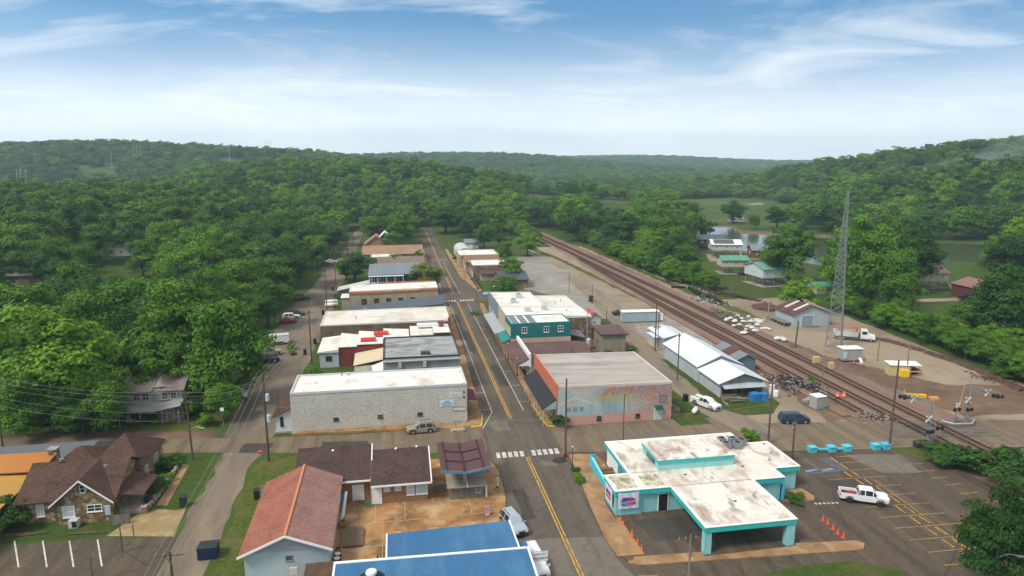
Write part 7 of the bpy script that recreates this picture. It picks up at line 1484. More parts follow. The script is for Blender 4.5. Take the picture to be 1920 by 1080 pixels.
# white bulk bags
bag0 = None; BAGM = stained('white_bulk_bag', (.58,.57,.54), [((.3,.27,.22,1), (1.2,1.2,1.2), .5, .7, .7)], .8)
bags = [(1362,603),(1370,599),(1378,606),(1386,611),(1394,606),(1402,613),(1410,618),(1398,620),(1420,612),(1428,618),(1390,600),(1382,596),(1436,617),(1408,605),(1416,622),(1376,612),(1403,598),(1395,627),(1425,606),(1442,620)]
for i, (px, py) in enumerate(bags):
    x, y = G(px, py); s = R.uniform(.8,1.25)
    if bag0 is None:
        bag0 = thing('bulk_bag', 'white bulk bag lying in the heap beside the tracks', 'bulk bag', (x,y,0), 0, 'white bulk bags in the heap', True); b = MB(); b.ball((0,0,.5),.75,.7,.55,12,7,.12); b.build('sack', BAGM, bag0); b = MB(); b.ball((.1,0,1.),.2,.2,.18,8,5,.2); b.build('tied_neck', BAGM, bag0); bag0.scale = (s,s,s)
    else: dup(bag0, (x,y,R.uniform(-.1,.3)), R.uniform(0,6), scale=(s*R.uniform(.7,1.4),s*R.uniform(.7,1.1),s*R.uniform(.5,.8)))
dup(bag0, G(1458,637)+(0,), 0.4, 'white bulk bag alone on the yard, left one of a pair', 'pair of white bags', (1.6,1.1,.8)); dup(bag0, G(1468,639)+(0,), 1.4, 'white bulk bag alone on the yard, right one of a pair', 'pair of white bags', (1.5,1.1,.9))
b = MB(); b.prism(ragged([(-3,-2),(3,-1.4),(2.4,2),(-2.6,1.8)], 1., .4, 44), 0, .06); x, y = G(1412,600); o = b.build('spilled_grit', P('pale_grit', (.5,.48,.44), .95), kind='stuff'); o.location = (x, y, .02); tag(o, 'pale grit spilled on the yard behind the white bags', 'grit')
pm0 = None
for i, (px, py, lb) in enumerate(((1305,549,'farther bundle of black pipes in the rail yard'), (1336,562,'nearer bundle of black pipes in the rail yard'), (1272,540,'small bundle of black pipes at the end of the yard'))):
    x, y = G(px, py)
    if pm0 is None:
        pm0 = thing('pipe_bundle', lb, 'pipes', (x,y,0), -.12, None, True); b = MB()
        for k in range(12): b.tube((-.9+.45*(k % 5)+(.2 if k//5 % 2 else 0),-6,.25+.38*(k//5)),(-.9+.45*(k % 5)+(.2 if k//5 % 2 else 0),6,.25+.38*(k//5)),.22,n=8)
        b.build('pipe', P('black_pipe', (.014,.014,.016), .6), pm0)
        for yy in (-4,4): b = MB(); b.box(-1.4,1.4,yy-.1,yy+.1,0,.06); b.build('bearer', TIMBER, pm0)
    else: dup(pm0, (x,y,0), -.12 if i == 1 else 1.2, lb, scale=None if i == 1 else (.6,.4,.6))
b = MB(); b.ball((0,0,0),4,5,1.2,14,6,.12); o = b.build('gravel_heap', P('red_brown_gravel', (.1,.055,.045), .95, .3)); o.location = G(1437,578)+(0,); tag(o, 'low red brown gravel heap left of the grey metal barn', 'gravel heap')
for px, py, lb in ((1601,682,'left red traffic marker before the equipment hut'), (1617,686,'right red traffic marker before the equipment hut')):
    t = at_px('traffic_marker', lb, 'marker', px, py); b = MB(); b.tube((0,0,.05),(0,0,1.),.2,.05,8); b.build('body', P('faded_red', (.65,.14,.09)), t); b = MB(); b.box(-.4,.4,-.4,.4,0,.05); b.build('base', BLACK, t)
for px, py, lb in ((1570,747,'left orange barrel on the spur track'), (1582,747,'right orange barrel on the spur track')):
    t = at_px('traffic_barrel', lb, 'barrel', px, py); b = MB(); b.tube((0,0,.3),(0,0,1.2),.32,.26,10); b.build('drum', ORANGEP, t); b = MB(); b.tube((0,0,.62),(0,0,.78),.305,.295,10); b.build('band', WHITE, t)
t = at_px('yellow_attachment', 'yellow machine attachment lying near the tracks', 'machine part', 1722, 745, -.5); b = MB(); b.obox(-1.2,.3,.1,.5,2.2,.35,.1); b.obox(.6,0,.05,.6,1.3,.8,.2); b.tube((-2.3,.4,.1),(-2.3,.4,1.),.14); b.build('frame', YELLOW, t); b = MB(); b.obox(2.4,-.5,0,.5,1.5,.9,.2); b.build('bucket', P('dull_orange', (.6,.28,.1)), t)
t = at_px('pallet', 'flat timber pallet before the rail yard barn', 'pallet', 1520, 612, -.05); b = MB(); b.box(-2,2,-1,1,.12,.25); b.build('deck', TIMBER, t); b = MB(); [b.box(x0,x0+.3,-1,1,0,.118) for x0 in (-1.9,-.15,1.6)]; b.build('bearer', TIMBER, t)
# ------------------------------------------------------------------ street things
cone0 = None
cl = ['farthest','second','third','fourth','fifth','nearest']
for i, (px, py) in enumerate(((1164,978),(1169,986),(1185,1003),(1186,1011),(1195,1020),(1203,1032),(1293,1043),(1543,977),(1552,983),(1562,993),(1571,1002),(1581,1009))):
    x, y = G(px, py); lb = (cl[i]+' orange cone in the row left of the aqua canopy') if i < 6 else ('lone orange cone in front of the aqua canopy pillar' if i == 6 else ['farthest','second','third','fourth','nearest'][i-7]+' orange cone in the row right of the aqua canopy'); gp = 'traffic cones at the drive-through'; zz = .13 if i == 6 else .02
    if cone0 is None:
        cone0 = thing('traffic_cone', lb, 'traffic cone', (x,y,zz), 0, gp, True); b = MB(); b.tube((0,0,.05),(0,0,.75),.17,.04,10); b.build('body', P('faded_cone_orange', (.68,.13,.05), .7, .2), cone0); b = MB(); b.box(-.23,.23,-.23,.23,0,.05); b.build('base', P('dark_orange_base', (.5,.06,.02)), cone0)
    else: dup(cone0, (x,y,zz), R.uniform(0,1), lb, gp)
def barrier(label, pts):
    x, y = G(*pts[0]); t = thing('kerb_barrier', label, 'barrier', (x,y,0)); TQ = P('turquoise_block', (.09,.5,.62), .6, .08, dirt=.3)
    for p in pts: X, Y = G(*p); b = MB(); b.prism([(X-.55,Y-.5),(X+.55,Y-.5),(X+.55,Y+.5),(X-.55,Y+.5)], 0, .75); b.prism([(X-.62,Y-.57),(X+.62,Y-.57),(X+.62,Y+.57),(X-.62,Y+.57)], .755, .86); b.build('block', TQ, t)
    for p, q in zip(pts[:-1], pts[1:]): X, Y = G(*p); U, V = G(*q); b = MB(); b.slab((X+.56,Y-.18,.5),(U-.56,V-.18,.5),(U-.56,V+.18,.5),(X+.56,Y+.18,.5), .3); b.build('rail', TQ, t)
barrier('long turquoise barrier with three blocks at the car park edge', [(1522,847),(1558,846),(1587,845)]); barrier('short turquoise barrier with two blocks beside the tall pole', [(1641,842),(1660,841)])
t = at_px('fire_hydrant', 'red and orange fire hydrant at the street corner pole', 'fire hydrant', 1057, 858, 0, None, .13); b = MB(); b.tube((0,0,0),(0,0,.65),.17,.15,10); b.ball((0,0,.68),.17); b.build('barrel', REDP, t); b = MB(); b.tube((-.28,0,.5),(.28,0,.5),.08,n=8); b.tube((0,0,.8),(0,0,.92),.08); b.build('cap', P('orange_yellow', (.7,.3,.03)), t)
def lamp_post(label, px, py, h=3.6, n=1, loc=None):
    t = at_px('street_lamp', label, 'street lamp', px, py, 0, None, .12); b = MB(); b.tube((0,0,0),(0,0,.7),.16,.09,10); b.tube((0,0,.7),(0,0,h),.055,n=8); b.build('post', DARKST, t); b = MB(); b.tube((0,0,h),(0,0,h+.45),.1,.17,10); b.build('lantern', P('milky_lantern', (.7,.7,.66), .4), t); b = MB(); b.tube((0,0,h+.45),(0,0,h+.62),.2,.03,10); b.build('cap', DARKST, t)
lamp_post('dark street lamp at the corner of the far crosswalk', 893, 567, 4.6); lamp_post('street lamp on the pavement before the black awning', 970, 706, 3.6); lamp_post('street lamp beside the brown porch roof', 953, 676, 3.6); lamp_post('white globe lamp by the pavement shrubs', 1073, 880, 3.2); lamp_post('street lamp on the pavement beyond the far crossing', 872, 528, 4.)
def trafsign(name, label, cat, px, py, h, shape, m, text=None):
    t = at_px(name, label, cat, px, py); b = MB(); b.tube((0,0,0),(0,.03,h+.3),.035,n=6); b.build('post', STEEL, t); b = MB()
    n = shape; pts = [(math.cos(math.pi/n+2*math.pi*i/n)*.42, math.sin(math.pi/n+2*math.pi*i/n)*.42) for i in range(n)]
    b.add([(x,-.06,h+z) for x, z in pts]+[(x,-.03,h+z) for x, z in pts], [tuple(range(n)), tuple(range(n,2*n))[::-1]]+[(i,(i+1) % n,n+(i+1) % n,n+i) for i in range(n)]); b.build('plate', m, t)
    if text: lettering(t, text, 'S', (0,-.066,h), .28, WINK)
    return t
trafsign('stop_sign', 'red octagonal STOP sign at the alley corner', 'stop sign', 490, 874, 2.3, 8, P('stop_red', (.6,.03,.03), .5), 'STOP')
trafsign('street_sign', 'thin white street sign post on the verge by the derelict house', 'street sign', 419, 802, 3.2, 4, WHITE)
trafsign('street_sign', 'small sign post on the pavement before the grey store', 'street sign', 883, 688, 3., 4, P('blue_grey_sign', (.3,.36,.4)))
t = at_px('flag', 'striped flag on a short pole at the brown porch posts', 'flag', 961, 693, 0); b = MB(); b.tube((0,0,1.2),(-.5,0,3.2),.03); b.build('pole', STEEL, t); b = MB()
for i in range(5): b.cm = i % 2; b.poly([(-.5+.02*i,-.02,3.1-.22*i),(-.5+.02*i,-.02,2.88-.22*i),(-.05,.1,2.7-.2*i),(-.05,.1,2.9-.2*i)])
b.build('cloth', [P('flag_red', (.5,.05,.08)), P('flag_white', (.7,.7,.72))], t); b = MB(); b.poly([(-.5,-.03,3.1),(-.45,-.03,2.5),(-.25,.03,2.5),(-.28,.03,3.0)]); b.build('canton', P('flag_blue', (.05,.07,.25)), t)
t = at_px('flag', 'small striped flag hanging at the timber kiosk', 'flag', 908, 905, 0); b = MB(); b.tube((0,0,0),(0,0,2.6),.03); b.build('pole', STEEL, t); b = MB(); b.slab((-.02,-.05,2.5),(.25,0,2.4),(.2,.02,1.5),(.0,-.05,1.4), .01); b.build('cloth', P('flag_pink', (.5,.2,.22)), t)
t = at_px('street_bench', 'red bench with black bin on the pavement by the brown shop', 'bench', 986, 700, .9, None, .13); b = MB(); b.box(-.8,.8,-.25,.25,.4,.48); b.box(-.8,.8,.25,.3,.4,.95); b.build('seat', REDP, t); b = MB(); b.box(-.75,-.65,-.2,.2,0,.4); b.box(.65,.75,-.2,.2,0,.4); b.build('leg', DARKST, t)
# bins
def bin_(label, px, py, m=None, s=1.):
    t = at_px('wheeled_bin', label, 'bin', px, py, R.uniform(-.2,.2)); m = m or BLACK; b = MB(); b.prism([(-.28,-.32),(.28,-.32),(.28,.32),(-.28,.32)], .06, .98); b.build('bin_body', m, t); b = MB(); b.slab((-.32,-.38,1.04),(.32,-.38,1.04),(.32,.36,1.1),(-.32,.36,1.1), .08); b.build('lid', m, t)
    for X in (-.25,.25): b = MB(); b.tube((X-.04,.3,.1),(X+.04,.3,.1),.1,n=8); b.build('wheel', TYRE, t)
    t.scale = (s*1.2,)*3
GB = P('dark_green_bin', (.015,.05,.04), .5)
bin_('dark bin on the grass beside the alley near the stone cottage', 344, 949, P('dark_grey_bin', (.03,.03,.035)), 1.1); bin_('black bin beside the red roof garage', 482, 935); bin_('black bin on the grass behind the stone store', 606, 590); bin_('second black bin on the grass behind the stone store', 591, 645); bin_('dark bin by the alley pole', 572, 665); bin_('black bin on a stand on the lawn beside the mural building', 1285, 752); bin_('dark green bin behind the small block building', 1180, 668, GB, 1.4); bin_('dark bin beside the balcony building', 624, 545); bin_('green bin on the grass by the far lane', 1108, 566, GB, 1.5); bin_('blue barrel bin at the garage door', 641, 944, P('blue_bin', (.08,.25,.45)))
t = at_px('dumpster', 'navy blue dumpster with ribbed black lid on the verge', 'dumpster', 392, 1043, .03); b = MB(); b.sideprism([(-.85,.12),(.8,.12),(.95,1.1),(.95,1.3),(-.95,1.5),(-.95,1.1)], 'x', -1., 1.); b.build('container', P('navy_blue', (.012,.025,.07), .5), t); b = MB(); b.slab((-1.05,1.0,1.36),(-1.05,-1.0,1.56),(1.05,-1.0,1.56),(1.05,1.0,1.36), .05); b.build('lid', ribbed('black_lid', (.03,.03,.035), 'x', .2), t)
t = at_px('dumpster', 'dark dumpster behind the small brown lean-to by the alley', 'dumpster', 1142, 658, .1) if False else at_px('dumpster', 'black dumpster behind the mural building parapet', 'dumpster', 1142, 669, .05); b = MB(); b.box(-.8,.8,-.6,.6,.1,1.2); b.build('container', BLACK, t); b = MB(); b.slab((-.85,-.65,1.25),(.85,-.65,1.25),(.85,.65,1.35),(-.85,.65,1.35), .05); b.build('lid', DARKST, t)
# tanks, goods by the warehouse
t = at_px('propane_tank', 'white propane tank lying on the lawn beside the mural building', 'propane tank', 1303, 775, .9); b = MB(); b.tube((-.8,0,.6),(.8,0,.6),.42,n=14); b.ball((-.8,0,.6),.25,.42,.42,12,8); b.ball((.8,0,.6),.25,.42,.42,12,8); b.build('vessel', WHITE, t, smooth=True); b = MB(); b.box(-.6,-.45,-.3,.3,0,.3); b.box(.45,.6,-.3,.3,0,.3); b.build('foot', DARKST, t)
for px, py, lb in ((622,576,'upper white tank beside the alley shrub'), (622,570,'farther white tank beside the alley shrub')):
    t = at_px('propane_tank', lb, 'propane tank', px, py, 0); b = MB(); b.tube((-1.6,0,.8),(1.6,0,.8),.55,n=14); b.ball((-1.6,0,.8),.35,.55,.55,12,8); b.ball((1.6,0,.8),.35,.55,.55,12,8); b.build('vessel', WHITE, t, smooth=True); b = MB(); b.box(-1.2,-1,-.3,.3,0,.4); b.box(1,1.2,-.3,.3,0,.4); b.build('foot', DARKST, t)
t = at_px('blue_tarp_stack', 'stack under bright blue tarps before the white warehouse', 'tarpaulin', 1420, 751, 0); b = MB(); b.obox(-.6,0,0,1.5,1.6,1.4,.1); b.obox(1.2,.1,0,1.3,1.3,1.3,-.1); b.build('tarp', stained('blue_tarp', (.02,.16,.42), [((.06,.3,.6,1), (1.5,1.5,1.5), .45, .7, .7)], .5), t)
t = at_px('white_tank_rack', 'white tanks and crates at the corner of the warehouse', 'tank', 1446, 740, 0); b = MB(); b.tube((0,0,.1),(0,0,1.9),.5,n=12); b.tube((.2,-1.2,.1),(.2,-1.2,1.2),.45,n=12); b.build('tank_body', WHITE, t); b = MB(); b.box(-1,1,-1.8,.6,0,.1); b.build('pallet', TIMBER, t)
t = at_px('timber_pile', 'pile of boards and mesh beside the warehouse front', 'timber pile', 1372, 752, -.2); b = MB()
for i in range(14): b.obox(R.uniform(-.6,.6), -1+R.uniform(0,1.8), .05+.07*i, .11+.07*i, 3., .25, R.uniform(-.25,.25))
b.build('board', TIMBER, t)
# restaurant yard
def planter(label, x, y): t = thing('planter_box', label, 'planter', (x,y,.02), 0, None, True); b = MB(); b.box(-.35,.35,-.3,.3,0,.6); b.build('box_side', stained('orange_wood_box', (.5,.18,.05), []), t); b = MB(); b.box(-.28,.28,-.24,.24,.55,.63); b.build('soil', BLACK, t)
planter('farther orange planter at the garage wall', -7.2, 78.6); planter('nearer orange planter at the garage wall', -7.3, 72.6)
for i, y in enumerate((71.2,70.3,69.4)):
    t = thing('kitchen_bin', ('farthest','middle','nearest')[i]+' round black tub with white lid by the garage corner', 'tub', (-7.25,y,.02), 0, None, True); b = MB(); b.tube((0,0,0),(0,0,.75),.33,.4,12); b.build('tub', BLACK, t); b = MB(); b.tube((0,0,.752),(0,0,.8),.34,n=12); b.build('lid', P('off_white_lid', (.6,.6,.56)), t)
b = MB(); b.box(-7.2,-4.6,73.4,77.2,0,.3); tag(b.build('timber_platform', stained('brown_platform', (.17,.12,.075), [((.1,.07,.045,1), (.3,2,1), .45, .7, .7)], .9), at=(-6,75,0)), 'flat brown timber platform beside the garage', 'platform')
b = MB()
for i in range(3): b.slab((-7.5+.18*i,79.2,.3+i*.3),(-7.4+.18*i,79.2,.3+i*.3),(-7.0+.1*i,82.6,2.4),(-7.1+.1*i,82.6,2.4), .06)
tag(b.build('white_boards', WHITE, at=(-7.3,81,0)), 'long white boards leaning on the garage wall', 'boards')
def plate(px, py, label, m):
    t = at_px('gas_cylinder', label, 'cylinder', px, py); b = MB(); b.tube((0,0,0),(0,0,1.25),.2,n=10); b.build('cylinder_body', m, t); b = MB(); b.tube((0,0,1.25),(0,0,1.45),.1,.05,8); b.build('valve', DARKST, t)
YG = P('pale_yellow_green', (.55,.6,.25), .5); plate(716, 941, 'left pale green cylinder by the white door', YG); plate(724, 941, 'right pale green cylinder by the white door', YG)
t = at_px('air_conditioner', 'white wall air conditioner unit on the restaurant yard', 'air conditioner', 737, 938); b = MB(); b.box(-.5,.5,-.25,.25,.15,.95); b.build('case', WHITE, t); b = MB(); b.tube((-.08,-.26,.55),(-.08,-.27,.55),.3,n=14); b.build('fan', P('grey_fan', (.25,.25,.26)), t)
b = MB(); b.box(-.8,.8,-.45,.45,0,.03); o = b.build('door_mat', P('green_mat', (.015,.13,.1), .9)); o.location = G(697,944)+(.02,); tag(o, 'green door mat before the white restaurant door', 'mat')
t = at_px('white_post', 'white marker post with black collar on the orange apron', 'bollard', 933, 917); b = MB(); b.tube((0,0,.35),(0,0,1.7),.14,.11,10); b.build('post', P('cream_white', (.7,.68,.5)), t); b = MB(); b.tube((0,0,.25),(0,0,.4),.2,n=10); b.build('collar', BLACK, t); b = MB(); b.prism([(-.35,-.3),(.35,-.3),(.35,.3),(-.35,.3)], 0, .24); b.build('base', CONC, t)
t = at_px('white_post', 'plain white pipe post on the orange apron', 'bollard', 912, 931); b = MB(); b.tube((0,0,0),(0,0,1.5),.13,n=10); b.build('post', WHITE, t); b = MB(); b.ball((0,0,1.5),.13); b.build('cap', WHITE, t)
t = at_px('menu_board', 'small red and white sandwich board on the orange apron', 'sign', 913, 966); b = MB(); b.slab((-.3,-.3,.05),(.3,-.3,.05),(.3,0,1.3),(-.3,0,1.3), .03); b.slab((-.3,.3,.05),(.3,.3,.05),(.3,.02,1.3),(-.3,.02,1.3), .03); b.build('board', P('pinkish_board', (.5,.33,.33)), t); b = MB()
for z in (.45,.7,.95): b.box(-.22,.22,-.29+z*.2,-.265+z*.2,z,z+.1)
b.build('faded_text', P('dark_red_text', (.3,.04,.06)), t); b = MB(); b.box(-.35,.35,-.35,.35,0,.05); b.build('base', BLACK, t)
t = at_px('picnic_table', 'dark red picnic table before the timber kiosk', 'picnic table', 868, 925, .1); b = MB(); b.box(-.9,.9,-.4,.4,.7,.76); b.build('top', P('dark_red_wood', (.12,.03,.03)), t)
for s in (-.75,.75): b = MB(); b.box(-.9,.9,s-.13,s+.13,.42,.47); b.build('bench', P('dark_red_wood', (.12,.03,.03)), t); 
for s in (-.7,.7): b = MB(); b.tube((s,-.7,0),(s,.3,.7),.04); b.tube((s,.7,0),(s,-.3,.7),.04); b.build('leg', DARKST, t)
t = at_px('wooden_bench', 'weathered bench and barrel left of the timber kiosk', 'bench', 827, 922, .1); b = MB(); b.box(-1,.7,-.2,.2,.4,.46); b.box(-1,.7,.2,.26,.5,.9); b.build('seat', TIMBER, t); b = MB(); b.box(-.95,-.85,-.2,.2,0,.4); b.box(.55,.65,-.2,.2,0,.4); b.build('leg', TIMBER, t)
t = at_px('wagon_wheel', 'pale wooden wheel leaning beside the timber kiosk', 'wheel', 839, 917, .2); b = MB()
for k in range(16): a0, a1 = k*math.pi/8, (k+1)*math.pi/8; b.tube((math.cos(a0)*.5,0,.5+math.sin(a0)*.5),(math.cos(a1)*.5,0,.5+math.sin(a1)*.5),.05,n=5)
b.build('rim', P('pale_wood', (.45,.42,.36)), t); b = MB()
for k in range(8): a0 = k*math.pi/4; b.tube((0,0,.5),(math.cos(a0)*.48,0,.5+math.sin(a0)*.48),.03,n=4)
b.build('spoke', P('pale_wood', (.45,.42,.36)), t)
t = thing('smoker_grill', 'black barrel smoker at the end of the blue roof', 'grill', (-2.6,66.8,.02), .2, None, True); b = MB(); b.tube((0,-1.1,.9),(0,1.1,.9),.42,n=12); b.build('barrel', BLACK, t); b = MB(); b.tube((0,.9,1.2),(0,.9,2.2),.09); b.build('chimney', BLACK, t)
for s in (-.8,.8): b = MB(); b.tube((-.3,s,0),(-.2,s,.7),.04); b.tube((.3,s,0),(.2,s,.7),.04); b.build('leg', DARKST, t)
t = thing('utility_meter', 'white meter box on a post at the garage gable', 'meter box', (-11.4,67.4,0), 0, None, True); b = MB(); b.box(-.4,.4,-.15,.1,1.2,2.); b.build('box_body', P('pale_case', (.5,.5,.47)), t); b = MB(); b.tube((0,0,0),(0,0,1.2),.05); b.build('post', STEEL, t)
# rails at the brick store and pavement corner
t = at_px('hand_rail', 'steps with yellow posts and rails by the white brick store', 'railing', 858, 808, 0); b = MB(); b.prism([(-1.2,-.6),(1.2,-.6),(1.2,.6),(-1.2,.6)], 0, .3); b.build('step', CONC, t)
for X in (-.8,.8): b = MB(); b.tube((X,-.7,0),(X,-.7,1.1),.09); b.build('post', YELLOW, t)
b = MB(); b.path([(-.5,-.5,1.2),(-.5,.6,1.4),(.5,.6,1.4),(.5,-.5,1.2)], .03); b.path([(-.2,.6,.3),(-.2,.6,1.4)], .03); b.build('rail', DARKST, t)
t = at_px('hand_rail', 'yellow hand rail at the mural building corner', 'railing', 1034, 786, 0, None, .13); b = MB(); b.path([(0,-.8,.9),(0,.8,.9)], .04); b.path([(0,-.8,.5),(0,.8,.5)], .03); b.path([(.5,-.8,.9),(.5,.8,.9)], .04); b.build('rail', YELLOW, t)
for X, Y in ((0,-.8),(0,.8),(.5,-.8),(.5,.8)): b = MB(); b.tube((X,Y,0),(X,Y,.92),.04); b.build('post', YELLOW, t)
# garden wall of the cottage
t = thing('garden_wall', 'low dry stone garden wall along the footpath of the stone cottage', 'wall', (-31.6,87,0)); b = MB(); q = random.Random(5)
path_ = [(-31.9,86.8),(-31.6,92),(-31.7,98.6),(-35,100.2),(-38,101.4)]
for (a, c), (d, e) in zip(path_[:-1], path_[1:]):
    L = math.hypot(d-a, e-c); n = int(L/.34)
    for i in range(n):
        for k in range(2):
            u = (i+q.uniform(.2,.8))/n; b.ball((a+(d-a)*u+q.uniform(-.08,.08), c+(e-c)*u, .22+k*.36+q.uniform(-.05,.05)), q.uniform(.2,.29), q.uniform(.18,.26), q.uniform(.16,.24), 6, 4, .2)
b.build('stones', stone('pale_garden_stone', [(.4,.36,.3,1), (.5,.46,.4,1), (.3,.25,.2,1), (.42,.33,.23,1)], 3., (.12,.1,.07,1), .03), t)
t = at_px('barbecue', 'black covered barbecue beside the garden wall', 'barbecue', 279, 947, .3); b = MB(); b.ball((0,0,.8),.6,.4,.45,12,6,.05); b.build('cover', BLACK, t); b = MB(); b.box(-.4,.4,-.25,.25,0,.5); b.build('cart', DARKST, t)
t = at_px('brick_pillar', 'small brick gate pillar at the end of the garden wall', 'pillar', 272, 962, 0); b = MB(); b.box(-.3,.3,-.3,.3,0,.9); b.build('shaft', OBRICK, t); b = MB(); b.box(-.36,.36,-.36,.36,.902,.98); b.build('cap', CONC, t)
kerb0 = None
for i, (px, py) in enumerate(((30,1004),(62,1003),(155,1001),(172,1001))):
    x, y = G(px, py); 
    if kerb0 is None: kerb0 = thing('parking_log', 'timber log wheel stop at the edge of the cottage lawn', 'wheel stop', (x,y,.02), .05, 'timber wheel stops by the lawn', True); b = MB(); b.tube((-1.6,0,.12),(1.6,0,.12),.13,n=8); b.build('log', WOODP, kerb0)
    else: dup(kerb0, (x,y,.02), R.uniform(-.1,.1))
# motorbikes and goods on the far pavement
moto0 = None
ml = ['farthest','second','third','fourth','fifth','sixth','nearest']
for i in range(7):
    px, py = 896+i*6.2, 508+i*8.3
    x, y = 28.3+.15*(i % 2), 243.5-i*3.1
    if moto0 is None:
        moto0 = thing('motorbike', ml[i]+' dark motorbike in the row on the far pavement', 'motorbike', (x,y,.02), 2.6, 'motorbikes on the far pavement', True)
        b = MB(); b.tube((-.4,0,.6),(.45,0,.75),.18,.14,8); b.ball((.1,0,.85),.32,.16,.16,8,5); b.build('frame', DARKST, moto0); b = MB(); b.ball((-.4,0,.85),.38,.15,.08,8,4); b.build('seat', BLACK, moto0); b = MB(); b.path([(.5,-.38,1.1),(.62,0,1.),(.5,.38,1.1)], .03); b.path([(.62,0,1.),(.78,0,.35)], .05); b.build('handlebar', STEEL, moto0)
        for X in (-.72,.78): b = MB(); b.tube((X,-.07,.32),(X,.07,.32),.32,n=12); b.build('wheel', TYRE, moto0)
    else: dup(moto0, (x,y,.02), 2.6+R.uniform(-.2,.2), ml[i]+' dark motorbike in the row on the far pavement')
t = at_px('market_stand', 'red and white goods stand on the far pavement corner', 'stand', 935, 550, 0); b = MB(); b.box(-1.6,1.6,-1,1,0,.8); b.build('table', P('red_cloth', (.4,.05,.05)), t); b = MB(); b.slab((-1.8,-1.2,2.1),(1.8,-1.2,2.1),(1.8,1.2,2.4),(-1.8,1.2,2.4), .06); b.build('canopy', P('off_white_lid', (.6,.6,.56)), t)
for X in (-1.6,1.6): b = MB(); b.tube((X,-1,.0),(X,-1,2.1),.04); b.build('post', STEEL, t)
t = at_px('blue_tarp', 'bright blue tarp over goods at the far crossing corner', 'tarpaulin', 908, 551, 0) if False else at_px('blue_tarp', 'light blue tarp over goods at the far crossing corner', 'tarpaulin', 908+4, 553, 0); b = MB(); b.ball((0,0,.3),1.4,.9,.6,10,5,.12); b.build('tarp', P('light_blue_tarp', (.15,.4,.55)), t)
t = thing('red_canopy_table', 'small bright red canopy in the back yard behind the mural building', 'canopy', (36.5,131.5,0), 0, None) if False else thing('red_canopy', 'small bright red tin canopy in the back yard behind the mural building', 'canopy', (41.6,136,0)); b = MB(); b.slab((39.8,135,1.9),(43.6,134.6,1.9),(43.8,137.6,2.3),(40,138,2.3), .08); b.build('roof', P('bright_red_tin', (.6,.06,.05), .5), t)
for x, y in ((40,135.1),(43.4,134.8)): b = MB(); b.tube((x,y,0),(x,y,1.9),.05); b.build('post', TIMBER, t)
t = at_px('water_tank', 'small pale round water tank in the back yard', 'tank', 1103, 655, 0); b = MB(); b.tube((0,0,.6),(0,0,2.4),.6,n=14); b.tube((0,0,2.4),(0,0,2.7),.6,.15,14); b.build('vessel', P('pale_grey_tank', (.5,.53,.54)), t); b = MB(); [b.tube((dx,dy,0),(dx,dy,.6),.05) for dx in (-.4,.4) for dy in (-.4,.4)]; b.build('stand', TIMBER, t)
heap('yard_junk', 'clutter of timber and barrels in the back yard by the stone shop', 'junk', 1105, 620, 5, 12, .9, 120, [P('brown_log', (.12,.08,.06)), P('grey_ties', (.2,.17,.14)), P('orange_junk', (.4,.18,.06))], .2, (.4,1.4))
t = thing('manhole', 'round rusty drain cover at the rounded pavement corner', 'manhole cover', G(1180,1048)+(.135,), 0, None, True) ; b = MB(); b.tube((0,0,0),(0,0,.02),.5,n=20); b.build('cover', P('rusty_iron', (.12,.07,.05)), t)
# fences of the yard
t = thing('wire_fence', 'thin wire fence along the main railway track', 'fence', (91,110,0)); 
for i in range(14): y = 104+i*3.2; b = MB(); b.tube((91.4,y,0),(91.4,y,1.6),.04,n=5); b.build('post', STEEL, t)
b = MB(); [b.tube((91.4,104,z),(91.4,145.6,z),.012,n=4) for z in (.5,1.,1.5)]; b.build('wire', STEEL, t)
# ------------------------------------------------------------------ light, sky, air
SUN_EL = rad(50); SUN_AZ = rad(-118)   # azimuth from +Y towards +X
w = bpy.data.worlds.new('World'); sc.world = w; w.use_nodes = True; nt = w.node_tree; nt.nodes.clear()
def wn(ty, ins=None, **kw):
    x = nt.nodes.new(ty)
    for k, v in kw.items(): setattr(x, k, v)
    for k, v in (ins or {}).items():
        if hasattr(v, 'is_output'): nt.links.new(v, x.inputs[k])
        else: x.inputs[k].default_value = v
    return x
def wmix(f, a, b):
    m = wn('ShaderNodeMix', data_type='RGBA')
    for i, v in ((0, f), (6, a), (7, b)):
        if hasattr(v, 'is_output'): nt.links.new(v, m.inputs[i])
        else: m.inputs[i].default_value = v
    return m.outputs[2]
def wramp(f, st):
    r = wn('ShaderNodeValToRGB', {'Fac': f}); e = r.color_ramp.elements
    while len(e) < len(st): e.new(.5)
    for x, (p, c) in zip(e, st): x.position = p; x.color = (c, c, c, 1) if not isinstance(c, tuple) else c
    return r.outputs[0]
SK_STR = .12
sky = wn('ShaderNodeTexSky', sky_type='NISHITA', sun_disc=False, sun_elevation=SUN_EL, sun_rotation=SUN_AZ, altitude=200., air_density=1.0, dust_density=1.2, ozone_density=3.0)
tc = wn('ShaderNodeTexCoord').outputs['Generated']; sp = wn('ShaderNodeSeparateXYZ', {0: tc})
z = sp.outputs[2]
hi = wn('ShaderNodeVectorMath', {0: tc, 1: (0, 0, .38)}, operation='ADD').outputs[0]; hi = wn('ShaderNodeVectorMath', {0: hi}, operation='NORMALIZE').outputs[0]; nt.links.new(hi, sky.inputs['Vector'])
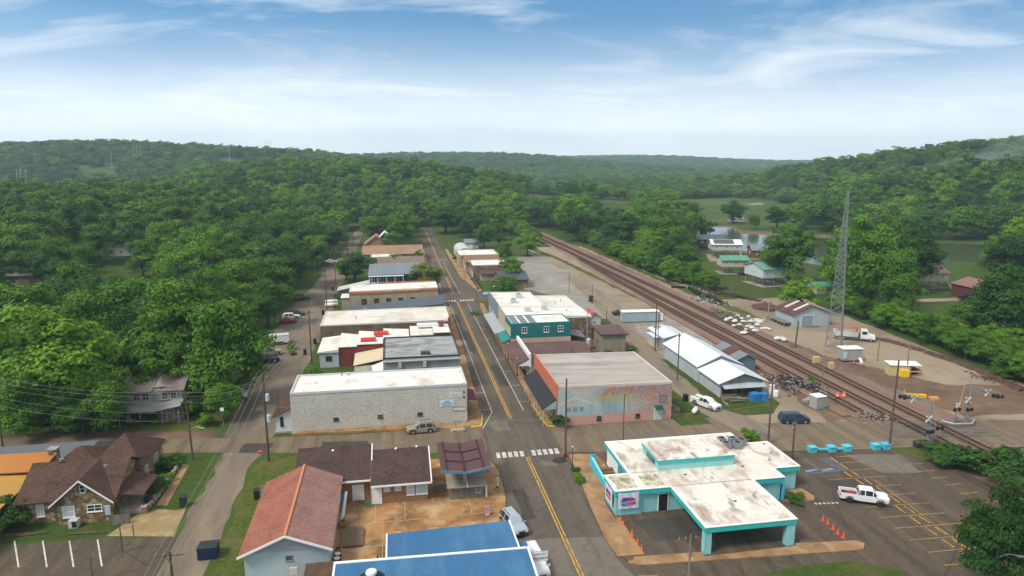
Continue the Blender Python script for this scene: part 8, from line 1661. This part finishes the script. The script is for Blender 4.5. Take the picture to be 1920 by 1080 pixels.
# thin cloud: streaks of cirrus on a plane overhead, and a pale bank towards the horizon
zc = wn('ShaderNodeMath', {0: z, 1: .05}, operation='MAXIMUM').outputs[0]
def div(a, b): return wn('ShaderNodeMath', {0: a, 1: b}, operation='DIVIDE').outputs[0]
zo = wn('ShaderNodeMath', {0: zc, 1: .12}, operation='ADD').outputs[0]
pl = wn('ShaderNodeCombineXYZ', {0: div(sp.outputs[0], zo), 1: div(sp.outputs[1], zo), 2: 0.}).outputs[0]
mp = wn('ShaderNodeMapping', {'Vector': pl, 'Scale': (.55, .9, 1), 'Rotation': (0, 0, rad(24)), 'Location': (5.1, 2.6, 0)}).outputs[0]
n1 = wn('ShaderNodeTexNoise', {'Vector': mp, 'Scale': 1.15, 'Detail': 9, 'Roughness': .58, 'Distortion': .9}).outputs[0]
cl = wramp(n1, [(.49, 0.), (.6, .3), (.76, .7)])
bank = wramp(z, [(0., 1.), (.03, .95), (.06, .78), (.095, .5), (.135, .22), (.18, .06), (.26, 0.)])
n2 = wn('ShaderNodeTexNoise', {'Vector': wn('ShaderNodeMapping', {'Vector': tc, 'Scale': (2.2, 2.2, 14)}).outputs[0], 'Scale': 1., 'Detail': 6, 'Roughness': .6}).outputs[0]
bk = wn('ShaderNodeMath', {0: bank, 1: wramp(n2, [(.25, .72), (.6, 1.)])}, operation='MULTIPLY').outputs[0]
CW = 1. / SK_STR
tint = wn('ShaderNodeMix', {0: 1.}, data_type='RGBA', blend_type='MULTIPLY'); nt.links.new(sky.outputs[0], tint.inputs[6]); tint.inputs[7].default_value = (.42, 1.0, 1.1, 1)
c1 = wmix(cl, tint.outputs[2], (.76*CW, .78*CW, .78*CW, 1))
ovr = wmix(wramp(z, [(.24, 0.), (.5, .8), (1., .9)]), c1, (.66*CW, .645*CW, .61*CW, 1))  # unseen white cloud cover high overhead, added to soften and whiten the light
c2 = wmix(bk, ovr, (.93*CW, .95*CW, .94*CW, 1))
bg = wn('ShaderNodeBackground', {'Color': c2, 'Strength': SK_STR}); wo = wn('ShaderNodeOutputWorld'); nt.links.new(bg.outputs[0], wo.inputs[0])
ld = bpy.data.lights.new('sun', 'SUN'); ld.energy = 2.1; ld.angle = rad(15); ld.color = (1, .92, .8)
lo = bpy.data.objects.new('sun', ld); COL.objects.link(lo)
d = Vector((math.sin(SUN_AZ)*math.cos(SUN_EL), math.cos(SUN_AZ)*math.cos(SUN_EL), math.sin(SUN_EL)))
lo.rotation_euler = (-d).to_track_quat('-Z', 'Y').to_euler()
HAZE = .00019
b = MB(); b.box(-4900, 4900, -4900, 4900, -6., 190.)
hz = NT('haze_air'); pv = hz.n('ShaderNodeVolumePrincipled', {'Color': (.66,.83,1.,1), 'Density': HAZE, 'Anisotropy': .2}); hz.t.links.new(pv.outputs[0], hz.out.inputs['Volume'])
if HAZE > 0: b.build('haze', hz.mat, kind='stuff')
def mist(label, p, rx, ry, rz, a, dens):
    b = MB(); b.ball((0,0,0), rx, ry, rz, 20, 10, .04); m = NT('mist_air'); v = m.n('ShaderNodeVolumePrincipled', {'Color': (.9,.95,1.,1), 'Density': dens}); m.t.links.new(v.outputs[0], m.out.inputs['Volume'])
    o = b.build('mist', m.mat, kind='stuff'); o.location = p; o.rotation_euler = a; o['label'] = label
mist('thin mist patch rising on the right wooded hill', SK(1790,318,585), 60, 30, 8, (0, rad(-14), 0), .0035)
mist('upper wisp of mist on the right wooded hill', SK(1870,292,590), 45, 25, 8, (0, rad(-25), 0), .0035)
mist('wisp of mist on the far middle ridge', SK(1150,299,2950), 120, 60, 12, (0, rad(12), 0), .004)
mist('small wisp of mist on the far left of the middle ridge', SK(775,300,1750), 25, 25, 22, (0, 0, 0), .007)
sc.view_settings.view_transform = 'Standard'; sc.view_settings.look = 'None'; sc.view_settings.gamma = 1; sc.view_settings.exposure = 0.62
sc.cycles.use_denoising = True; sc.cycles.max_bounces = 6; sc.cycles.diffuse_bounces = 3; sc.cycles.transmission_bounces = 3; sc.cycles.volume_bounces = 2
sc.cycles.volume_step_rate = 4.; sc.render.use_persistent_data = False
